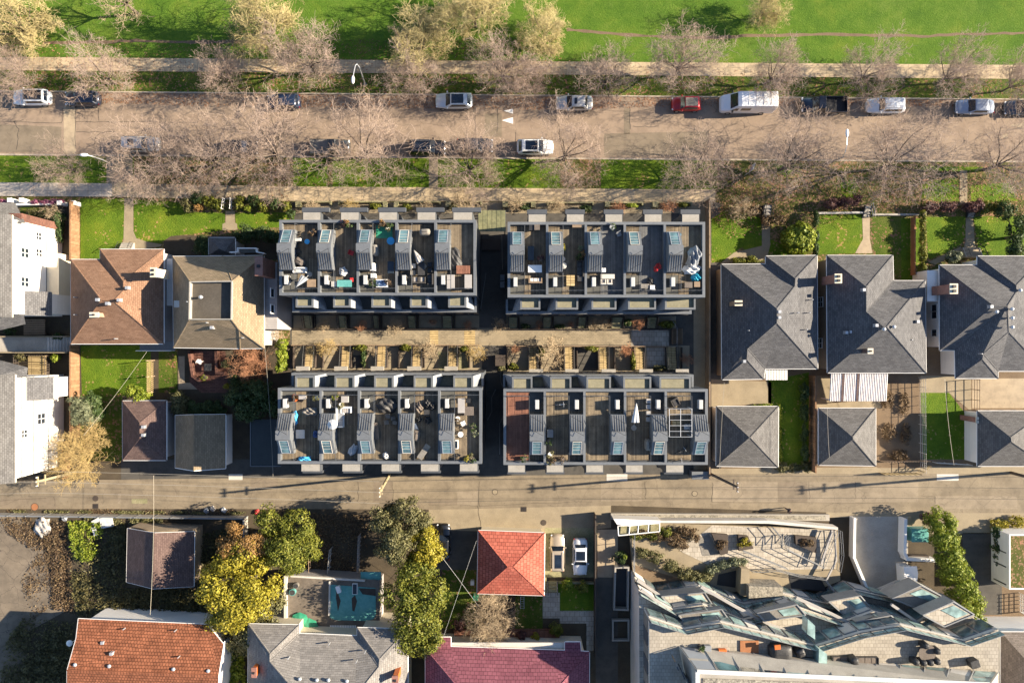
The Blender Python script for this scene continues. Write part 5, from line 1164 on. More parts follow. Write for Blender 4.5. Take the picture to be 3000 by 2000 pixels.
    for u in range(5):
        x = (X[u] + X[u + 1]) / 2
        for dx in (-1.1, 1.0):
            window_y(o, x + dx, Yl, 4.6, 1.3, 1.6, -1 if s > 0 else 1, 'black'); window_y(o, x + dx, Yo, 5.0, 1.3, 1.8, 1 if s > 0 else -1, 'black')
    # air conditioners stand on the service roofs
    for u in range(5):
        a, c = X[u] + .3, X[u + 1] - .3
        x = a + .55 if hut_left else c - .55
        ac(f"white air conditioning unit on the {['first', 'second', 'third', 'fourth', 'fifth'][u]} roof terrace from the left, {key} row", x, yy(45), ZD + .04, math.pi / 2)
    return o

def ac(label, x, y, z, rz, s=1.0):
    o = proto('air_conditioner', label, 'air conditioner', 'air conditioners on the townhouse roofs')
    b = MB(); b.box((0, 0, .12), (1.0 * s, .42 * s, .85 * s)); b.build('casing', 'ac_white', o, bevel=.03)
    b = MB(); b.tube((.18, -.21 * s, .55), (.18, -.235 * s, .55), .3, .3, 16); b.build('fan_grille', 'black', o)
    [MB().box((q, 0, 0), (.08, .5, .12)).build('foot', 'rail', o) for q in (-.35, .35)]
    return place(o, (x, y, z), rz)

ROW = {}
ROW['ul'] = block('dark clad townhouse row of five at the upper left, nearest the park street', [818, 935, 1049, 1162, 1276, 1395], 644, 865, 914, (860, 1397), True,
      [(866, 918), (976, 1027), (1088, 1145), (1201, 1252), (1313, 1366)], [(887, 940), (998, 1052), (1110, 1164), (1222, 1277), (1327, 1385)], ['deck', 'deck', 'deck', 'deck', 'deck'], 'upper left')
ROW['ur'] = block('dark clad townhouse row of five at the upper right, beside the fenced path', [1487, 1603, 1716, 1830, 1947, 2066], 650, 871, 919, (1482, 2023), True,
      [(1524, 1583), (1628, 1694), (1733, 1806), (1840, 1922), (1948, 2038)], [(1547, 1600), (1659, 1711), (1772, 1824), (1887, 1939), (1997, 2049)], ['deck', 'deck', 'deck_grey', 'deck_grey', 'deck'], 'upper right')
ROW['ll'] = block('dark clad townhouse row of five at the lower left, beside the lane pole', [814, 940, 1052, 1170, 1287, 1412], 1358, 1136, 1091, (858, 1417), True,
      [(864, 922), (980, 1038), (1096, 1153), (1212, 1268), (1328, 1386)], [(882, 938), (1002, 1056), (1117, 1171), (1232, 1286), (1346, 1400)], ['deck', 'deck', 'deck', 'deck', 'deck'], 'lower left')
ROW['lr'] = block('dark clad townhouse row of five at the lower right, with a red deck', [1475, 1596, 1712, 1831, 1950, 2074], 1361, 1139, 1096, (1474, 2029), False,
      [(1500, 1560), (1612, 1674), (1718, 1790), (1826, 1908), (1932, 2024)], [(1487, 1539), (1600, 1652), (1716, 1768), (1832, 1884), (1950, 2003)], ['deck_red', 'deck', 'deck', 'deck', 'deck'], 'lower right')

# ---------------------------------------------------------------- terrace furniture
TZ = ZD + .065
def at(px, py, dz=.4): return W2(px, py, TZ + dz)
def item(name, label, cat, px, py, rz=0, z=None, group=None, dz=.4):
    o = proto(name, label, cat, group); zz = TZ if z is None else z; x, y = W2(px, py, zz + dz); o.location = (x, y, zz); o.rotation_euler = (0, 0, rz); return o
def table(label, px, py, w, d, mat, rz=0, z=None, h=.72, name='table', leg='black', group=None, glass=None):
    o = item(name, label, 'table', px, py, rz, z, group)
    MB().box((0, 0, h - .05), (w, d, .05)).build('tabletop', mat, o, bevel=.01)
    for sx in (-1, 1):
        for sy in (-1, 1): MB().box((sx * (w / 2 - .06), sy * (d / 2 - .06), 0), (.05, .05, h - .052)).build('leg', leg, o)
    return o
def round_table(label, px, py, r, mat, z=None):
    o = item('round_table', label, 'table', px, py, 0, z); MB().cyl((0, 0, .68), r, .04, 24).build('tabletop', mat, o); MB().cyl((0, 0, .02), .05, .65, 8).build('pedestal', 'black', o); MB().cyl((0, 0, 0), r * .5, .03, 16).build('base', 'black', o); return o
def sofa(label, px, py, w, d, rz, frame='wicker', cush='cushion', z=None, name='sofa', cat='sofa', n=2, group=None):
    o = item(name, label, cat, px, py, rz, z, group)
    MB().box((0, 0, .02), (w, d, .3)).build('frame', frame, o, bevel=.02)
    MB().box((0, d / 2 - .09, .32), (w, .16, .42)).build('backrest', frame, o, bevel=.03)
    for s in (-1, 1): MB().box((s * (w / 2 - .07), -.09, .325), (.13, d - .2, .24)).build('armrest', frame, o, bevel=.03)
    k = (w - .3) / n
    for i in range(n): MB().box((-w / 2 + .15 + k * (i + .5), -.08, .323), (k - .03, d - .24, .13)).build('cushion', cush, o, bevel=.04)
    return o
def chair(label, px, py, rz, mat='black', seat=None, z=None, group=None):
    o = item('terrace_chair', label, 'chair', px, py, rz, z, group)
    MB().box((0, 0, .42), (.5, .5, .05)).build('seat', seat or mat, o, bevel=.02); MB().box((0, .24, .475), (.5, .05, .45)).build('backrest', mat, o, bevel=.02)
    for sx in (-1, 1):
        for sy in (-1, 1): MB().box((sx * .21, sy * .21, 0), (.04, .04, .42)).build('leg', mat, o)
    return o
def lounger(label, px, py, rz, mat='cover_grey', z=None):
    o = item('sun_lounger', label, 'lounger', px, py, rz, z)
    MB().box((0, -.3, .3), (.65, 1.3, .1)).build('seat', mat, o, bevel=.03)
    b = MB(); b.add([(-.32, .36, .3), (.32, .36, .3), (.32, .95, .7), (-.32, .95, .7), (-.32, .36, .4), (.32, .36, .4), (.32, .93, .8), (-.32, .93, .8)], [(3, 2, 1, 0), (4, 5, 6, 7), (0, 1, 5, 4), (1, 2, 6, 5), (2, 3, 7, 6), (3, 0, 4, 7)]); b.build('backrest', mat, o)
    for sx in (-1, 1):
        for y in (-.85, .3): MB().box((sx * .28, y, 0), (.05, .05, .3)).build('leg', 'rail', o)
    return o
def grill(label, px, py, rz, mat='cover_grey', w=1.3, d=.62, z=None):
    o = item('covered_grill', label, 'barbecue', px, py, rz, z, dz=.6); g = random.Random(int(px)); b = MB()
    n_ = 18; rings = [(0, 1.0), (.45, 1.02), (.85, .98), (1.05, .86), (1.16, .5)]; V = []
    for z_, k in rings:
        for i in range(n_):
            a = 2 * math.pi * i / n_; cx, cy = math.cos(a), math.sin(a); e = .45
            X = math.copysign(abs(cx) ** e, cx) * w / 2 * k; Y = math.copysign(abs(cy) ** e, cy) * d / 2 * k
            f = 1 + .07 * math.sin(a * 7 + z_ * 3) * (1.1 - z_) + g.uniform(-.02, .02); V.append((X * f, Y * f, z_))
    F = [(j * n_ + i, j * n_ + (i + 1) % n_, (j + 1) * n_ + (i + 1) % n_, (j + 1) * n_ + i) for j in range(4) for i in range(n_)] + [tuple(range(4 * n_, 5 * n_))]
    b.add(V, F).build('cover', mat, o, smooth=True); MB().tube((-w * .3, 0, 1.18), (w * .3, 0, 1.18), .025, None, 6).build('handle', 'black', o); return o
def heap(label, name, cat, px, py, w, d, h, mat, rz=0, z=None, seed=1, smooth=True):
    """crumpled cloth or tarp over something"""
    o = item(name, label, cat, px, py, rz, z, dz=h / 2); g = random.Random(seed); k = 15; b = MB(); V = []
    ph = [g.uniform(0, 6) for _ in range(6)]
    for j in range(k):
        for i in range(k):
            u, v = i / (k - 1) * 2 - 1, j / (k - 1) * 2 - 1; e = max(0, 1 - (abs(u) ** 2.6 + abs(v) ** 2.6) * .62)
            zz = h * e * (.62 + .2 * math.sin(u * 5 + ph[0]) * math.cos(v * 4 + ph[1]) + .18 * math.sin(u * 9 + v * 7 + ph[2])) + .05 * abs(math.sin(u * 14 + v * 9 + ph[3]))
            V.append((u * w / 2 * (1 + .1 * math.sin(v * 4 + ph[4])) * (1 - .15 * v * v), v * d / 2 * (1 + .1 * math.sin(u * 5 + ph[5])) * (1 - .15 * u * u), max(.01, zz)))
    b.add(V, [(j * k + i, j * k + i + 1, (j + 1) * k + i + 1, (j + 1) * k + i) for j in range(k - 1) for i in range(k - 1)])
    me = b.build('sheet', mat, o, smooth=smooth); return o
def umbrella_closed(label, px, py, rz, mat, L=2.3, z=None):
    o = item('folded_parasol', label, 'parasol', px, py, rz, z, dz=.9)
    b = MB(); n_ = 16; V = []
    for t, r in ((0, .34), (.3, .3), (.7, .18), (1, .04)):
        for i in range(n_):
            a = 2 * math.pi * i / n_; q = r * (1 + .35 * (i % 2) * (1 - t)); V.append((q * math.cos(a), -L * .35 + t * L * .8, .95 + q * math.sin(a) * .6 + t * .7))
    b.add(V, [(j * n_ + i, j * n_ + (i + 1) % n_, (j + 1) * n_ + (i + 1) % n_, (j + 1) * n_ + i) for j in range(3) for i in range(n_)]); b.build('canopy', mat, o)
    MB().tube((0, -L * .6, .04), (0, L * .48, 1.68), .025, None, 8).build('pole', 'steel', o); MB().cyl((0, -L * .62, 0), .3, .07, 16).build('base', 'concrete', o); return o
def parasol(label, px, py, r, mat, z=None, h=2.1):
    o = item('open_parasol', label, 'parasol', px, py, 0, z, dz=h); n_ = 8; V = [(0, 0, h + .3)] + [(r * math.cos(2 * math.pi * i / n_), r * math.sin(2 * math.pi * i / n_), h) for i in range(n_)]
    MB().add(V, [(0, i + 1, (i + 1) % n_ + 1) for i in range(n_)]).build('canopy', mat, o); MB().cyl((0, 0, 0), .025, h + .35, 8).build('pole', 'steel', o); MB().cyl((0, 0, 0), .25, .08, 16).build('base', 'black', o); return o
def crate(label, px, py, w, d, h, mat, rz=0, z=None, lid=None, name='storage_box', cat='box'):
    o = item(name, label, cat, px, py, rz, z); MB().box((0, 0, 0), (w, d, h)).build('body', mat, o, bevel=.02); MB().box((0, 0, h + .002), (w + .05, d + .05, .06)).build('lid', lid or mat, o, bevel=.015)
    return o
def pot(label, px, py, r, h, leaf, mat='cover_brown', z=None, n=160, fr=.5, size=.09):
    o = item('potted_plant', label, 'plant', px, py, 0, z); MB().tube((0, 0, 0), (0, 0, h), r * .75, r, 14).build('pot', mat, o)
    V, F = leaf_cloud(int(px), [(0, 0, h + fr * .6, fr, fr, fr * .8)], n, size, sub=7); arrays('foliage', V, F, leaf, o); return o
def bicycle(label, px, py, rz, z=None, mat='black'):
    o = item('bicycle', label, 'bicycle', px, py, rz, z)
    for x in (-.5, .5):
        b = MB(); P = [(x + .33 * math.cos(a * .349), .0, .34 + .33 * math.sin(a * .349)) for a in range(19)]; b.path(P, .022, 4); b.build('wheel', 'rubber', o)
    b = MB(); b.path([(-.5, 0, .34), (-.15, 0, .34), (.35, 0, .8), (-.2, 0, .8), (-.5, 0, .34)], .02); b.path([(-.15, 0, .34), (-.22, 0, .9)], .02); b.path([(.5, 0, .34), (.35, 0, .95)], .02); b.build('frame', mat, o)
    MB().path([(.33, -.28, .98), (.37, 0, .96), (.33, .28, .98)], .018).build('handlebar', 'steel', o); MB().box((-.23, 0, .9), (.24, .13, .05)).build('saddle', 'black', o); return o

# upper left row
ac('small white air conditioner on a stand beside the first skylight of the upper left row', *at(873, 704), TZ, .1, .8)
round_table('small pale blue round stool on the first terrace of the upper left row', 902, 709, .28, 'tarp_blue')
chair('black folding chair beside the first stair enclosure, upper left row', 872, 736, .6)
grill('tan covered armchair on the first terrace of the upper left row', 879, 766, 2.6, 'cover_brown', 1.0, .8)
sofa('white bench with cushions on the first terrace, upper left row', 878, 791, 1.5, .6, 0, 'white', 'cloth_white', n=3)
umbrella_closed('pale blue folded parasol lying low on the first terrace, upper left row', 886, 824, 2.6, 'bay_pale', 1.6)
crate('brown wooden chest by the inner rail of the first terrace, upper left row', 914, 830, .9, .8, .6, 'old_wood')
pot('black planter of dark twigs in the far corner of the first terrace, upper left row', 918, 683, .35, .5, 'leaf_brown', 'black')
for i, (a, c_) in enumerate(((1006, 655), (1017, 654), (1022, 660))): pot(['reddish potted plant at the corner of the second terrace', 'pale flowering potted plant at the outer wall of the second terrace', 'small dark potted plant at the outer wall of the second terrace'][i] + ', upper left row', a, c_, .22, .35, ['leaf_purple', 'leaf_orange', 'leaf_dark'][i])
chair('red chair on the second terrace, upper left row', 1030, 741, 1.2, 'red')
heap('white crumpled sheet over a chair on the second terrace, upper left row', 'covered_chair', 'cover', 1004, 795, .9, 1.0, .8, 'cloth_white', .5)
table('teal topped table on the second terrace, upper left row', 1011, 831, 1.6, .75, 'tarp_teal')
crate('bright red box beside the teal table, upper left row', 1031, 820, .32, .4, .5, 'red')
crate('pale crate with lid at the end of the teal table, upper left row', 979, 832, .5, .55, .5, 'pale_concrete')
grill('tan covered barbecue on the third terrace, upper left row', 1098, 733, 1.57, 'cover_grey', 1.2, .75)
round_table('blue patterned round table on the third terrace, upper left row', 1146, 707, .42, 'tarp_blue')
MB().flat([at(1102, 660, 0), at(1150, 660, 0), at(1150, 698, 0), at(1102, 698, 0)], TZ + .012).build('green_rug', 'tarp_green', None, 'dark green artificial grass rug on the third terrace of the upper left row', 'rug')
for i, (a, c_) in enumerate(((1118, 655), (1127, 657), (1137, 668), (1143, 662))): pot(['orange leaved potted shrub by the green rug', 'twiggy tan potted shrub by the green rug', 'white pot with small plant by the green rug', 'dark potted plant in the corner by the green rug'][i] + ', upper left row', a, c_, .24, .4, ['leaf_orange', 'leaf_brown', 'leaf_olive', 'leaf_dark'][i], 'white' if i == 2 else 'cover_brown')
table('white framed glass table on the third terrace, upper left row', 1146, 784, .7, 1.3, 'dark_glass', leg='white')
crate('tall white cabinet on the third terrace, upper left row', 1094, 783, .5, .8, .9, 'white', name='cabinet', cat='cabinet')
crate('rounded white bin under the cabinet, upper left row', 1095, 808, .5, .45, .7, 'cloth_white', name='bin', cat='bin')
o = item('planter_trough', 'square white rimmed trough full of blue clutter, upper left row', 'trough', 1119, 830, 0)
MB().box((0, 0, 0), (1.25, .85, .5)).build('tub', 'white', o); MB().box((0, 0, .5), (1.1, .7, .04)).build('water', m_noise('clutter', (.02, .03, .06), (.35, .45, .6), 6, 4, .5, lo=.4, hi=.6), o)
pot('dark potted tangle beside the blue trough, upper left row', 1094, 831, .3, .35, 'leaf_dark')
pot('pale dried potted plant beside the blue trough, upper left row', 1139, 825, .25, .4, 'leaf_brown')
grill('grey covered barbecue at the outer end of the fourth terrace, upper left row', 1245, 681, 0.05, 'cover_grey', 1.15, .72)
umbrella_closed('tan folded parasol leaning on the fourth terrace, upper left row', 1226, 754, .5, 'cushion', 1.6)
table('black slatted dining table on the fourth terrace, upper left row', 1235, 788, .75, 1.4, 'cover_black')
for i, (a, c_, r_) in enumerate(((1211, 779, 1.57), (1211, 799, 1.57), (1259, 775, -1.57), (1260, 792, -1.57))): chair(['cream chair at the outer left of', 'grey chair at the inner left of', 'black chair at the outer right of', 'black chair at the inner right of'][i] + ' the black dining table, upper left row', a, c_, r_, ['pale_concrete', 'cover_grey', 'black', 'black'][i])
for i, (a, c_) in enumerate(((1217, 821), (1237, 821))): sofa(['tan cushioned armchair nearer the stair', 'tan cushioned armchair nearer the party wall'][i] + ' at the inner rail, upper left row', a, c_, .75, .75, 3.14, 'wicker', 'cushion', n=1, name='armchair', cat='armchair')
sofa('dark wicker sofa along the fourth party wall, upper left row', 1261, 818, 1.2, .7, -1.57, 'wicker', 'cover_black')
heap('black crumpled tarpaulin on the fifth terrace, upper left row', 'tarpaulin', 'tarp', 1333, 758, 1.3, 2.4, .55, 'cover_black', .2, seed=5)
crate('long grey bench box by the stair on the fifth terrace, upper left row', 1321, 826, .8, 1.5, .6, 'cover_grey', lid='cushion')
crate('long grey bench box by the end parapet on the fifth terrace, upper left row', 1372, 826, .75, 1.5, .6, 'cover_grey', lid='cushion')
o = item('pergola_frame', 'wooden bench frame beside the end parapet of the fifth terrace, upper left row', 'frame', 1357, 790, 0); MB().box((0, 0, .4), (1.5, .9, .05)).build('top', 'deck_red', o); [MB().box((sx * .7, sy * .4, 0), (.07, .07, .4)).build('leg', 'old_wood', o) for sx in (-1, 1) for sy in (-1, 1)]
# upper right row
crate('dark blue covered lounger box on the first terrace, upper right row', 1555, 742, .65, 1.5, .5, 'cover_black', lid='dark_glass')
table('white ribbed table on the first terrace, upper right row', 1567, 788, 1.5, .8, 'white')
pot('dark leafless potted shrub on the first terrace, upper right row', 1584, 758, .3, .4, 'leaf_purple')
crate('tan side cabinet at the outer wall of the first terrace, upper right row', 1573, 667, .55, .55, .6, 'cover_brown'); crate('black side table at the outer wall of the first terrace, upper right row', 1557, 667, .5, .6, .5, 'black')
sofa('bench with white towels by the inner rail of the first terrace, upper right row', 1568, 822, 1.5, .6, 3.14, 'old_wood', 'cloth_white', n=3)
crate('long wooden planter at the outer wall of the second terrace, upper right row', 1693, 661, 1.2, .4, .5, 'old_wood')
round_table('tan round table on the second terrace, upper right row', 1650, 779, .36, 'pale_concrete'); round_table('small striped round stool on the second terrace, upper right row', 1648, 760, .28, 'cushion')
for i, (a, c_) in enumerate(((1703, 729), (1705, 745), (1698, 752))): pot(['silver grey potted plant', 'orange potted plant', 'dark potted plant'][i] + ' along the second party wall, upper right row', a, c_, .28, .4, ['leaf_blue', 'leaf_orange', 'leaf_dark'][i])
sofa('dark wicker sofa along the second party wall, upper right row', 1700, 787, 1.8, .8, -1.57, 'wicker', 'cover_black', n=3)
crate('striped wooden chest on the second terrace, upper right row', 1671, 822, .85, 1.1, .5, 'tread'); crate('black box behind the striped chest, upper right row', 1700, 817, .6, .5, .5, 'cover_black')
pot('yellow green potted plant on the stair side of the second terrace, upper right row', 1645, 727, .22, .4, 'leaf_yellow')
chair('grey frame chair near the third party wall, upper right row', 1813, 686, .4, 'rail'); pot('shiny metal pot at the outer wall of the third terrace, upper right row', 1794, 665, .3, .4, 'leaf_dark', 'steel', n=40)
crate('white fan heater on the third terrace, upper right row', 1766, 792, .5, .4, .7, 'white', name='heater', cat='heater')
table('long pale bench table on the third terrace, upper right row', 1780, 810, 1.5, .5, 'pale_concrete', h=.5)
for i, (a, c_) in enumerate(((1767, 826), (1785, 826))): sofa(['pale armchair nearer the stair', 'pale armchair nearer the open deck'][i] + ' on the third terrace, upper right row', a, c_, .6, .6, 3.14, 'pale_concrete', 'cushion', n=1, name='armchair', cat='armchair')
pot('red leaved potted shrub on the fourth terrace, upper right row', 1924, 785, .25, .35, 'red', n=260, fr=.6)
heap('black bag on the fourth terrace, upper right row', 'bag', 'bag', 1906, 823, .7, .8, .45, 'cover_black', seed=8)
crate('grey mat box by the inner rail of the fourth terrace, upper right row', 1890, 838, .9, .45, .3, 'cover_grey'); chair('white wire chair by the inner rail of the fourth terrace, upper right row', 1911, 842, 3.1, 'white')
heap('long bright blue rolled tarpaulin on the fifth terrace, upper right row', 'tarpaulin', 'tarp', 1992, 710, .42, 2.0, .6, 'tarp_blue', 0, seed=11)
heap('big pale blue and white tarpaulin heap by the end parapet, upper right row', 'tarpaulin', 'tarp', 2036, 752, 1.5, 2.4, 1.3, 'bay_pale', -.25, seed=12)
heap('white tarpaulin spread beside the blue heap, upper right row', 'tarpaulin', 'tarp', 2028, 788, 2.0, 1.1, .8, 'cloth_white', .1, seed=13)
heap('turquoise tarpaulin over furniture by the end parapet, upper right row', 'tarpaulin', 'tarp', 2041, 812, 1.1, .9, .8, m_noise('turquoise_tarp', (.02, .3, .42), (.05, .5, .62), 5, 1, .4, .5), 0, seed=14)
crate('brown chest by the inner rail of the fifth terrace, upper right row', 2016, 835, .8, .6, .5, 'cover_brown'); crate('open tan wooden box by the end parapet, upper right row', 2041, 833, .6, .55, .5, 'old_wood')
# lower left row
for i, (a, c_) in enumerate(((864, 1169), (872, 1163), (862, 1162))): pot(['large orange flower pot in front', 'second orange flower pot nearest the bench', 'small orange flower pot behind the other two'][i] + ', first terrace of the lower left row', a, c_, .28, .4, 'leaf_brown', 'orange', n=30, fr=.2)
crate('white bench box at the inner wall of the first terrace, lower left row', 886, 1163, .7, .4, .5, 'cushion'); pot('white potted plant at the inner party wall of the first terrace, lower left row', 928, 1165, .25, .4, 'leaf_olive', 'white')
heap('long bright blue tarpaulin roll by the first stair enclosure, lower left row', 'tarpaulin', 'tarp', 863, 1224, .6, 1.5, .6, 'tarp_blue', 0, seed=15)
heap('white covered furniture across the first terrace, lower left row', 'covered_sofa', 'cover', 907, 1206, 1.7, .9, .7, 'cover_grey', 0, seed=16)
table('square pale wooden table on the first terrace, lower left row', 882, 1270, .95, .95, 'pale_concrete', leg='old_wood')
heap('blue covered chair beside the first party wall, lower left row', 'covered_chair', 'cover', 923, 1272, .55, .75, .7, m_plain('blue_cover', (.1, .15, .32), .6), 0, seed=17)
heap('bright blue covered tub by the lane parapet of the first terrace, lower left row', 'covered_tub', 'cover', 891, 1345, 1.45, .6, .55, 'tarp_blue', 0, seed=18)
crate('tan armchair box at the inner wall of the second terrace, lower left row', 1011, 1169, .75, .65, .5, 'cushion'); pot('tall green potted plant by the second inner wall, lower left row', 985, 1166, .25, .4, 'leaf_green'); pot('small white potted plant below the green one, lower left row', 998, 1185, .2, .35, 'leaf_olive', 'white')
sofa('white framed outdoor sofa running along the second terrace, lower left row', 996, 1222, 2.2, .8, 1.57, 'white', 'bay_pale', n=3); sofa('short white framed outdoor sofa at the head of the second terrace, lower left row', 1014, 1200, 1.2, .7, 0, 'white', 'cushion', n=2)
parasol('open white parasol over the second stair enclosure, lower left row', 974, 1243, .55, 'cloth_white', h=3.0)
heap('grey crumpled sheet near the second party wall, lower left row', 'crumpled_sheet', 'tarp', 1033, 1318, .8, 1.3, .5, 'cloth_white', -.6, seed=19)
heap('big black tarpaulin over furniture on the third terrace, lower left row', 'tarpaulin', 'tarp', 1132, 1188, 2.3, 1.6, .8, 'cover_black', 0, seed=20)
for i, (a, c_, r_) in enumerate(((1136, 1218, 0), (1152, 1225, 0), (1132, 1236, .2), (1157, 1236, -.2))): chair(['black chair closest to the black tarpaulin', 'black chair by the third party wall', 'black chair with grey seat', 'black chair at the edge of the seating'][i] + ', third terrace of the lower left row', a, c_, r_, 'black', 'cover_grey')
lounger('tan lounger beside the third stair enclosure, lower left row', 1100, 1262, .1, 'cover_brown')
heap('cream crumpled bag on the third terrace, lower left row', 'bag', 'bag', 1130, 1335, .6, .8, .4, 'cloth_white', .5, seed=21)
for i, (a, c_) in enumerate(((1226, 1194), (1252, 1183), (1266, 1190), (1225, 1229), (1252, 1231))): heap(['brown covered sofa by the stair of', 'black covered chair by the inner wall of', 'black covered chair in the corner of', 'small black covered stool on', 'black covered armchair in the middle of'][i] + ' the fourth terrace, lower left row', 'covered_chair', 'cover', a, c_, (1.0, .75, .7, .7, .8)[i], (1.2, .9, .8, .6, .8)[i], .75, 'cover_brown' if i == 0 else 'cover_black', .1 * i, seed=30 + i)
table('dark low table between the covered chairs, lower left row', 1250, 1208, .6, .6, 'cover_black', h=.5)
grill('brown covered barbecue on the fourth terrace, lower left row', 1219, 1274, 1.4, 'cover_brown', 1.2, .8); crate('white folded ladder box beside the brown barbecue, lower left row', 1217, 1252, .35, .8, .4, 'white', .4)
lounger('grey angled lounger near the lane end of the fourth terrace, lower left row', 1242, 1322, -.6, 'cover_grey')
table('wooden table with dark seats on the fifth terrace, lower left row', 1352, 1187, .75, 1.6, 'cushion'); crate('tan garden cabinet on the fifth terrace, lower left row', 1374, 1203, 1.0, .9, .6, 'cover_brown'); chair('black chair by the inner wall of the fifth terrace, lower left row', 1371, 1173, 0, 'black')
chair('white plastic chair on the fifth terrace, lower left row', 1357, 1240, .4, 'white'); pot('white planter by the fifth stair enclosure, lower left row', 1341, 1226, .26, .4, 'leaf_brown', 'white', n=40, fr=.25)
round_table('white round table on a dark mat, fifth terrace of the lower left row', 1350, 1271, .3, 'white')
o = item('open_tub', 'long white rimmed tub on the fifth terrace, lower left row', 'tub', 1337, 1302, 0); MB().box((0, 0, 0), (.45, 1.0, .4)).build('basin', 'white', o, bevel=.12); MB().box((0, 0, .4), (.3, .8, .012)).build('water', 'dark_glass', o)
for i, (a, c_) in enumerate(((1372, 1343), (1381, 1340), (1389, 1345), (1385, 1250), (1394, 1268))): pot(['yellowish potted shrub in the lane corner', 'tan potted grass in the lane corner', 'dark potted shrub in the lane corner', 'dark spiky plant along the end parapet', 'blue grey plant along the end parapet'][i] + ' of the fifth terrace, lower left row', a, c_, .22, .35, ['leaf_yellow', 'leaf_olive', 'leaf_dark', 'leaf_dark', 'leaf_blue'][i], n=90)
# lower right row
bicycle('white and black bicycle leaning on the inner rail of the second terrace, lower right row', 1641, 1184, .1, mat='white')
umbrella_closed('white striped folded parasol on the fourth terrace, lower right row', 1861, 1212, 0.0, 'cloth_white', 2.6)
for i, c_ in enumerate((1174, 1191, 1210, 1228)): crate(['beige cube stool nearest the inner wall', 'beige cube stool second from the inner wall', 'beige cube stool third from the inner wall', 'beige cube stool farthest from the inner wall'][i] + ' on the fourth terrace, lower right row', 1900, c_, .45, .45, .45, 'cushion', name='cube_stool', cat='stool')
grill('grey covered barbecue near the fourth stair enclosure, lower right row', 1900, 1302, 1.6, 'cover_grey', 1.25, .75)
o = item('metal_pergola', 'open metal pergola frame on the fifth terrace, lower right row', 'pergola', 1994, 1238, 0, dz=2.1); b = MB()
for x in (-1.2, 0, 1.2): b.tube((x, -1.5, 2.1), (x, 1.5, 2.1), .035, None, 5)
b.build('long_beam', 'steel', o); b = MB(); [b.tube((-1.2, -1.5 + i * .6, 2.12), (1.2, -1.5 + i * .6, 2.12), .03, None, 5) for i in range(6)]; b.build('cross_beam', 'steel', o)
[MB().tube((x, y, 0), (x, y, 2.1), .04, None, 6).build('post', 'steel', o) for x in (-1.2, 1.2) for y in (-1.5, 1.5)]
crate('slatted wooden crate under the metal pergola, lower right row', 1981, 1240, .9, .6, .55, 'tread'); heap('tangled white hose under the metal pergola, lower right row', 'hose', 'hose', 2014, 1250, .8, .6, .2, 'cloth_white', seed=40)
sofa('dark armchair at the inner wall of the fifth terrace, lower right row', 1978, 1178, .9, .9, .5, 'wicker', 'cover_black', n=1, name='armchair', cat='armchair')
bicycle('black bicycle parked by the lane parapet of the fifth terrace, lower right row', 1984, 1347, .2); bicycle('dark bicycle leaning in the middle of the fifth terrace, lower right row', 1995, 1318, .6)
for i, (a, c_) in enumerate(((1608, 1350), (1618, 1347), (1612, 1330), (1609, 1292), (1648, 1344), (1536, 1342))): pot(['tan potted shrub in the lane corner', 'dry potted shrub beside the tan one', 'white potted plant by the stair', 'climbing potted plant by the stair', 'boxy pot with twigs near the lane', 'dark pot on the red deck'][i] + ', lower right row', a, c_, .25, .4, ['leaf_olive', 'leaf_brown', 'leaf_olive', 'leaf_dark', 'leaf_brown', 'leaf_dark'][i], 'white' if i == 2 else 'cover_brown', n=90)
crate('grey boxed barbecue beside the second stair enclosure, lower right row', 1611, 1268, .6, .75, .9, 'seam', name='barbecue', cat='barbecue')
# ---------------------------------------------------------------- townhouse gardens
for key, xs, y, s_ in (('ll', [(867, 905), (979, 1017), (1086, 1124), (1193, 1233), (1302, 1340)], 1080, -1), ('lr', [(1550, 1591), (1656, 1695), (1763, 1804), (1873, 1913), (1980, 2018)], 1088, -1)):
    for a, c in xs:
        x0, y0 = W2(a, y - 7, 2.6); x1, y1 = W2(c, y + 6, 2.6); MB().bx(x0, x1, y1, y0, 2.3, 2.6).build('entry_canopy', 'bay_roof', ROW[key])
def ramp(label, x0, x1, ya, yb, za, zb, n, mat='tread', wall='dark_wood', group='garden steps of the townhouses'):
    A, B = W2(x0, ya), W2(x1, yb); o = thing('garden_steps', label, 'steps', ((A[0] + B[0]) / 2, (A[1] + B[1]) / 2, 0), group)
    b = MB(); 
    for i in range(n):
        f0, f1 = i / n, (i + 1) / n; z = za + (zb - za) * (i + 1) / n
        b.bx(A[0] + .06, B[0] - .06, A[1] + (B[1] - A[1]) * f0, A[1] + (B[1] - A[1]) * f1 + (.02 if B[1] < A[1] else -.02), 0, z)
    b.build('tread', mat, o)
    for x in (A[0], B[0]):
        b = MB(); b.add([(x - .05, A[1], 0), (x + .05, A[1], 0), (x + .05, B[1], 0), (x - .05, B[1], 0), (x - .05, A[1], za + .12), (x + .05, A[1], za + .12), (x + .05, B[1], zb + .12), (x - .05, B[1], zb + .12)], [(3, 2, 1, 0), (4, 5, 6, 7), (0, 1, 5, 4), (1, 2, 6, 5), (2, 3, 7, 6), (3, 0, 4, 7)]); b.build('side_wall', wall, o)
        b = MB(); b.tube((x, A[1], za + 1.0), (x, B[1], zb + 1.0), .03, None, 5); [b.tube((x, A[1] + (B[1] - A[1]) * f, za + (zb - za) * f + .3), (x, A[1] + (B[1] - A[1]) * f, za + (zb - za) * f + 1.0), .025, None, 5) for f in (0, .33, .66, 1)]; b.build('handrail', 'black', o)
    return o
od = ['first', 'second', 'third', 'fourth', 'fifth']
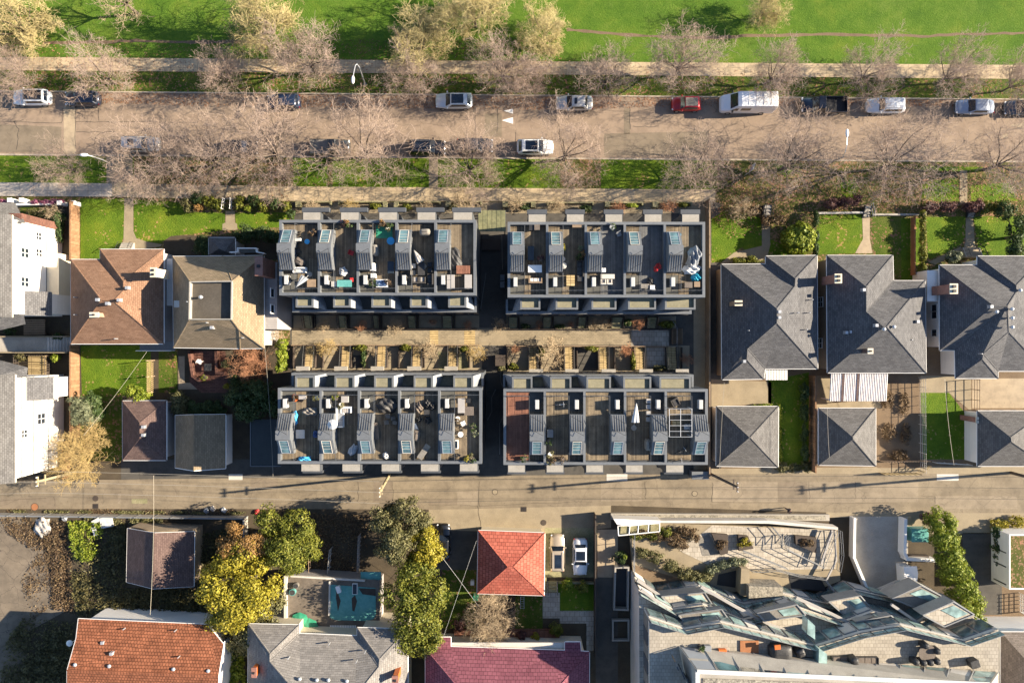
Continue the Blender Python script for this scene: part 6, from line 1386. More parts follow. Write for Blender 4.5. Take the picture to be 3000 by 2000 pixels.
for i, (a, c) in enumerate(((897, 927), (1003, 1032), (1107, 1136), (1210, 1238), (1314, 1342))): ramp(f'sunlit wooden steps up to the {od[i]} garden door from the left, lower left row', a, c, 1012, 1076, .1, .75, 9)
for i, (a, c) in enumerate(((1549, 1575), (1652, 1680), (1752, 1780), (1857, 1885), (1950, 1980))): ramp(f'sunlit wooden steps up to the {od[i]} garden door from the left, lower right row', a, c, 1015, 1082, .1, .75, 9)
for i, (a, c) in enumerate(((895, 919), (996, 1019), (1096, 1113), (1197, 1221), (1298, 1326))): ramp(f'mossy steps from the path to the {od[i]} garden door from the left, upper left row', a, c, 961, 926, .1, .9, 5, 'mossy_concrete')
for i, (a, c) in enumerate(((1490, 1516), (1590, 1614), (1691, 1715), (1789, 1821), (1893, 1920))): ramp(f'mossy steps from the path to the {od[i]} garden door from the left, upper right row', a, c, 961, 930, .1, .9, 5, 'mossy_concrete')
wall_thing('garden_wall', 'low dark garden wall along the courtyard path below the upper left row', [(862, 964), (1396, 964)], .45, 'dark_wood', .12)
wall_thing('garden_wall', 'low dark garden wall along the courtyard path below the upper right row', [(1488, 964), (1960, 966)], .45, 'dark_wood', .12)
wall_thing('garden_wall', 'low timber garden wall along the courtyard path above the lower left row', [(858, 1011), (1405, 1011)], .55, 'old_wood', .12)
wall_thing('garden_wall', 'low timber garden wall along the courtyard path above the lower right row', [(1484, 1013), (1960, 1015)], .55, 'old_wood', .12)
for x0, y0, x1, y1, mt in ((928, 1014, 1000, 1078, 'path'), (1034, 1040, 1060, 1078, 'dark_asphalt'), (1078, 1030, 1104, 1078, 'pale_patch'), (1138, 1014, 1208, 1078, 'path'), (1284, 1030, 1312, 1086, 'mossy_concrete'), (1344, 1036, 1372, 1080, 'mossy_concrete'), (1522, 1040, 1548, 1085, 'path'), (1684, 1018, 1750, 1088, 'dark_asphalt'), (1894, 1018, 1952, 1075, 'paver'), (1984, 1018, 2000, 1080, 'path')):
    GR('garden_paving', x0, y0, x1, y1, .022, mt)
for i, px in enumerate((862, 948, 1066, 1170, 1244, 1376)): wall_thing('garden_divider', f'dark garden divider number {od[i] if i < 5 else "sixth"} from the left above the lower left row'.replace('number ', ''), [(px, 1014), (px, 1076)], .45, 'dark_wood', .1)
for i, px in enumerate((1486, 1584, 1690, 1800, 1848, 1996)): wall_thing('garden_divider', f'dark garden divider {od[i] if i < 5 else "sixth"} from the left above the lower right row', [(px, 1018), (px, 1082)], .45, 'dark_wood', .1)
for i, px in enumerate((922, 1022, 1116, 1224, 1330)): wall_thing('garden_divider', f'dark garden divider {od[i]} from the left below the upper left row', [(px + 3, 924), (px + 3, 960)], .45, 'dark_wood', .1)
for i, px in enumerate((1518, 1618, 1718, 1824, 1924)): wall_thing('garden_divider', f'dark garden divider {od[i]} from the left below the upper right row', [(px + 3, 928), (px + 3, 960)], .45, 'dark_wood', .1)
# street side planters
for i, (a, c) in enumerate(((874, 972), (996, 1132), (1164, 1290), (1312, 1410))): wall_thing('planter_wall', f'low tan planter wall {od[i]} from the left in front of the upper left row', [(a, 600), (a, 594), (c, 594), (c, 600)], .6, 'mossy_concrete', .18)
for i, (a, c) in enumerate(((1478, 1566), (1604, 1736), (1774, 1880), (1914, 2022))): wall_thing('planter_wall', f'low tan planter wall {od[i]} from the left in front of the upper right row', [(a, 602), (a, 596), (c, 596), (c, 602)], .6, 'mossy_concrete', .18)
for i, (a, w) in enumerate(((876, 14), (1130, 12), (1162, 12), (1314, 14), (1480, 14), (1562, 12), (1778, 12), (1918, 14))):
    x, y = W2(a, 602); crate(['left end', 'second', 'third', 'fourth', 'fifth', 'sixth', 'seventh', 'right end'][i] + ' mossy tan concrete pier along the townhouse street gardens', a, 601, w * .0425, .6, .8, 'mossy_concrete', 0, 0.0, name='pier', cat='pier')
# glass canopy over the drive entrance
o = thing('glass_canopy', 'mossy glass canopy over the drive entrance between the two upper rows', 'canopy', (*W2(1441, 645), 0))
x0, y0 = W2(1401, 616, 3); x1, y1 = W2(1481, 678, 3); b = MB()
for i in range(6): b.bx(x0 + (x1 - x0) * i / 6 + .02, x0 + (x1 - x0) * (i + 1) / 6 - .02, y1, y0, 2.95, 3.0)
b.build('pane', m_noise('mossy_glass', (.09, .10, .06), (.27, .26, .14), 3, .9, .35, 0), o)
b = MB(); [b.bx(x0 + (x1 - x0) * i / 6 - .03, x0 + (x1 - x0) * i / 6 + .03, y1, y0, 2.8, 2.94) for i in range(7)]; b.build('rafter', 'clad', o)
[MB().bx(x - .06, x + .06, y - .06, y + .06, 0, 2.8).build('post', 'clad', o) for x in (x0 + .1, x1 - .1) for y in (y0 - .1, y1 + .1)]
crate('weathered wooden bench deck across the dark drive between the upper rows', 1438, 717, 2.3, 1.3, .5, 'dark_wood', 0, 0.0, name='bench', cat='bench')
strip('drive_edging', [(1466, 1062), (1468, 1120), (1480, 1150), (1482, 1205), (1464, 1240), (1464, 1330)], .1, 0, .12, 'cover_grey'); strip('drive_edging', [(1452, 1140), (1440, 1165), (1441, 1205), (1428, 1230)], .1, 0, .12, 'cover_grey'); strip('drive_edging', [(1470, 690), (1472, 790)], .1, 0, .1, 'cover_grey'); strip('drive_edging', [(1424, 800), (1408, 905)], .1, 0, .1, 'cover_grey')
for i, (a, c) in enumerate(((1472, 815), (1472, 835))): crate(['pale grey utility box nearer the street', 'pale grey utility box farther from the street'][i] + ' beside the upper drive', a, c, .5, .7, 1.2, 'flash', 0, 0.0, name='utility_box', cat='utility box')
crate('dark garden shed box beside the lower right row, near the drive', 1466, 1055, 1.2, 1.3, 1.2, 'dark_wood', 0, 0.0, name='planter_box', cat='planter')
o = thing('lane_gate', 'metal slatted gate at the lane corner of the lower right row', 'gate', (*W2(2042, 1385), 0)); x, y = W2(2042, 1385); b = MB(); [b.box((x + i * .16, y, .1), (.06, .9, 1.4)) for i in range(-6, 7)]; b.build('slat', 'seam', o); MB().box((x, y, 1.5), (2.1, .95, .06)).build('rail', 'seam', o)
o = thing('guard_fence', 'black slatted guard at the courtyard end beside the tan path', 'fence', (*W2(1975, 985), 0)); b = MB(); x, y = W2(1968, 985)
[b.box((x + .15 * i, y, .05), (.05, 1.9, .5)) for i in range(0, 9)]; b.build('slat', 'old_wood', o); b = MB(); b.path([(*W2(1925, 930), 1), (*W2(1962, 935), 1), (*W2(1978, 960), 1), (*W2(1978, 1014), 1), (*W2(1960, 1016), 1)], .03); b.build('rail', 'rail', o)

# ---------------------------------------------------------------- fences and walls
fence('board_fence', 'tall sunlit brown board fence by the left front lawn', [(233, 598), (233, 765)], 1.8)
fence('board_fence', 'tall sunlit brown board fence along the left back lawn', [(233, 1012), (233, 1278)], 1.8)
fence('board_fence', 'long tan fence along the path right of the townhouses', [(2067, 592), (2067, 1392)], 1.8, 'old_wood')
fence('board_fence', 'brown board fence between the first and second right gardens', [(2370, 1100), (2370, 1375)], 1.9)
fence('board_fence', 'leaning grey board fence along the lane at the lower left', [(-60, 1501), (726, 1511), (726, 1565)], 1.35, 'concrete', postmat='rail')
fence('board_fence', 'dark timber fence beside the white parked car and its side path', [(1740, 1500), (1740, 1905)], 1.7, 'dark_wood')
fence('board_fence', 'low brown fence behind the brown garage yard', [(206, 1290), (206, 1395)], 1.5)
fence('picket_fence', 'brown picket fence with sunlit gaps beside the right garden hedge', [(2668, 640), (2668, 805)], .9, 'rust', post=.38, cap=True)
def rails(name, label, pts, h, n, mat, post=1.6, r=.035, cat='fence'):
    P = [W2(*a) for a in pts]; o = thing(name, label, cat, (P[0][0], P[0][1], 0)); b = MB(); q = MB()
    for a, c in zip(P, P[1:]):
        L = math.hypot(c[0] - a[0], c[1] - a[1]); k = max(1, round(L / post))
        for i in range(n): b.tube((*a, h * (i + 1) / n), (*c, h * (i + 1) / n), r, None, 5)
        for i in range(k + 1): f = i / k; MB().tube((a[0] + (c[0] - a[0]) * f, a[1] + (c[1] - a[1]) * f, 0), (a[0] + (c[0] - a[0]) * f, a[1] + (c[1] - a[1]) * f, h + .1), r * 1.3, None, 5).build('post', mat, o)
    b.build('rail', mat, o); return o
rails('rail_fence', 'open timber rail fence at the lane end of the vegetable plot', [(2575, 1348), (2706, 1346)], 1.2, 3, 'old_wood', .35)
rails('rail_fence', 'timber slat fence on the lane beside the vegetable plot', [(2575, 1384), (2680, 1384), (2708, 1360)], 1.3, 4, 'tread', .6)
rails('rail_fence', 'pale wire fence between vegetable plot and small lawn', [(2690, 1105), (2692, 1378)], 1.5, 4, 'pale_concrete', 1.2, .025)
rails('rail_fence', 'white pole fence at the lane end of the small right lawn', [(2732, 1352), (2832, 1358)], 1.0, 2, 'pale_concrete', 1.5)
rails('rail_fence', 'timber frame fence behind the third right house', [(2848, 1110), (2848, 1200), (3005, 1200)], 1.4, 3, 'old_wood', 1.5)
rails('handrail', 'white handrails at the front walk of the taupe house', [(662, 585), (658, 615)], 1.0, 2, 'white', .5, cat='handrail'); rails('handrail', 'white handrail on the hedge side of the taupe house walk', [(684, 585), (682, 615)], 1.0, 2, 'white', .5, cat='handrail')
rails('handrail', 'grey iron handrail at the second right garden stair', [(2546, 600), (2552, 636)], 1.0, 2, 'steel', .5, cat='handrail'); rails('handrail', 'dark iron handrail at the first right garden stair', [(2231, 605), (2236, 640)], 1.0, 2, 'black', .5, cat='handrail')
ramp('dark steps with iron rail at the second right garden', 2526, 2546, 636, 606, .1, .7, 4, 'concrete', 'black', 'front garden steps'); ramp('dark steps at the first right garden beside purple shrubs', 2232, 2254, 640, 604, .1, .7, 4, 'concrete', 'black', 'front garden steps'); ramp('dark steps at the third right garden among dark shrubs', 2830, 2850, 638, 606, .1, .7, 4, 'concrete', 'black', 'front garden steps')
ramp('concrete entry steps at the red-brown house', 360, 394, 712, 732, .1, .7, 4, 'concrete', 'concrete', 'front garden steps'); ramp('tan entry steps at the third right house', 2818, 2866, 726, 756, .1, .8, 5, 'pale_patch', 'concrete', 'front garden steps')
wall_thing('garden_wall', 'stone edging wall along the second right front garden', [(2395, 626), (2524, 624)], .4, 'pale_concrete'); wall_thing('garden_wall', 'low stone wall along the third right front garden', [(2556, 630), (2700, 630)], .4, 'concrete')
wall_thing('garden_wall', 'low white wall in front of the upper white house', [(-40, 604), (196, 600)], .8, 'white', .25)
for i, a in enumerate((42, 76, 186, 226)): crate(['white gate pier farthest left', 'white gate pier beside the pink hedge', 'white gate pier right of the pink hedge', 'white gate pier at the board fence'][i] + ', upper left corner gardens', a, 590 if i < 2 else 598, .5, .5, 1.2, 'white', 0, 0.0, name='gate_pier', cat='pier')
rails('handrail', 'dark stair railing of the deck beside the lower white house', [(60, 1040), (60, 1098), (72, 1098)], 1.2, 3, 'dark_wood', .3, cat='handrail'); rails('handrail', 'dark deck railing between the white houses', [(84, 1040), (150, 1040), (150, 1095)], 1.2, 3, 'dark_wood', .3, cat='handrail')
o = thing('timber_deck', 'slatted timber deck above the lower white house', 'deck', (*W2(108, 1068), 0)); x, y = W2(108, 1068, 1); b = MB(); [b.box((x, y + i * .22, .9), (2.2, .14, .08)) for i in range(-5, 6)]; b.build('board', 'tread', o); [MB().box((x + sx, y + sy, 0), (.14, .14, .9)).build('post', 'dark_wood', o) for sx in (-1, 1) for sy in (-1, 1)]
o = thing('timber_deck', 'slatted timber deck below the upper white house', 'deck', (*W2(100, 958), 0)); x, y = W2(100, 958, 1); b = MB(); [b.box((x, y + i * .22, .9), (2.6, .14, .08)) for i in range(-4, 5)]; b.build('board', 'old_wood', o); [MB().box((x + sx, y + sy, 0), (.14, .14, .9)).build('post', 'dark_wood', o) for sx in (-1, 1) for sy in (-.8, .8)]
o = thing('lattice_screen', 'yellow lattice screen beside the left back lawn', 'trellis', (*W2(455, 1100), 0)); xa, ya = W2(453, 1055); xb, yb = W2(453, 1147); b = MB(); k = 16
for i in range(k):
    y_ = ya + (yb - ya) * i / k; b.tube((xa, y_, .3), (xa, y_ + (yb - ya) / k * 2, 1.9), .03, None, 4); b.tube((xa, y_ + (yb - ya) / k * 2, .3), (xa, y_, 1.9), .03, None, 4)
b.build('lattice', 'tread', o); [MB().box((xa, y_, 0), (.1, .1, 2)).build('post', 'old_wood', o) for y_ in (ya, (ya + yb) / 2, yb)]
wall_thing('patio_wall', 'low red brick wall on the left of the brick patio', [(562, 1030), (572, 1100), (600, 1120)], .8, 'patio_brick', .3); wall_thing('patio_wall', 'low red brick wall on the right of the brick patio', [(640, 1030), (642, 1090), (668, 1092)], .8, 'patio_brick', .3)
table('small dark patio table on the brick patio', 612, 1075, .9, .9, 'cover_black', z=.03)
chair('white patio chair on the brick patio', 586, 1060, 1.0, 'white', z=.03); pot('potted green shrub on the brick patio', 600, 1106, .3, .4, 'leaf_green', z=.03)

# ---------------------------------------------------------------- south side site things
wall_thing('retaining_wall', 'bent white retaining wall left of the concrete ramp', [(2492, 1514), (2490, 1624), (2538, 1738)], 1.1, 'white', .3)
wall_thing('retaining_wall', 'bent white retaining wall right of the concrete ramp', [(2636, 1516), (2634, 1610), (2642, 1628), (2720, 1632)], 1.3, 'white', .35)
crate('teal covered bin box beside the right white retaining wall', 2684, 1562, 2.0, 1.6, 1.2, 'tarp_teal', 0, 0.0, name='bin_store', cat='bin store')
wall_thing('planter_wall', 'dark planter behind the teal bin box', [(2650, 1622), (2710, 1624), (2710, 1640), (2650, 1638)], .7, 'dark_wood', .15, close=True)
o = thing('white_shelter', 'small white bent shelter roof beside the long green hedge', 'shelter', (*W2(2650, 1690), 0)); b = MB(); q = [W2(2648, 1660, 2.2), W2(2686, 1658, 2.2), W2(2690, 1680, 2.2), W2(2684, 1722, 2.2), W2(2652, 1722, 2.2)]; b.prism(q, 2.05, 2.2); b.build('roof', 'white', o); b = MB(); b.prism(inset(q, .25), 0, 2.05); b.build('wall', 'white_wall', o)
o = thing('white_block', 'flat white walled building with mossy roof at the right edge below the lane', 'building', (*W2(2970, 1640), 0)); x0, y0 = W2(2955, 1564, 3); x1, y1 = W2(3080, 1725, 3); b = MB(); b.bx(x0, x1, y1, y0, 0, 2.9); b.build('wall', 'white_wall', o); b = MB(); b.bx(x0 + .15, x1, y1 + .15, y0 - .15, 2.9, 2.93); b.build('roof', M['leafy_grass'], o); b = MB(); b.bx(x0, x0 + .15, y1, y0, 2.9, 3.1); b.bx(x0 + .15, x1, y0 - .15, y0, 2.9, 3.1); b.bx(x0 + .15, x1, y1, y1 + .15, 2.9, 3.1); b.build('parapet', 'white', o)
yy_ = [W2(0, v)[1] for v in (1600, 1640, 1690)]
for v in yy_: MB().bx(x0 - .05, x0, v - .06, v + .06, .5, 2.6).build('downpipe', 'black', o)
rails('handrail', 'white slatted stair rail below the white walled building', [(2985, 1735), (2985, 1790), (3000, 1790)], 1.1, 4, 'white', .5, cat='handrail')
for i, (a, c, w, d, r) in enumerate(((312, 1529, 1.6, 1.3, .2), (280, 1526, 1.0, .5, .5), (277, 1555, .5, 1.1, .3))):
    o = thing('foam_board', ['largest white board lying in the ivy', 'narrow white board beside the largest one', 'small white board below the narrow one'][i], 'board', (*W2(a, c), 0)); x, y = W2(a, c, .5); MB().box((x, y, .45), (w, d, .06), r).build('panel', 'cloth_white', o)
for i, (a, c, mt, nm) in enumerate(((752, 1500, 'red', 'crumpled red cloth at the fence corner on the lane'), (603, 1496, 'bay_pale', 'pale blue bag dumped at the lane edge'), (622, 1490, 'cushion', 'tan cardboard box dumped at the lane edge'), (655, 1494, 'cloth_white', 'white paper bag dumped at the lane edge'), (187, 1520, 'bay_pale', 'pale bag caught in the weeds beside the old lot'))): heap(nm, 'litter_bag', 'litter', a, c, .6, .7, .35, mt, .3 * i, z=0.02, seed=50 + i)
o = heap('white rubble heap at the edge of the old lot', 'rubble_heap', 'rubble', 122, 1545, 2.0, 2.4, .5, m_noise('rubble', (.12, .1, .08), (.6, .58, .55), 8, 3, .9, .8), 0, z=0, seed=60)
crate('green wheeled bin behind the red garage', 1394, 1746, .6, .6, 1.0, 'tarp_green', 0, 0.0, name='bin', cat='bin'); crate('white plastic box beside the red garage wall', 1384, 1705, .4, .5, .6, 'white', 0, 0.0)
o = thing('ladder', 'white ladder lying in the grass behind the red garage', 'ladder', (*W2(1530, 1763), 0)); x, y = W2(1530, 1763); b = MB(); [b.tube((x + s * .22, y - .8, .1), (x + s * .22, y + .8, .1), .03, None, 5) for s in (-1, 1)]; b.build('stile', 'steel', o); b = MB(); [b.tube((x - .22, y - .7 + i * .28, .1), (x + .22, y - .7 + i * .28, .1), .02, None, 5) for i in range(6)]; b.build('rung', 'steel', o)
wall_thing('garden_steps_wall', 'mossy low wall beside the parked beige car', [(1598, 1690), (1598, 1728)], .5, 'mossy_concrete'); wall_thing('garden_wall', 'mossy low wall along the small lawn below the white parked car', [(1638, 1702), (1738, 1704)], .5, 'mossy_concrete')
ramp('concrete garden steps between the parked cars and the small lawn', 1604, 1632, 1700, 1730, .1, .5, 3, 'mossy_concrete', 'concrete', 'front garden steps')
wall_thing('lightwell_wall', 'tall grey wall round the dark light well beside the terraced building', [(1800, 1655), (1838, 1655), (1836, 1778), (1796, 1776)], .9, 'concrete', .2, close=True)
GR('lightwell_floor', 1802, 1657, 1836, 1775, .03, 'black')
wall_thing('lightwell_wall', 'second grey planter wall below the light well', [(1794, 1812), (1840, 1812), (1840, 1870), (1794, 1870)], .5, 'concrete', .2, close=True)
# annex clutter
for args in (('grey dish on the annex roof', 867, 1715, .3), ('blue tub on the annex roof', 857, 1734, .36)): o = item('tub', args[0], 'tub', args[1], args[2], 0, 2.56); MB().tube((0, 0, 0), (0, 0, .5), args[3], args[3] * 1.1, 16).build('body', 'tarp_teal' if 'blue' in args[0] else 'cover_grey', o); MB().cyl((0, 0, .5), args[3] * .9, .02, 16).build('lid', 'cover_black', o)
table('white folding table frame on the annex roof', 925, 1765, 2.2, 2.0, 'stained', z=2.52, h=.6, leg='white') if False else None
for i, (a, c, r) in enumerate(((878, 1820, 1.15), (905, 1838, 1.2))): parasol(['upper green parasol', 'lower green parasol'][i] + ' beside the annex wall', a, c, r, 'tarp_green', z=0.4, h=2.3)
o = item('lounge_seat', 'white corrugated awning between annex and pale grey house', 'awning', 1005, 1845, 0, 2.2, dz=.3); b = MB(); [b.box((-1.5 + i * .2, 0, .3), (.14, 1.2, .06)) for i in range(16)]; b.build('slat', 'white', o); b = MB(); b.box((0, 0, .2), (3.2, .08, .1)); b.box((0, .55, .2), (3.2, .08, .1)); b.box((0, 0, -2.2), (.1, .1, 2.4)); b.build('frame', 'rail', o)
crate('white folding crate on the teal roof membrane', 991, 1726, .45, .8, .4, 'white', .3, 2.57)
rails('rail_fence', 'thin pale rail fence in the dark yard above the annex', [(913, 1620), (914, 1672)], 1.4, 2, 'old_wood', .8); rails('rail_fence', 'white trellis posts in the dark yard above the annex', [(975, 1600), (968, 1676)], 1.6, 2, 'pale_concrete', .8); rails('rail_fence', 'ragged white lattice at the right of the dark yard', [(1058, 1560), (1054, 1668)], 1.6, 3, 'cushion', .5)

# ---------------------------------------------------------------- vehicles
PI = math.pi
S = 'on the park side kerb'
car('white suv with a black glass roof, first from the left ' + S, 91, 285, PI, (.72, .73, .74), 4.6, 1.9, 1.62, 'suv', roof='car_glass', rails=True)
car('dark blue hatchback, second from the left ' + S, 239, 288, PI, (.018, .028, .055), 4.35, 1.85, 1.5, 'hatch')
car('navy hatchback half hidden by pink twigs ' + S, 830, 297, PI, (.02, .035, .075), 4.1, 1.8, 1.5, 'hatch')
car('silvery white car with long black glass roof ' + S, 1330, 295, PI, (.60, .64, .66), 4.6, 1.88, 1.5, 'coupe', roof='car_glass')
car('silver sedan with small dark sunroof ' + S, 1683, 301, PI, (.50, .49, .47), 4.6, 1.8, 1.45, 'sedan', sunroof=(.55, .85))
car('small red car with grey roof, left of the white van', 2011, 304, PI, (.42, .015, .02), 3.6, 1.72, 1.5, 'hatch', roof='cover_grey')
van('tall white panel van with side window parked on the park side', 2195, 297, PI)
pickup('black pickup truck with open load bed, right of the white van', 2415, 306, PI, (.012, .016, .028))
car('white hatchback right of the black pickup truck', 2595, 309, PI, (.66, .68, .70), 4.65, 1.85, 1.58, 'suv', rails=True)
car('pale blue grey sedan near the right edge ' + S, 2858, 312, PI, (.30, .34, .42), 4.7, 1.82, 1.45, 'sedan')
car('dark grey car cut by the right picture edge ' + S, 2998, 315, PI, (.06, .07, .09), 4.5, 1.82, 1.48, 'sedan')
T_ = 'on the townhouse side kerb'
car('pale silver suv with sunroof under bare twigs ' + T_, 412, 422, 0, (.46, .46, .46), 4.65, 1.85, 1.6, 'suv', sunroof=(.3, .62), rails=True)
car('black car almost hidden under the bare trees ' + T_, 702, 432, 0, (.02, .02, .024), 4.5, 1.8, 1.5, 'hatch')
pickup('dark grey pickup truck under bare twigs ' + T_, 966, 430, 0, (.05, .05, .05), 4.9, 1.85, cover='cover_grey')
car('black suv with large glass sunroof ' + T_, 1252, 432, 0, (.014, .014, .018), 4.6, 1.88, 1.65, 'suv', sunroof=(.12, .95), rails=True)
car('charcoal sedan under a bare tree, left of the white car ' + T_, 1392, 426, 0, (.06, .058, .065), 4.5, 1.8, 1.47, 'sedan')
car('white car with long black glass roof ' + T_, 1568, 430, 0, (.74, .74, .72), 4.55, 1.9, 1.5, 'coupe', roof='car_glass')
car('black sedan parked nose to the lane left of the red garage', 1298, 1588, PI / 2, (.015, .016, .018), 4.5, 1.8, 1.46, 'sedan', group='cars parked off the lane', sunroof=(.1, .5))
car('beige suv parked nose to the lane right of the red garage', 1633, 1619, PI / 2, (.40, .33, .25), 4.6, 1.85, 1.65, 'suv', group='cars parked off the lane', sunroof=(.1, .85), rails=True)
car('white sedan with black roof parked tail to the lane beside the timber fence', 1700, 1631, -PI / 2, (.76, .75, .73), 4.6, 1.85, 1.46, 'sedan', group='cars parked off the lane', roof='car_glass')

# ---------------------------------------------------------------- lamps, poles, wires, sign
def street_lamp(label, bpx, bpy_, h, pts, head_rz):
    x, y = W2(bpx, bpy_); o = thing('street_lamp', label, 'street lamp', (x, y, 0)); top = W(*pts[0])
    b = MB(); b.tube((x, y, 0), top, .11, .07, 8); P = [W(*p) for p in pts]; b.path(P, .05, 6); b.build('pole', 'steel', o); MB().cyl((x, y, 0), .2, .25, 10).build('base', 'rail', o)
    e = P[-1]; b = MB(); b.ell((0, 0, 0), (.5, .2, .12), 12, 6); 
    for i, v in enumerate(b.v): b.v[i] = (e[0] + v[0] * math.cos(head_rz) - v[1] * math.sin(head_rz), e[1] + v[0] * math.sin(head_rz) + v[1] * math.cos(head_rz), e[2] + v[2])
    b.build('lamp_head', 'white', o, smooth=True); return o
street_lamp('white street lamp with bent arm over the park side verge', 1070, 248, 7, [(1052, 196, 6.3), (1046, 188, 6.7), (1041, 192, 6.9), (1036, 215, 7.0), (1034, 234, 7.0)], PI / 2)
street_lamp('white street lamp with long curved arm over the street on the right', 2425, 478, 7.5, [(2468, 462, 5.5), (2476, 446, 6.8), (2481, 425, 7.4), (2482, 390, 7.6)], PI / 2)
street_lamp('grey street lamp arching from the left verge toward the path', 330, 484, 7.5, [(300, 468, 5.2), (270, 458, 6.6), (246, 454, 7.2)], 0)
def pole(label, b_, t_, z, mat, arm=.55, xf=False, trans=False):
    x, y = W2(*b_); o = thing('utility_pole', label, 'utility pole', (x, y, 0)); tp = W(*t_, z)
    b = MB(); b.tube((x, y, 0), tp, .19, .13, 10); b.build('pole', mat, o)
    for dz in (0.3, 1.5): MB().box((tp[0], tp[1], z - dz), (.14, arm * 2, .12)).build('crossarm', mat, o)
    if trans: q = MB().cyl((tp[0] + .4, tp[1], z - 3.2), .3, 1.0, 14).build('transformer', 'steel', o)
    b = MB(); [b.cyl((tp[0], tp[1] + d * arm * .85, z - .18), .05, .22, 8) for d in (-1, 0, 1)]; b.build('insulator', 'white', o); return Vector(tp)
pa_ = pole('leaning pale utility pole at the left lane edge by the golden bush', (243, 1377), (106, 1411), 9.0, 'pole_wood')
pb_ = pole('pale utility pole at the lane in front of the lower left row', (1141, 1390), (1112, 1442), 9.5, 'pole_wood')
pc_ = pole('dark leaning utility pole at the lane corner of the lower right row', (2074, 1384), (2162, 1427), 10.0, 'pole_dark')
pd_ = pole('utility pole at the right picture edge carrying a transformer', (2962, 1384), (3140, 1432), 11.0, 'pole_dark', trans=True)
def wire(label, a, c, sag, mat='wire_dark', r=.02):
    a, c = Vector(a), Vector(c); P = []
    for i in range(17):
        f = i / 16; p = a.lerp(c, f); p.z -= sag * 4 * f * (1 - f); P.append(tuple(p))
    return MB().path(P, r, 4).build('overhead_wire', mat, None, label, 'wire', 'overhead wires', loc=P[0])
for d, nm in ((-1.2, 'upper'), (0, 'middle'), (1.2, 'lower')):
    o_ = Vector((0, -d, -.0))
    wire(f'{nm} overhead wire along the lane between the two right poles', pd_ + o_, pc_ + o_, .5); wire(f'{nm} overhead wire along the lane in front of the lower right row', pc_ + o_, pb_ + o_, .5); wire(f'{nm} overhead wire along the lane past the left garages', pb_ + o_, pa_ + o_, .5, 'wire'); wire(f'{nm} overhead wire leaving the left pole out of the picture', pa_ + o_, pa_ + Vector((-25, -1, 0)) + o_, .2, 'wire')
wire('pale drop wire crossing the lane to the clay tiled house', W(450, 1392, 5), W(440, 1800, 6), .3, 'cream', .014); wire('pale drop wire over the left back lawn', W(430, 1030, 6), W(245, 1275, 6), .3, 'cream', .012); wire('pale drop wire over the carport roof', W(775, 1010, 6), W(800, 1395, 7), .3, 'wire')
wire('white drop wire from the red garage eave toward the magenta house', W(1396, 1583, 3), W(1300, 1862, 5.5), .1, 'cloth_white', .014); wire('white drop wire crossing from the big green tree to the garden bush', W(1294, 1630, 5), W(1402, 1775, 3), .1, 'cloth_white', .014)
wire('pale drop wire over the small right lawn', W(2768, 1110, 5), W(2795, 1362, 4), .2, 'cream', .014); wire('thin wire over the first right garage', W(2122, 1120, 6), W(2108, 1372, 7), .1, 'wire'); wire('thin pale wire over the second right garage', W(2424, 1195, 6), W(2430, 1340, 6), .1, 'wire')
o = thing('banner_sign', 'white banner sign on a pole at the verge right of the townhouses', 'sign', (*W2(2180, 515), 0)); x, y = W2(2180, 515); b = MB(); b.tube((x, y, 0), (x, y, 3.4), .05, .05, 8); b.build('pole', 'steel', o); b = MB(); b.box((x + .1, y + .35, 1.9), (.06, .85, 1.4), -.35); b.build('banner', 'cloth_white', o); b = MB(); b.box((x + .07, y + .35, 2.2), (.03, .6, .25), -.35); b.build('lettering', 'red', o)

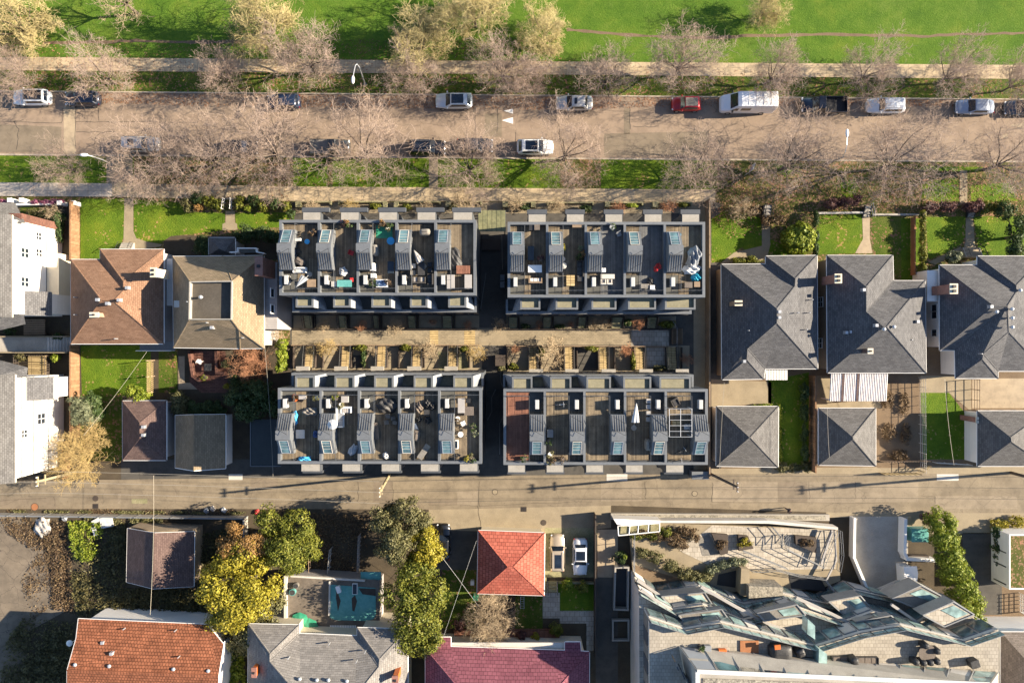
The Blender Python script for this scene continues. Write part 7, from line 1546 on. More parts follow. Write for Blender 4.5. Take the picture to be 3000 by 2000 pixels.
# ---------------------------------------------------------------- people
def skin(name, pts, edges, rad, mat, parent, sub=1):
    me = bpy.data.meshes.new(name); me.from_pydata(pts, edges, []); me.materials.append(M[mat] if isinstance(mat, str) else mat)
    o = bpy.data.objects.new(name, me); col.objects.link(o); o.parent = parent; ORG[o.name] = (0, 0, 0)
    md = o.modifiers.new('skin', 'SKIN'); 
    for i, r in enumerate(rad): me.skin_vertices[0].data[i].radius = r if isinstance(r, tuple) else (r, r)
    me.skin_vertices[0].data[0].use_root = True
    s_ = o.modifiers.new('sub', 'SUBSURF'); s_.levels = sub; s_.render_levels = sub
    for p in me.polygons: p.use_smooth = True
    return o
def person(label, px, py, rz, top, legs, hairc):
    o = proto('person', label, 'person'); sk = m_plain('skin', (.45, .28, .2), .6)
    P = [(0, 0, .95), (0, 0, 1.15), (0, 0, 1.38), (0, .02, 1.5), (0, .04, 1.62), (0, .04, 1.74), (.09, 0, .9), (.1, .14, .5), (.1, .16, .09), (.1, .27, .05), (-.09, 0, .9), (-.1, -.06, .5), (-.1, -.2, .12), (-.1, -.1, .05),
         (.19, 0, 1.4), (.24, -.06, 1.14), (.23, .06, .92), (.22, .11, .84), (-.19, 0, 1.4), (-.24, .06, 1.14), (-.22, .18, .95), (-.21, .23, .88)]
    E = [(0, 1), (1, 2), (2, 3), (3, 4), (4, 5), (0, 6), (6, 7), (7, 8), (8, 9), (0, 10), (10, 11), (11, 12), (12, 13), (2, 14), (14, 15), (15, 16), (16, 17), (2, 18), (18, 19), (19, 20), (20, 21)]
    Rr = [(.14, .1), (.13, .095), (.15, .1), .055, .09, .07, .085, .06, .042, .04, .085, .06, .042, .04, .055, .042, .033, .03, .055, .042, .033, .03]
    skin('body', P, E, Rr, sk, o)
    Pj = [P[i] for i in (0, 1, 2, 14, 15, 16, 18, 19, 20)] + [(0, 0, .86)]; skin('jacket', Pj, [(0, 1), (1, 2), (2, 3), (3, 4), (4, 5), (2, 6), (6, 7), (7, 8), (0, 9)], [(.17, .13), (.165, .125), (.18, .13), .08, .062, .052, .08, .062, .052, (.17, .13)], m_plain('jacket', top, .8), o)
    Pt = [P[i] for i in (0, 6, 7, 8, 10, 11, 12)]; skin('trousers', Pt, [(0, 1), (1, 2), (2, 3), (0, 4), (4, 5), (5, 6)], [(.15, .11), .1, .075, .06, .1, .075, .06], m_plain('trousers', legs, .85), o)
    b = MB(); b.ell((0, .02, 1.69), (.1, .115, .12), 12, 6, z0=-.2); b.build('hair', m_plain('hair', hairc, .8), o, smooth=True)
    b = MB(); b.tube((0, .12, 1.63), (0, .155, 1.61), .02, .012, 6); b.build('nose', sk, o)
    for s_ in (-1, 1): b = MB(); b.ell((s_ * .035, .115, 1.66), (.012, .01, .01), 8, 5); b.build('eye', 'black', o); b = MB(); b.ell((s_ * .092, .04, 1.64), (.015, .03, .035), 8, 5); b.build('ear', sk, o)
    for s_, w, f in ((1, (.22, .11, .84), 1), (-1, (-.21, .23, .88), 1)):
        b = MB()
        for i in range(4): b.tube((w[0], w[1] + (i - 1.5) * .018, w[2] - .02), (w[0] - s_ * .01, w[1] + (i - 1.5) * .02, w[2] - .085 + abs(i - 1.2) * .012), .009, .007, 5)
        b.tube((w[0], w[1] + .03, w[2]), (w[0] - s_ * .01, w[1] + .055, w[2] - .045), .01, .008, 5); b.build('hand', sk, o)
    for x_, y_, z_ in ((.1, .2, .0), (-.1, -.15, .0)): b = MB(); b.ell((x_, y_, .05), (.05, .14, .06), 10, 5); b.build('shoe', 'rubber', o)
    x, y = W2(px, py); return place(o, (x, y, .02 if py > 1000 else .134), rz)
person('person in dark clothes walking along the lane right of centre', 2302, 1489, 1.4, (.03, .03, .04), (.05, .05, .07), (.03, .02, .015))
person('person in grey jacket walking on the park sidewalk', 1612, 199, 1.5, (.12, .13, .15), (.03, .03, .04), (.04, .025, .02))
# ---------------------------------------------------------------- terraced concrete and glass building
o = tb = thing('terraced_building', 'pale concrete apartment building with zigzag glass terraces at the lower right', 'building', (*W2(2350, 1850), 0))
def slab(pts, z0, z1, nm, mats, par=None, ztop=None):
    p = [W2(a, c, z1) for a, c in pts]; return MB().prism(p, z0, z1, 0, 1 if isinstance(mats, list) else None).build(nm, mats, par or tb, tri=True)
def glass_rail(pts, z, par, h=1.0, mat='teal_pale', step=1.1):
    P = [W2(a, c, z) for a, c in pts]; g = MB(); q = MB()
    for a, c in zip(P, P[1:]):
        L = math.hypot(c[0] - a[0], c[1] - a[1]); n_ = max(1, round(L / step)); ang = math.atan2(c[1] - a[1], c[0] - a[0])
        for i in range(n_):
            f = (i + .5) / n_; g.box((a[0] + (c[0] - a[0]) * f, a[1] + (c[1] - a[1]) * f, z + .12), (L / n_ - .08, .03, h - .16), ang)
            f = i / n_; q.box((a[0] + (c[0] - a[0]) * f, a[1] + (c[1] - a[1]) * f, z + .01), (.07, .07, h), ang)
        q.tube((*a, z + h), (*c, z + h), .035, None, 5)
    ra = q.build('railing', 'rail', par); g.build('glass_panel', mat, ra)
def zig_windows(pts, z0, z1, par, off=.06):
    P = [W2(a, c, z1) for a, c in pts]
    for a, c in zip(P, P[1:]):
        L = math.hypot(c[0] - a[0], c[1] - a[1]); n_ = max(1, int(L / 1.5)); ang = math.atan2(c[1] - a[1], c[0] - a[0]); nx, ny = -(c[1] - a[1]) / L, (c[0] - a[0]) / L
        for i in range(n_):
            f = (i + .5) / n_; x, y = a[0] + (c[0] - a[0]) * f + nx * off, a[1] + (c[1] - a[1]) * f + ny * off; w = L / n_ - .35
            b = MB(); b.box((x, y, z0 + .3), (w + .16, .10, z1 - z0 - .75), ang); fr = b.build('window', 'rail', par)
            b = MB(); b.box((x + nx * .03, y + ny * .03, z0 + .4), (w, .09, z1 - z0 - .95), ang); b.build('pane', ('facade_glass', 'teal_pale', 'pale_concrete', 'facade_glass')[(i + int(x * 3)) % 4], fr)
low = [(1860, 1692), (1930, 1738), (2048, 1716), (2180, 1768), (2292, 1738), (2425, 1768), (2508, 1728), (2612, 1752), (2700, 1714), (2772, 1752)]
mid = [(1872, 1730), (1972, 1785), (2060, 1770), (2180, 1815), (2330, 1775), (2470, 1822), (2560, 1790), (2690, 1822), (2795, 1762), (2850, 1798)]
top = [(1902, 1808), (2006, 1842), (2112, 1822), (2392, 1892), (2520, 1852), (2640, 1830), (2826, 1876), (2925, 1842)]
terr = ['pale_concrete', 'paver']
t1 = slab(low + [(2835, 1830), (2860, 2100), (1862, 2100)], 0, 3.4, 'lower_terrace', terr)
t2 = slab(mid + [(2868, 1846), (2890, 2100), (1874, 2100)], 3.4, 6.6, 'middle_terrace', ['pale_concrete', 'paver'])
t3 = slab(top + [(2928, 2150), (1904, 2150)], 6.6, 9.6, 'upper_terrace', ['pale_concrete', 'tile_deck'])
shift = lambda L_, dx, dy: [(a + dx, c + dy) for a, c in L_]
glass_rail(shift(low, 2, 5), 3.4, t1); glass_rail(shift(mid, 2, 5), 6.6, t2); glass_rail(shift(top, 1, 4), 9.6, t3, 1.05)
zig_windows(low, .3, 3.4, t1); zig_windows(mid, 3.4, 6.6, t2); zig_windows(top, 6.6, 9.6, t3)
# projecting dark framed rooms on the terraces
for i, (pts, z0, z1) in enumerate((([(1935, 1745), (2065, 1733), (2088, 1768), (1965, 1778)], 3.4, 5.2), ([(1985, 1800), (2115, 1782), (2140, 1818), (2012, 1832)], 6.6, 7.6), ([(2215, 1795), (2335, 1768), (2362, 1800), (2236, 1818)], 6.6, 7.6), ([(2425, 1760), (2520, 1742), (2555, 1782), (2470, 1800)], 3.4, 5.2), ([(2505, 1820), (2610, 1800), (2640, 1828), (2540, 1850)], 6.6, 7.6), ([(2610, 1752), (2698, 1712), (2770, 1750), (2690, 1784)], 3.4, 6.0), ([(2700, 1800), (2793, 1760), (2855, 1798), (2765, 1835)], 6.6, 8.4))):
    p = [W2(a, c, z1) for a, c in pts]; rm = MB().prism(p, z0, z1).build('terrace_room', 'concrete', t2 if z0 < 6 else t3)
    cx, cy = sum(a[0] for a in p) / 4, sum(a[1] for a in p) / 4; s_ = lambda k, dx=0: [(cx + (a[0] - cx) * k + dx, cy + (a[1] - cy) * k) for a in p]
    MB().prism(s_(.88), z1, z1 + .02).build('roof', 'cover_grey' if i % 3 else 'paver', rm)
    q = s_(.88); k_ = .5; m1 = [tuple(q[0][j] + (q[1][j] - q[0][j]) * .45 for j in (0, 1)), q[1], q[2], tuple(q[3][j] + (q[2][j] - q[3][j]) * .45 for j in (0, 1))]; mc = (sum(a[0] for a in m1) / 4, sum(a[1] for a in m1) / 4)
    MB().prism([(mc[0] + (a[0] - mc[0]) * .8, mc[1] + (a[1] - mc[1]) * .7) for a in m1], z1 + .02, z1 + .08).build('skylight', 'teal_pale', rm)
    b = MB(); P = [(a[0], a[1], z1 + .06) for a in s_(.97)]; b.path(P + [P[0]], .09, 4); b.build('roof_edge', 'rail', rm)
# slanted light ribs between the terraces
for pts, z in (([(1868, 1700), (1955, 1760), (2010, 1800)], 4.9), ([(2055, 1720), (2160, 1780), (2260, 1832), (2390, 1880)], 7.2), ([(2335, 1752), (2440, 1800), (2520, 1840)], 6.9), ([(2615, 1772), (2700, 1830), (2800, 1868)], 7.4), ([(1880, 1728), (1990, 1812)], 7.2)):
    P = [W2(a, c, z) for a, c in pts]; b = MB()
    for a, c in zip(P, P[1:]): L = math.hypot(c[0] - a[0], c[1] - a[1]); b.box(((a[0] + c[0]) / 2, (a[1] + c[1]) / 2, z - .45), (L, .3, .3), math.atan2(c[1] - a[1], c[0] - a[0]))
    b.build('slanted_beam', 'cushion', tb)
    b = MB(); P = []
    for a, c in zip(P, P[1:]): L = math.hypot(c[0] - a[0], c[1] - a[1]); b.box(((a[0] + c[0]) / 2, (a[1] + c[1]) / 2, z - .6), (L, .05, .7), math.atan2(c[1] - a[1], c[0] - a[0]))
    b.v and None
for pts, z in (([(2367, 1812), (2388, 1832), (2388, 1872), (2365, 1856)], 10.4), ([(2400, 1900), (2423, 1915), (2423, 1965), (2398, 1950)], 11.0)):
    p = [W2(a, c, z) for a, c in pts]; MB().prism(p, z - 1.4, z).build('glass_screen', 'teal_pale', tb)
# penthouse: slanted glazed front, white roof edge, gravel roof
def Wz(a, c, z): return W(a, c, z)
fa = [(1988, 1892, 9.6), (2925, 1968, 9.6)]; fb = [(2042, 1966, 13.0), (2900, 2004, 13.0)]
b = MB(); A0, A1, B0, B1 = Wz(*fa[0]), Wz(*fa[1]), Wz(*fb[0]), Wz(*fb[1])
S_ = 2120
C0, C1 = (*W2(2050, S_, 13), 13.0), (*W2(2920, S_, 13), 13.0)
b.add([A0, A1, B1, B0, (C0[0], C0[1], 9.6), (C1[0], C1[1], 9.6), C0, C1], [(0, 1, 2, 3), (3, 2, 7, 6), (0, 3, 6, 4), (1, 5, 7, 2)]); ph = b.build('penthouse', 'concrete', tb)
def onf(s, t, lift=.06):
    p = Vector(A0).lerp(Vector(A1), s); q = Vector(B0).lerp(Vector(B1), s); r = p.lerp(q, t); return (r.x, r.y + lift * .8, r.z + lift * .6)
k = 13
for i in range(k):
    s0, s1 = (i + .08) / k, (i + .92) / k
    mt = ['bay_pale', 'teal_glass', 'gravel', 'dark_glass', 'teal_pale', 'dark_glass', 'pale_concrete', 'teal_glass', 'pale_concrete', 'teal_pale', 'teal_glass', 'pale_concrete', 'teal_pale'][i]
    b = MB(); b.add([onf(s0, .04), onf(s1, .04), onf(s1, .48), onf(s0, .48)], [(0, 1, 2, 3)]); b.add([onf(s0, .56), onf(s1, .56), onf(s1, .9), onf(s0, .9)], [(0, 1, 2, 3)]); b.build('glazing', mt, ph)
b = MB(); [MB().tube(onf(i / k, .02, .1), onf(i / k, .98, .1), .05, None, 5).build('mullion', 'rail', ph) for i in range(k + 1)]; b.v and None
b = MB(); b.tube(onf(0, 1, .0), onf(1, 1, 0), .22, None, 6); b.box((B0[0], (B0[1] + C0[1]) / 2, 12.9), (.35, abs(B0[1] - C0[1]), .3)); b.build('roof_edge', 'white', ph)
q = [W2(2060, 1986, 13.1), W2(2895, 2016, 13.1), C1[:2], C0[:2]]; MB().prism(q, 12.9, 13.1).build('gravel_roof', 'gravel', ph)
for j, (px, py) in enumerate(((1978, 1940), (1996, 1965), (2012, 1990))):
    x, y, z = W(px, py, 11.2); b = MB(); b.box((x, y, 10.4), (.12, 1.0, 1.6), .35); b.build('side_window', 'dark_glass', ph)
# west wall panels
for i in range(8):
    x, y0 = W2(1904, 1815, 9.6); x -= .02; b = MB(); b.bx(x - .12, x, y0 - 1.6 * (i + 1) + .1, y0 - 1.6 * i - .1, .4, 9.0); b.build('wall_panel', ['cover_grey', 'clad'][i % 2], tb)
# lane side court on a low podium
po = thing('podium_court', 'paved podium court with planters and glass guards between lane and terraces', 'courtyard', (*W2(2200, 1610), 0))
def pod(pts, z0, z1, nm, mt): return MB().prism([W2(a, c, z1) for a, c in pts], z0, z1).build(nm, mt, po, tri=True)
pod([(1812, 1528), (2455, 1548), (2462, 1700), (2400, 1725), (2100, 1735), (1855, 1690), (1845, 1560)], 0, .8, 'slab', 'path')
pod([(1990, 1612), (2086, 1538), (2452, 1552), (2448, 1665), (2300, 1668), (2180, 1664), (2092, 1662)], .8, .82, 'paving', 'paver')
pod([(2045, 1580), (2076, 1562), (2112, 1625), (2058, 1628)], .82, .84, 'dark_paving', 'cover_grey')
pod([(1862, 1655), (2010, 1700), (2085, 1712), (2040, 1720), (1930, 1732), (1858, 1685)], .8, .83, 'soil_bed', 'bare_earth')
pod([(1797, 1519), (1935, 1524), (1935, 1531), (1845, 1541), (1808, 1536)], .8, 2.7, 'white_canopy', 'white')
pod([(1935, 1524), (2250, 1524), (2455, 1544), (2455, 1551), (2250, 1533), (1935, 1531)], .8, 2.2, 'white_wall', 'pale_concrete')
pod([(1812, 1541), (1930, 1534), (1930, 1556), (1812, 1566)], .8, 1.5, 'moss_planter', 'mossy_concrete')
b = MB()
for a, c in (((1810, 1540), (1932, 1532)), ((1932, 1532), (1932, 1556)), ((1932, 1556), (1812, 1568)), ((1812, 1568), (1810, 1540)), ((1845, 1538), (1842, 1566)), ((1870, 1536), (1868, 1563)), ((1900, 1534), (1898, 1560))): b.tube((*W2(*a, 2.0), 2.0), (*W2(*c, 2.0), 2.0), .07, None, 5)
b.build('white_frame', 'white', po)
for nm, pts, lf in (('planter', [(2085, 1562), (2133, 1566), (2133, 1620), (2112, 1626)], 'leaf_brown'), ('planter', [(2163, 1567), (2192, 1570), (2208, 1606), (2165, 1613)], 'leaf_yellow'), ('planter', [(2330, 1568), (2392, 1574), (2392, 1620), (2332, 1594)], 'leaf_brown')):
    pl = pod(pts, .82, 1.35, nm, 'dark_wood'); p = [W2(a, c, 1.35) for a, c in pts]; cx, cy = sum(a[0] for a in p) / 4, sum(a[1] for a in p) / 4
    V, F = leaf_cloud(int(pts[0][0]), [(cx, cy, 1.45, .95, .8, .3)], 420, .1, sub=10); arrays('foliage', V, F, lf, pl)
pod([(2105, 1682), (2165, 1668), (2165, 1722), (2100, 1712)], .83, .85, 'dark_well', 'black'); pod([(2312, 1682), (2402, 1690), (2425, 1732), (2318, 1722)], .83, .85, 'dark_well', 'black')
pod([(2194, 1716), (2294, 1720), (2294, 1744), (2194, 1752)], .8, 3.6, 'gravel_kiosk', 'gravel'); pod([(2172, 1664), (2196, 1668), (2196, 1750), (2168, 1742)], .83, 2.6, 'court_wall', 'path')
for pts, z in (([(2258, 1540), (2282, 1568), (2282, 1592), (2305, 1564), (2300, 1604), (2404, 1655), (2446, 1552)], 1.0), ([(2196, 1668), (2268, 1664), (2330, 1680), (2410, 1690), (2440, 1740)], 1.0), ([(2170, 1608), (2300, 1660)], .85), ([(2455, 1550), (2460, 1620), (2452, 1668)], 1.0), ([(1855, 1560), (1855, 1688)], .9)):
    P = [(*W2(a, c, z), z) for a, c in pts]; b = MB()
    for a, c in zip(P, P[1:]):
        for zz in (.0, .55, 1.05): b.tube((a[0], a[1], z + zz), (c[0], c[1], z + zz), .035, None, 5)
        L = math.hypot(c[0] - a[0], c[1] - a[1]); n_ = max(1, round(L / 1.2))
        for i in range(n_ + 1): f = i / n_; x, y = a[0] + (c[0] - a[0]) * f, a[1] + (c[1] - a[1]) * f; b.tube((x, y, z - .1), (x, y, z + 1.05), .03, None, 5)
    b.build('railing', 'rail', po)
b = MB(); P = [(*W2(a, c, 1.6), 1.6) for a, c in ((2438, 1552), (2405, 1652))]; b.path(P, .16, 4); P = [(*W2(a, c, 1.6), 1.6) for a, c in ((2446, 1580), (2450, 1640), (2420, 1700), (2455, 1745))]; b.path(P, .12, 4); b.build('slanted_rail_beam', 'cushion', po)
wall_thing('planter_strip', 'long narrow gravel planter strip along the lane', [(1797, 1509), (2416, 1513)], .5, 'concrete', .75); strip('planter_gravel', [(1799, 1509), (2413, 1513)], .5, .5, .56, 'gravel')
leafy('shrub_border', 'brown and green mixed shrub border on the podium behind the white canopy', 'shrubs', 1955, 1575, 1.2, [(-3.4, .6, 1.2, 1.5, .9, .6), (-1.4, .2, 1.3, 1.2, .9, .6), (.4, 0, 1.3, 1.4, .9, .6), (2.2, .9, 1.3, 1.5, .8, .6), (1.6, -.8, 1.2, 1.2, .8, .5), (3.2, .1, 1.2, 1, .8, .5)], 5200, .1, 'leaf_brown', part='foliage')
leafy('shrub_border', 'green shrubs in front of the white canopy on the podium', 'shrubs', 1890, 1568, 1.2, [(-1, 0, 1.3, 1.1, .6, .5), (1, .1, 1.3, 1.2, .7, .6), (2.5, .5, 1.4, .9, .7, .5)], 2200, .1, 'leaf_green', part='foliage')
leafy('podium_hedge', 'grey green clipped hedge curving across the podium', 'hedge', 1980, 1655, 1.2, [(-4.2, 1.6, 1.3, 1.2, .8, .6), (-2.6, 1.0, 1.3, 1.2, .9, .7), (-.8, .1, 1.4, 1.3, .9, .8), (.9, -.9, 1.4, 1.3, .9, .8), (2.4, -1.4, 1.4, 1.2, .9, .8), (3.6, -1.3, 1.3, 1.1, .8, .7)], 6500, .1, 'leaf_olive', part='foliage')
leafy('podium_hedge', 'silvery hedge at the court end beside the dark well', 'hedge', 2135, 1652, 1.2, [(-2.0, -.6, 1.3, 1.1, .7, .6), (-.6, .0, 1.3, 1.1, .7, .6), (.8, .3, 1.3, 1.0, .7, .6), (1.6, .3, 1.3, .8, .6, .5)], 3400, .1, 'leaf_blue', part='foliage')
# things standing on the upper terrace
Z3 = 9.605
for args in (('brown rust coloured mat board on the upper terrace', 2198, 1898, 2.0, 1.4, .08, 'rust'),): crate(*args, 0, Z3, name='mat', cat='mat')
grill('black covered lounge set with an orange lid on the upper terrace', 2287, 1912, 0, 'cover_black', 2.4, 1.9, Z3); crate('orange cushion on the black covered lounge set', 2280, 1897, .6, .45, .2, 'orange', .1, Z3 + 1.1, name='cushion', cat='cushion')
grill('small black covered barbecue right of the black lounge set', 2343, 1908, .4, 'cover_black', .95, .9, Z3)
sofa('brown covered sofa pair in a row on the upper terrace', 2462, 1936, 1.9, 1.0, PI, 'cover_black', 'cover_brown', Z3); sofa('brown covered sofa at the right of the terrace sofa row', 2542, 1938, 2.4, 1.0, PI, 'cover_black', 'cover_brown', Z3, n=3); grill('black covered stool between the brown sofas', 2500, 1934, .2, 'cover_black', .9, .9, Z3)
round_table('oval brown covered table on the upper terrace at right', 2712, 1908, .95, 'cover_brown', Z3)
for i, (a, c) in enumerate(((2680, 1936), (2702, 1938), (2722, 1937), (2742, 1934), (2742, 1904), (2708, 1888))): grill(['first covered chair from the left below', 'second covered chair from the left below', 'third covered chair from the left below', 'rightmost covered chair below', 'covered chair right of', 'covered chair above'][i] + ' the oval terrace table', a, c, 0, 'cover_black', .62, .62, Z3)
crate('dark covered box at the right end of the upper terrace', 2850, 1940, .9, .8, .8, 'cover_black', .3, Z3)
crate('small orange cat house box on the upper terrace', 2117, 1908, .8, .5, .4, 'orange', 0, Z3); crate('clear plastic box beside the orange one on the upper terrace', 2073, 1898, .7, .6, .5, 'bay_pale', 0, Z3); pot('dark planter pot left of the clear box on the upper terrace', 2052, 1895, .3, .4, 'leaf_dark', 'black', Z3)

for L_, z, par in ((low, 3.4, t1), (mid, 6.6, t2), (top, 9.6, t3)):
    for d in (14,):
        P = [(*W2(a + 2, c + d, z + .9), z + .9) for a, c in L_]; b = MB(); b.path(P, .035, 4)
        for a, c in zip(P, P[1:]):
            n_ = max(1, round(math.hypot(c[0] - a[0], c[1] - a[1]) / 1.3))
            for i in range(n_): f = i / n_; x, y = a[0] + (c[0] - a[0]) * f, a[1] + (c[1] - a[1]) * f; b.tube((x, y, z), (x, y, z + .9), .03, None, 4)
        b.build('inner_railing', 'black' if d == 14 else 'rail', par)
# ---------------------------------------------------------------- trees and shrubs
def bare_set(name, key, n, mat, **kw):
    return [bare_proto(name, key * 10 + i, mat=mat, label='bare tree', **kw) for i in range(n)]
ST = bare_set('street_tree', 1, 4, 'bark_pink', h=8.0, rad=5.4, th=1.8, limbs=9, nch=(9, 8, 4), r=.15, tw=.0115, jit=.2, spread=(12, 68), up=.09)
SS = bare_set('street_tree', 2, 3, 'bark_pink', h=6.2, rad=4.1, th=1.6, limbs=9, nch=(9, 9, 4), r=.13, tw=.0115, spread=(8, 62), jit=.2, up=.08)
used = set()
def put(protos, i, label, px, py, zc, rz, s, group):
    p = protos[i % len(protos)]; k = p.name
    o = p if k not in used else dup(p)
    used.add(k); x, y, _ = W(px, py, zc); place(o, (x, y, .1), rz, s); o['label'] = label; o['group'] = group; return o
NG, SG = 'bare trees along the park verge', 'bare trees along the townhouse verge'
for i, (px, py, s, lb) in enumerate((
    (45, 228, .85, 'bare tree at the far left of the park verge above the white suv'), (300, 226, 1.0, 'bare tree over the park sidewalk right of the dark blue hatchback'), (652, 222, .8, 'small bare bushy tree on the park verge left of the navy hatchback'),
    (905, 190, 1.15, 'wide bare tree on the park verge left of the bent street lamp'), (1212, 232, .95, 'bare tree on the park verge right of the bent street lamp'), (1470, 218, 1.0, 'bare tree on the park verge between white and silver cars'), (1545, 245, .8, 'smaller bare tree on the park verge beside the walking person'),
    (1775, 236, .95, 'bare tree on the park verge right of the silver sedan'), (1995, 200, 1.15, 'bare tree on the park verge above the red car'), (2268, 228, .95, 'bare tree on the park verge above the white van tail'), (2545, 222, 1.0, 'bare tree on the park verge above the white hatchback'),
    (2790, 226, 1.0, 'bare tree on the park verge above the pale blue grey sedan'), (2985, 250, .85, 'bare tree at the far right of the park verge'))):
    put(SS, i, lb, px, py - 8, 3.0, i * 1.3, s, NG)
for i, (px, py, s, lb) in enumerate((
    (160, 478, .62, 'small bare tree on the left verge in front of the pale sidewalk'), (415, 472, .98, 'bare tree on the verge below the pale silver suv'), (600, 455, 1.05, 'large bare tree on the verge over the hidden black car'), (790, 440, 1.18, 'largest bare tree on the verge above the taupe house hedge'),
    (1060, 430, 1.12, 'bare tree on the verge between the dark pickup and the black suv'), (1372, 482, .92, 'bare tree on the verge below the charcoal sedan'), (1660, 440, .98, 'bare tree on the verge right of the white glass roofed car'), (2052, 492, .92, 'bare tree on the verge at the end of the tan sidewalk'),
    (2330, 470, 1.08, 'dense bare tree on the verge left of the curved street lamp'), (2632, 468, 1.18, 'dense bare tree on the verge right of the curved street lamp'), (2960, 470, 1.12, 'bare tree on the verge at the right picture edge'))):
    put(ST, i, lb, px, py, 4.5, i * 2.1 + .4, s, SG)
# park trees with fine olive twigs
PT = [bare_proto('park_tree', 70 + i, h=8.0, rad=4.2, th=1.6, mat='bark_olive', label='park tree', limbs=10, nch=(9, 9, 6), r=.16, tw=.017, up=.05, spread=(15, 75)) for i in range(2)]
for i, (px, py, s, lb) in enumerate(((20, 60, 1.15, 'olive twigged park tree in the top left corner'), (765, 45, 1.1, 'olive twigged park tree at the top left of centre'), (1230, 96, .95, 'pale yellow twigged park tree standing nearest the sidewalk'), (1388, 28, 1.05, 'olive twigged park tree behind the pale yellow one'), (1598, 88, .8, 'rightmost olive twigged park tree at the end of the worn track'), (2262, 2, .62, 'small brown twigged tree at the top edge over the open grass'))):
    put(PT, i, lb, px, py, 4.5, i * 1.9, s, 'bare trees in the park')
o = bare_proto('park_tree', 81, 7, 3.4, 2.4, 'bark_tan', 'thin bare park tree at the top whose shadow falls on the grass', limbs=7, nch=(6, 6, 4), r=.15, tw=.014); place(o, (*W2(405, 42), .12))
# shrubs of bare twigs in the gardens
SH = {}
for key, mt, n_ in (('tan', 'bark_tan', 2), ('red', 'bark_red', 2), ('gold', 'bark_gold', 1)):
    SH[key] = [bare_proto('twig_shrub', 90 + i + len(mt), h=2.6, rad=1.5, th=.25, mat=mt, label='shrub', cat='shrub', limbs=9, nch=(6, 6, 3), r=.045, tw=.013, spread=(20, 80), up=.06) for i in range(n_)]
od2 = ['first', 'second', 'third', 'fourth', 'fifth', 'sixth', 'seventh', 'eighth', 'ninth', 'tenth']
SETS = (('above the path below the upper left row', [(950, 950, .85, 'tan'), (1056, 953, .7, 'red'), (1156, 950, 1.15, 'tan'), (1266, 942, .45, 'red'), (1371, 953, .55, 'red')]),
        ('above the path below the upper right row', [(1460, 946, .9, 'tan'), (1578, 951, .5, 'red'), (1675, 951, .42, 'red'), (1742, 948, .75, 'tan'), (1770, 946, .7, 'tan'), (1870, 948, .75, 'red')]),
        ('in the gardens above the lower left row', [(956, 1018, 1.15, 'gold'), (1089, 1028, .6, 'tan'), (1260, 1030, 1.15, 'tan'), (1392, 1033, 1.15, 'gold')]),
        ('in the gardens above the lower right row', [(1506, 1027, .55, 'red'), (1619, 1030, 1.75, 'tan'), (1830, 1027, .8, 'red'), (2014, 1052, .75, 'red')]),
        ('at the street planters of the upper left row', [(910, 604, .9, 'tan'), (1029, 602, .95, 'gold'), (1250, 600, .9, 'tan'), (1360, 590, 1.4, 'tan')]),
        ('at the street planters of the upper right row', [(1506, 600, 1.1, 'tan'), (1630, 602, 1.0, 'tan'), (1815, 606, .95, 'red'), (1958, 602, .9, 'red')]))
for wh, L_ in SETS:
    for i, (px, py, s, k) in enumerate(L_):
        put(SH[k], i, f"{dict(tan='tan', red='reddish', gold='golden')[k]} leafless shrub, {od2[i]} from the left {wh}", px, py, 1.2, i * 1.1 + px, s * .72, 'leafless shrubs in the townhouse gardens')
for px, py, s, k, lb in ((150, 625, .8, 'tan', 'small pale leafless shrub in the upper white house garden'), (800, 985, 1.1, 'tan', 'pale leafless shrub at the taupe house side wing'), (2170, 600, 1.1, 'tan', 'dry leafless shrub at the first right garden corner'), (1225, 1570, 1.2, 'tan', 'bare twigs spilling over the black sedan')):
    put(SH[k], 0 if k == 'gold' else int(px), lb, px, py, 1.8, px, s, 'leafless bushes in the yards')
BIG = {k: bare_proto('leafless_bush', 140 + i, h=2.4, rad=1.7, th=.2, mat=m_, label='bush', cat='shrub', limbs=13, nch=(9, 8, 3), r=.035, tw=.0055, spread=(10, 80), up=.05, jit=.16) for i, (k, m_) in enumerate((('gold', 'bark_gold'), ('red', 'bark_red'), ('tan', 'bark_tan')))}
for px, py, s, k, lb in ((262, 1325, 2.5, 'gold', 'big golden leafless bush at the lane pole on the left'), (740, 1064, 1.35, 'red', 'orange red leafless shrub right of the brick patio'), (1435, 1812, 2.0, 'tan', 'round tan leafless bush behind the red garage')):
    put([BIG[k]], 0, lb, px, py, 1.8, px, s, 'leafless bushes in the yards')
# evergreens south of the lane
C = lambda *a: list(a)
leafy('broadleaf_tree', 'green and yellow leafy tree at the lane right of the red cloth', 'tree', 840, 1572, 4.5, [(-1.77, 1.89, 4.6, 2.24, 2.12, 2.01), (1.42, 1.42, 5, 2.36, 2.24, 2.12), (0.24, -1.18, 5.4, 2.71, 2.36, 2.24), (-1.89, -1.06, 4, 2.12, 2.12, 1.89), (2.24, -1.18, 4.3, 2.12, 2.01, 1.89), (0.35, -3.07, 4, 2.24, 1.89, 1.77)], 17000, 0.13, 'leaf_green', 4.5)
leafy('yellow_tree', 'large bright yellow leafed tree beside the weathered shed', 'tree', 715, 1720, 5.0, [(0, 3.38, 5.2, 3.38, 2.86, 2.6), (-2.21, 0.26, 5.4, 3.12, 3.12, 2.86), (1.95, 0.78, 5.6, 3.25, 3.25, 2.86), (0.26, -2.34, 5.2, 3.25, 2.99, 2.6), (-2.21, -3.38, 4.4, 2.6, 2.47, 2.34)], 21000, 0.15, 'leaf_yellow', 5)
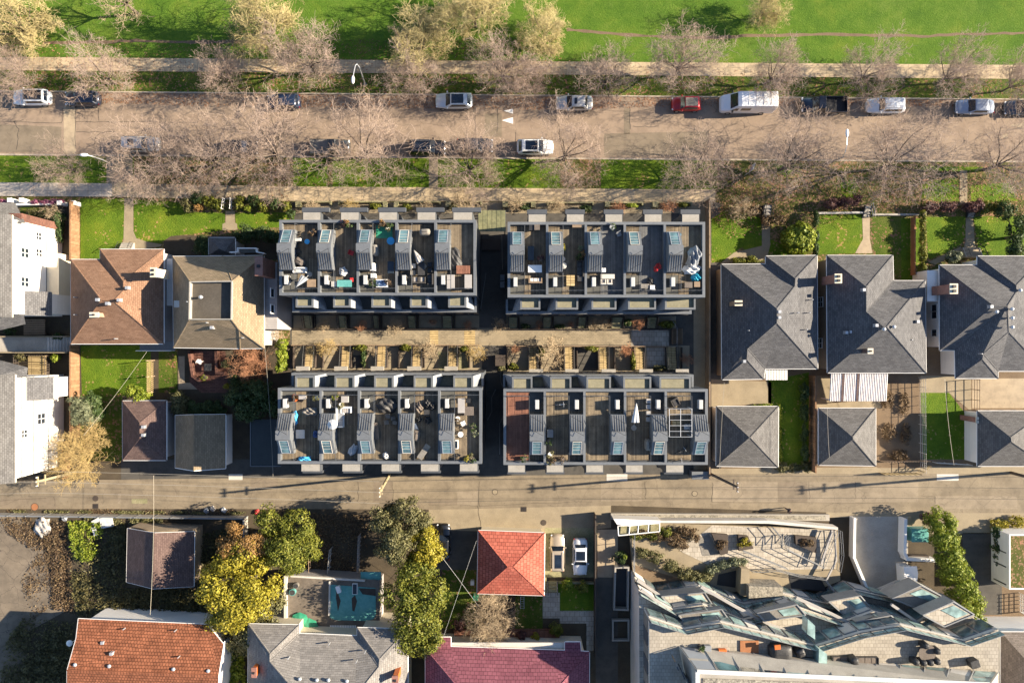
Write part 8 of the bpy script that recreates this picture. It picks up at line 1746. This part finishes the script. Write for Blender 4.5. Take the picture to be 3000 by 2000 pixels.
leafy('broadleaf_tree', 'dull green leafy tree under the bright yellow one', 'tree', 750, 1835, 4.0, [(1.5, 1.75, 3.4, 2.5, 2.5, 2), (0, -0.75, 3.6, 2.75, 2.5, 2.12), (-2.12, -1.88, 3.2, 2.25, 2.12, 1.88)], 11000, 0.14, 'leaf_olive', 3.5)
leafy('orange_tree', 'orange brown feathery tree top behind the bright yellow tree', 'tree', 703, 1597, 5.5, [(-1.12, -0.25, 5.6, 1.75, 1.62, 1.5), (1.12, 0.12, 5.8, 1.88, 1.75, 1.62), (-0.62, 1.88, 5.2, 1.25, 1.12, 1.12)], 7500, 0.1, 'leaf_orange', 5)
leafy('olive_tree', 'grey green leafy tree over the lane left of the black sedan', 'tree', 1168, 1545, 4.5, [(-1.75, 1.12, 4.4, 2.38, 2.12, 2), (1, 2, 4.8, 2.38, 1.88, 1.88), (0, -0.75, 5, 2.5, 2.25, 2.12), (-0.75, -2.75, 4.2, 2.12, 1.88, 1.88), (2.38, 0.25, 4.2, 1.88, 2, 1.88)], 14000, 0.13, 'leaf_olive', 4.5)
leafy('yellow_tree', 'smaller bright yellow tree touching the black sedan', 'tree', 1243, 1597, 4.0, [(0, 1.12, 4.2, 1.75, 1.88, 1.75), (0.5, -1, 4.2, 2, 1.88, 1.75), (-0.88, -2.12, 3.8, 1.62, 1.5, 1.5)], 8000, 0.14, 'leaf_yellow', 3.8)
leafy('broadleaf_tree', 'tall dense green tree beside the annex roof', 'tree', 1218, 1775, 5.0, [(0, 3.84, 4.8, 2.88, 2.28, 2.04), (-1.44, 1.08, 5.4, 2.64, 2.64, 2.4), (1.8, 1.44, 5.2, 2.64, 2.64, 2.4), (0.24, -1.44, 5.6, 3.12, 2.64, 2.4), (1.44, -3.6, 5, 2.64, 2.4, 2.16), (-0.84, -4.08, 4.6, 2.4, 2.16, 2.04)], 22000, 0.14, 'leaf_green', 5)
leafy('bright_shrub', 'bright yellow green shrub by the clay tiled house gable', 'shrub', 692, 1945, 2.0, [(0, 1.4, 1.6, 1.1, 1.3, 1.2), (.1, -.6, 1.6, 1.2, 1.4, 1.2), (0, -2.4, 1.5, 1.1, 1.2, 1.1)], 4200, .13, 'leaf_bright', part='foliage')
leafy('tall_hedge', 'tall sunlit green hedge running down the right of the concrete ramp', 'hedge', 2800, 1660, 3.0, [(-1.76, 5.5, 2.6, 1.87, 1.65, 1.76), (-1.32, 3.52, 2.8, 1.87, 1.76, 1.87), (-0.88, 1.54, 2.8, 1.98, 1.76, 1.87), (-0.11, -0.44, 2.8, 2.09, 1.76, 1.87), (0.66, -2.42, 2.8, 2.09, 1.76, 1.87), (1.43, -4.4, 2.7, 1.98, 1.76, 1.76), (2.09, -6.38, 2.5, 1.65, 1.65, 1.65)], 22000, 0.13, 'leaf_bright', part='foliage')
leafy('low_shrub', 'brown thorny shrub at the top of the long green hedge', 'shrub', 2725, 1520, 1.0, [(0, 0, .8, 1.2, .8, .6), (1.0, .4, .7, .8, .6, .5)], 1300, .12, 'leaf_purple', part='foliage')
leafy('low_shrub', 'dark rounded shrub row beside the white walled building', 'shrub', 2928, 1600, 1.0, [(-.2, 1.6, .9, .9, .9, .8), (0, 0, .9, .9, 1.0, .8), (.1, -1.6, .8, .8, .9, .7)], 2200, .13, 'leaf_dark', part='foliage')
leafy('low_shrub', 'yellow green weeds above the white walled building', 'weeds', 2960, 1535, .6, [(-1.2, 0, .4, 1.3, .8, .4), (.8, .2, .5, 1.4, .9, .4)], 1400, .11, 'leaf_yellow', part='foliage')
# gardens right
leafy('round_shrub', 'big round bright green shrub in the first right garden', 'shrub', 2343, 697, 1.6, [(0, 0, 1.4, 2.1, 1.95, 1.5)], 16000, .15, 'leaf_bright', part='foliage', sub=90, spread=.3, asp=.8)
leafy('purple_shrub', 'dark purple brown shrubs by the second right garden stair', 'shrub', 2470, 598, 1.0, [(-1.4, 0, .9, 1.2, .8, .8), (.6, .1, 1.0, 1.3, .8, .9), (1.6, .6, .9, .8, .7, .7)], 2600, .11, 'leaf_purple', part='foliage')
leafy('purple_shrub', 'dark purple shrubs along the third right garden wall', 'shrub', 2780, 606, 1.0, [(-2.2, 0, .9, 1.2, .8, .8), (-.2, .1, 1.0, 1.3, .8, .9), (2.6, -.1, 1.0, 1.2, .8, .8), (3.6, .2, 1, 1, .8, .8)], 3400, .11, 'leaf_purple', part='foliage')
leafy('purple_shrub', 'brown leafed shrubs in the first right garden bed', 'shrub', 2270, 648, .8, [(-1, 0, .7, .9, .8, .6), (.4, .1, .7, 1.1, .9, .6), (-2.6, 1.2, .8, 1.0, .8, .8)], 2200, .11, 'leaf_brown', part='foliage')
leafy('clipped_hedge', 'dark narrow hedge between the second and third right gardens', 'hedge', 2702, 715, 1.0, [(0, 3.2, .9, .5, 1.3, .8), (0, 1.0, .9, .5, 1.3, .8), (0, -1.2, .9, .5, 1.3, .8), (0, -3.2, .9, .5, 1.3, .8)], 4200, .11, 'leaf_green', part='foliage')
leafy('clipped_hedge', 'dark clipped hedge between the first and second right gardens', 'hedge', 2388, 690, .8, [(0, 2.0, .8, .45, 1.2, .7), (0, 0, .8, .45, 1.2, .7), (0, -1.8, .8, .45, 1.1, .7)], 2800, .11, 'leaf_dark', part='foliage')
leafy('low_shrub', 'green shrubs with leaves at the first right house corner', 'shrub', 2190, 765, .8, [(-1, .1, .5, 1.1, .6, .5), (.6, .2, .6, 1.0, .6, .5)], 1500, .11, 'leaf_green', part='foliage')
leafy('low_shrub', 'grey green spiky shrub at the third right house steps', 'shrub', 2796, 752, .9, [(0, 0, .8, 1.1, .8, .7)], 1300, .13, 'leaf_blue', part='foliage')
leafy('dark_tree', 'dark leafy tree at the right edge of the third right garden', 'tree', 2985, 690, 2.2, [(0, 1.04, 2.2, 1.56, 1.69, 1.56), (-0.52, -1.3, 1.8, 1.56, 1.69, 1.43), (-1.3, 3.12, 1.6, 1.3, 1.3, 1.3)], 6000, 0.12, 'leaf_dark', 2)
leafy('low_shrub', 'green bush clump above the third right garden dark shrubs', 'shrub', 2885, 610, 1.0, [(0, 0, .9, 1.2, .9, .8), (1.4, .2, .9, 1.0, .8, .7)], 1900, .12, 'leaf_green', part='foliage')
leafy('low_shrub', 'yellow green weeds edging the first right garage', 'weeds', 2286, 1280, .4, [(0, 3, .3, .35, 1.4, .3), (0, .5, .3, .35, 1.4, .3), (0, -2.2, .3, .4, 1.4, .3), (-2, 3.9, .3, 1.6, .3, .3)], 2200, .09, 'leaf_bright', part='foliage')
leafy('spiky_plant', 'grey green strappy plants between the first two right garages', 'plants', 2330, 1368, .6, [(-1.6, 0, .5, .9, .8, .5), (0, -.1, .5, .9, .7, .5), (1.6, .1, .5, 1.0, .8, .5)], 1800, .2, 'leaf_olive', part='foliage', asp=.2)
leafy('dark_shrub', 'dark leafy shrubs along the brown fence behind the first right house', 'shrub', 2355, 1230, .9, [(0, 3.4, .9, .6, 1.3, .8), (0, 1, .9, .6, 1.3, .8), (0, -1.6, .8, .6, 1.3, .7), (.1, -4, .8, .6, 1.2, .7)], 3600, .12, 'leaf_dark', part='foliage')
leafy('vegetable_bed', 'dry brown vegetable stalks in the fenced plot', 'plants', 2635, 1230, .4, [(-1.4, 2.5, .3, .8, 1.4, .3), (.6, 2.0, .3, .8, 1.6, .3), (-1.2, -1.5, .3, 1.0, 1.4, .3), (.9, -1.8, .3, .8, 1.4, .3), (0, -4.4, .4, 1.6, .8, .4)], 2600, .1, 'leaf_brown', part='foliage')
# gardens left
for i, (px, py, r, mt) in enumerate(((545, 596, .75, 'leaf_olive'), (580, 580, 1.0, 'leaf_dark'), (552, 612, .6, 'leaf_olive'), (612, 590, .9, 'leaf_green'), (582, 609, .6, 'leaf_orange'), (638, 600, .85, 'leaf_green'), (705, 588, .85, 'leaf_green'), (705, 608, .7, 'leaf_green'), (740, 590, .9, 'leaf_dark'), (770, 606, .8, 'leaf_green'), (805, 596, .95, 'leaf_dark'), (838, 606, .8, 'leaf_green'), (855, 630, .7, 'leaf_dark'), (727, 612, .5, 'leaf_bright'))):
    leafy('clipped_shrub', f"round clipped {['olive','dark','small olive','green','orange','green','green','lower green','dark','green','dark','green','dark','small bright'][i]} shrub, {(od2 + ['eleventh', 'twelfth', 'thirteenth', 'fourteenth'])[i]} along the hedge bed of the taupe house", 'shrub', px, py, .7, [(0, 0, .7, r, r, .75)], int(900 * r), .1, mt, group='clipped shrubs in the hedge bed', part='foliage', sub=26, spread=.3)
leafy('dark_tree', 'dark evergreen in the shade left of the taupe house porch', 'shrub', 590, 718, 1.4, [(0, 0, 1.3, 1.3, 1.2, 1.1), (.9, -.9, 1.1, 1, 1, 1)], 2600, .12, 'leaf_dark', part='foliage')
leafy('dark_tree', 'dark evergreen in the shade right of the taupe house porch', 'shrub', 738, 690, 1.6, [(-.8, .2, 1.5, 1.5, 1.3, 1.2), (1.2, .3, 1.4, 1.5, 1.2, 1.2), (2.6, -.2, 1.2, 1.1, 1.0, 1)], 4200, .12, 'leaf_dark', part='foliage')
leafy('pink_hedge', 'pink flowering hedge in front of the upper white house', 'hedge', 140, 592, .7, [(-1.4, 0, .6, .8, .4, .5), (-.3, 0, .6, .8, .4, .5), (.8, 0, .6, .8, .4, .5), (1.6, 0, .6, .7, .4, .5)], 2200, .09, 'leaf_pink', part='foliage'); leafy('pink_hedge', 'short pink flowering hedge at the left picture edge', 'hedge', 14, 592, .7, [(-.5, 0, .6, .7, .4, .5), (.3, 0, .6, .7, .4, .5)], 900, .09, 'leaf_pink', part='foliage')
leafy('box_hedge', 'yellow green box hedge behind the pink hedge', 'hedge', 112, 635, .6, [(-.8, .4, .5, .9, .8, .4), (.6, .3, .5, .9, .8, .4), (-.2, -.6, .5, .9, .6, .4)], 1800, .09, 'leaf_olive', part='foliage')
leafy('dark_shrub', 'dark green shrub in the corner beside the board fence', 'shrub', 172, 665, 1.0, [(0, 1.0, .9, .9, 1.1, .8), (0, -.9, .9, .8, 1.1, .8)], 2000, .12, 'leaf_dark', part='foliage')
leafy('spruce_tree', 'pale blue green spruce by the board fence', 'tree', 236, 1202, 2.8, [(0, .2, 2.6, 1.6, 1.5, 1.6), (-.6, 1.1, 2.2, 1.2, 1.0, 1.2), (.8, -1.1, 2.2, 1.2, 1.1, 1.2), (-.3, -1.0, 2.4, 1.2, 1.1, 1.2)], 6500, .13, 'leaf_blue', 3, asp=.28)
leafy('dark_tree', 'dark green conifer shaded behind the pale spruce', 'tree', 265, 1185, 1.8, [(.2, .6, 1.7, 1.1, 1.2, 1.3), (.6, -.9, 1.6, 1.0, 1.1, 1.2)], 2600, .13, 'leaf_dark', 2)
leafy('yellow_shrub', 'bright yellow green shrub above the brown garage', 'shrub', 402, 1165, 2.0, [(-.3, .7, 1.9, 1.1, 1.0, 1.1), (.6, .2, 2.0, 1.0, 1.0, 1.1), (.1, -.9, 1.9, 1.0, .9, 1.0)], 4200, .12, 'leaf_bright', part='foliage')
leafy('round_shrub', 'round olive clipped bush beside the grey gable garage', 'shrub', 524, 1182, 1.6, [(0, .3, 1.5, 1.2, 1.4, 1.2), (0, -.6, 1.4, 1.1, 1.1, 1.1)], 3400, .1, 'leaf_olive', part='foliage', sub=30)
leafy('dark_hedge', 'dark glossy hedge behind the grey gable garage', 'hedge', 600, 1190, 1.5, [(-1.0, 0, 1.4, 1.2, 1.1, 1.1), (.7, -.1, 1.4, 1.2, 1.1, 1.1), (1.7, -.2, 1.3, .9, .9, 1)], 3800, .13, 'leaf_dark', part='foliage')
leafy('laurel_tree', 'big dark glossy laurel beside the lower left townhouses', 'tree', 748, 1172, 2.6, [(-1.84, 0.69, 2.4, 1.95, 1.95, 1.84), (0.69, 1.03, 2.6, 2.18, 1.84, 1.95), (-0.46, -1.15, 2.5, 2.18, 1.72, 1.84), (1.95, -0.69, 2.4, 1.72, 1.84, 1.72)], 12000, 0.13, 'leaf_dark', 2.4)
leafy('bright_hedge', 'bright yellow green hedge at the townhouse path end', 'hedge', 826, 1040, 2.0, [(0, 1.3, 1.9, .8, .9, 1.1), (0, 0, 1.9, .8, .9, 1.1), (-.1, -1.3, 1.8, .8, .9, 1.1)], 4200, .12, 'leaf_bright', part='foliage')
for i, (px, py, r, mt, lb) in enumerate(((662, 1065, .6, 'leaf_olive', 'small round bush right of the brick patio wall'), (690, 1112, .7, 'leaf_dark', 'dark bush below the orange red shrub'), (664, 1130, .4, 'leaf_yellow', 'tiny yellow bush at the brick patio corner'), (715, 1120, .8, 'leaf_dark', 'dark bush right of the grey bin'), (170, 985, .6, 'leaf_dark', 'dark shrub at the steps between the white houses'), (60, 1045, .7, 'leaf_ivy', 'dark creeper by the railing of the lower white house'), (165, 1050, .6, 'leaf_bright', 'bright shrub on the timber deck edge'), (30, 965, .8, 'leaf_dark', 'dark creeper below the upper white house'))):
    leafy('garden_bush', lb, 'shrub', px, py, .7, [(0, 0, .7, r, r, .7)], int(1100 * r), .1, mt, part='foliage')
# greens in the townhouse gardens
for i, (px, py, rx, ry, mt, lb) in enumerate(((1057, 1019, .9, .45, 'leaf_green', 'green hedge clump at the path above the lower left row, second garden'), (1066, 1050, .4, 1.2, 'leaf_dark', 'dark hedge strip running down the second garden of the lower left row'), (1188, 1018, .8, .45, 'leaf_green', 'green hedge clump at the path above the lower left row, third garden'), (1357, 1021, .7, .4, 'leaf_green', 'green hedge clump at the path above the lower left row, fifth garden'),
    (1468, 1076, .6, .6, 'leaf_olive', 'olive bush at the drive corner of the lower right row'), (1503, 1073, .7, .5, 'leaf_green', 'green bush beside the drive corner bush of the lower right row'), (1732, 1021, .9, .45, 'leaf_green', 'green hedge clump at the path above the lower right row, third garden'), (1855, 1058, .4, 1.1, 'leaf_green', 'green hedge strip in the fourth garden of the lower right row'), (1930, 1077, 1.1, .35, 'leaf_olive', 'low green hedge at the fifth garden door of the lower right row'), (1585, 1030, .4, .8, 'leaf_green', 'green creeper beside the second garden steps of the lower right row'),
    (1955, 948, 1.1, .55, 'leaf_green', 'green hedge clump at the right end below the upper right row'), (1838, 946, .7, .5, 'leaf_dark', 'dark green clump beside the fourth steps below the upper right row'), (1540, 955, .7, .3, 'leaf_dark', 'dark green clump beside the first steps below the upper right row'), (1640, 955, .7, .3, 'leaf_dark', 'dark green clump beside the second steps below the upper right row'),
    (1100, 603, .8, .5, 'leaf_green', 'green planter hedge second from the left, upper left street front'), (1190, 606, .8, .45, 'leaf_green', 'green planter hedge third from the left, upper left street front'), (1536, 608, .8, .4, 'leaf_dark', 'dark green planter hedge at the left, upper right street front'), (1715, 612, .9, .45, 'leaf_dark', 'dark green planter hedge in the middle, upper right street front'), (1850, 602, .9, .35, 'leaf_bright', 'bright green planter clump at the third pier, upper right street front'), (2000, 600, .8, .35, 'leaf_green', 'green planter clump at the right end, upper right street front'), (1325, 606, .6, .4, 'leaf_olive', 'olive planter clump at the right end, upper left street front'))):
    leafy('garden_hedge', lb, 'hedge', px, py, .7, [(0, 0, .6, rx, ry, .55)], int(1500 * rx * ry) + 250, .1, mt, group='greens in the townhouse gardens', part='foliage')
# behind the red garage and magenta house
for i, (px, py, r, mt, lb) in enumerate(((1568, 1868, .7, 'leaf_yellow', 'round yellow green bush on the back porch of the magenta house'), (1628, 1845, 1.0, 'leaf_green', 'round green clipped bush beside the grey paving'), (1528, 1862, .7, 'leaf_purple', 'pinkish dry shrub left of the round yellow green bush'), (1345, 1828, .9, 'leaf_purple', 'reddish shrub in the shade above the magenta house'), (1664, 1712, .8, 'leaf_bright', 'bright green bush by the mossy wall'), (1705, 1718, .8, 'leaf_green', 'green bush right of the bright green bush'), (1816, 1632, .9, 'leaf_dark', 'dark shrub at the corner of the light well'), (1830, 1628, .35, 'leaf_bright', 'small bright shrub in the corner of the light well'))):
    leafy('garden_bush', lb, 'shrub', px, py, .9, [(0, 0, .85, r, r, .8)], int(1500 * r), .1, mt, part='foliage', sub=24)
# overgrown yards: ivy and undergrowth
patch_leaves('undergrowth', [(205, 1530), (370, 1530), (372, 1720), (580, 1725), (600, 1560), (720, 1530), (720, 1600), (640, 1700), (610, 1830), (232, 1810), (215, 1700)], 15000, .13, 'leaf_ivy', .05, .9, 21, lump=.9)
patch_leaves('undergrowth', [(210, 1520), (310, 1530), (310, 1600), (270, 1640), (225, 1630)], 3000, .12, 'leaf_bright', .3, 1.1, 22, lump=.6)
patch_leaves('undergrowth', [(60, 1520), (200, 1525), (215, 1700), (225, 1800), (150, 1780), (150, 1620), (90, 1580)], 4500, .11, 'leaf_brown', .03, .4, 23, lump=.8)
patch_leaves('undergrowth', [(75, 1800), (225, 1815), (200, 1990), (180, 2050), (0, 2050), (10, 1900)], 7000, .13, 'leaf_ivy', .05, 1.0, 24, lump=.9)
patch_leaves('undergrowth', [(0, 1512), (90, 1515), (150, 1600), (170, 1760), (90, 1820), (60, 1700), (110, 1620), (20, 1560)], 2600, .1, 'leaf_brown', .03, .2, 28, lump=.7)
patch_leaves('undergrowth', [(900, 1500), (1090, 1510), (1080, 1670), (900, 1670)], 3500, .11, 'leaf_brown', .03, .25, 25, lump=.8)
patch_leaves('undergrowth', [(10, 1492), (720, 1498), (720, 1506), (10, 1500)], 1800, .09, 'leaf_olive', .03, .25, 26, lump=.5)
patch_leaves('undergrowth', [(250, 1512), (480, 1514), (480, 1538), (250, 1530)], 1800, .1, 'leaf_olive', .03, .5, 27, lump=.5)
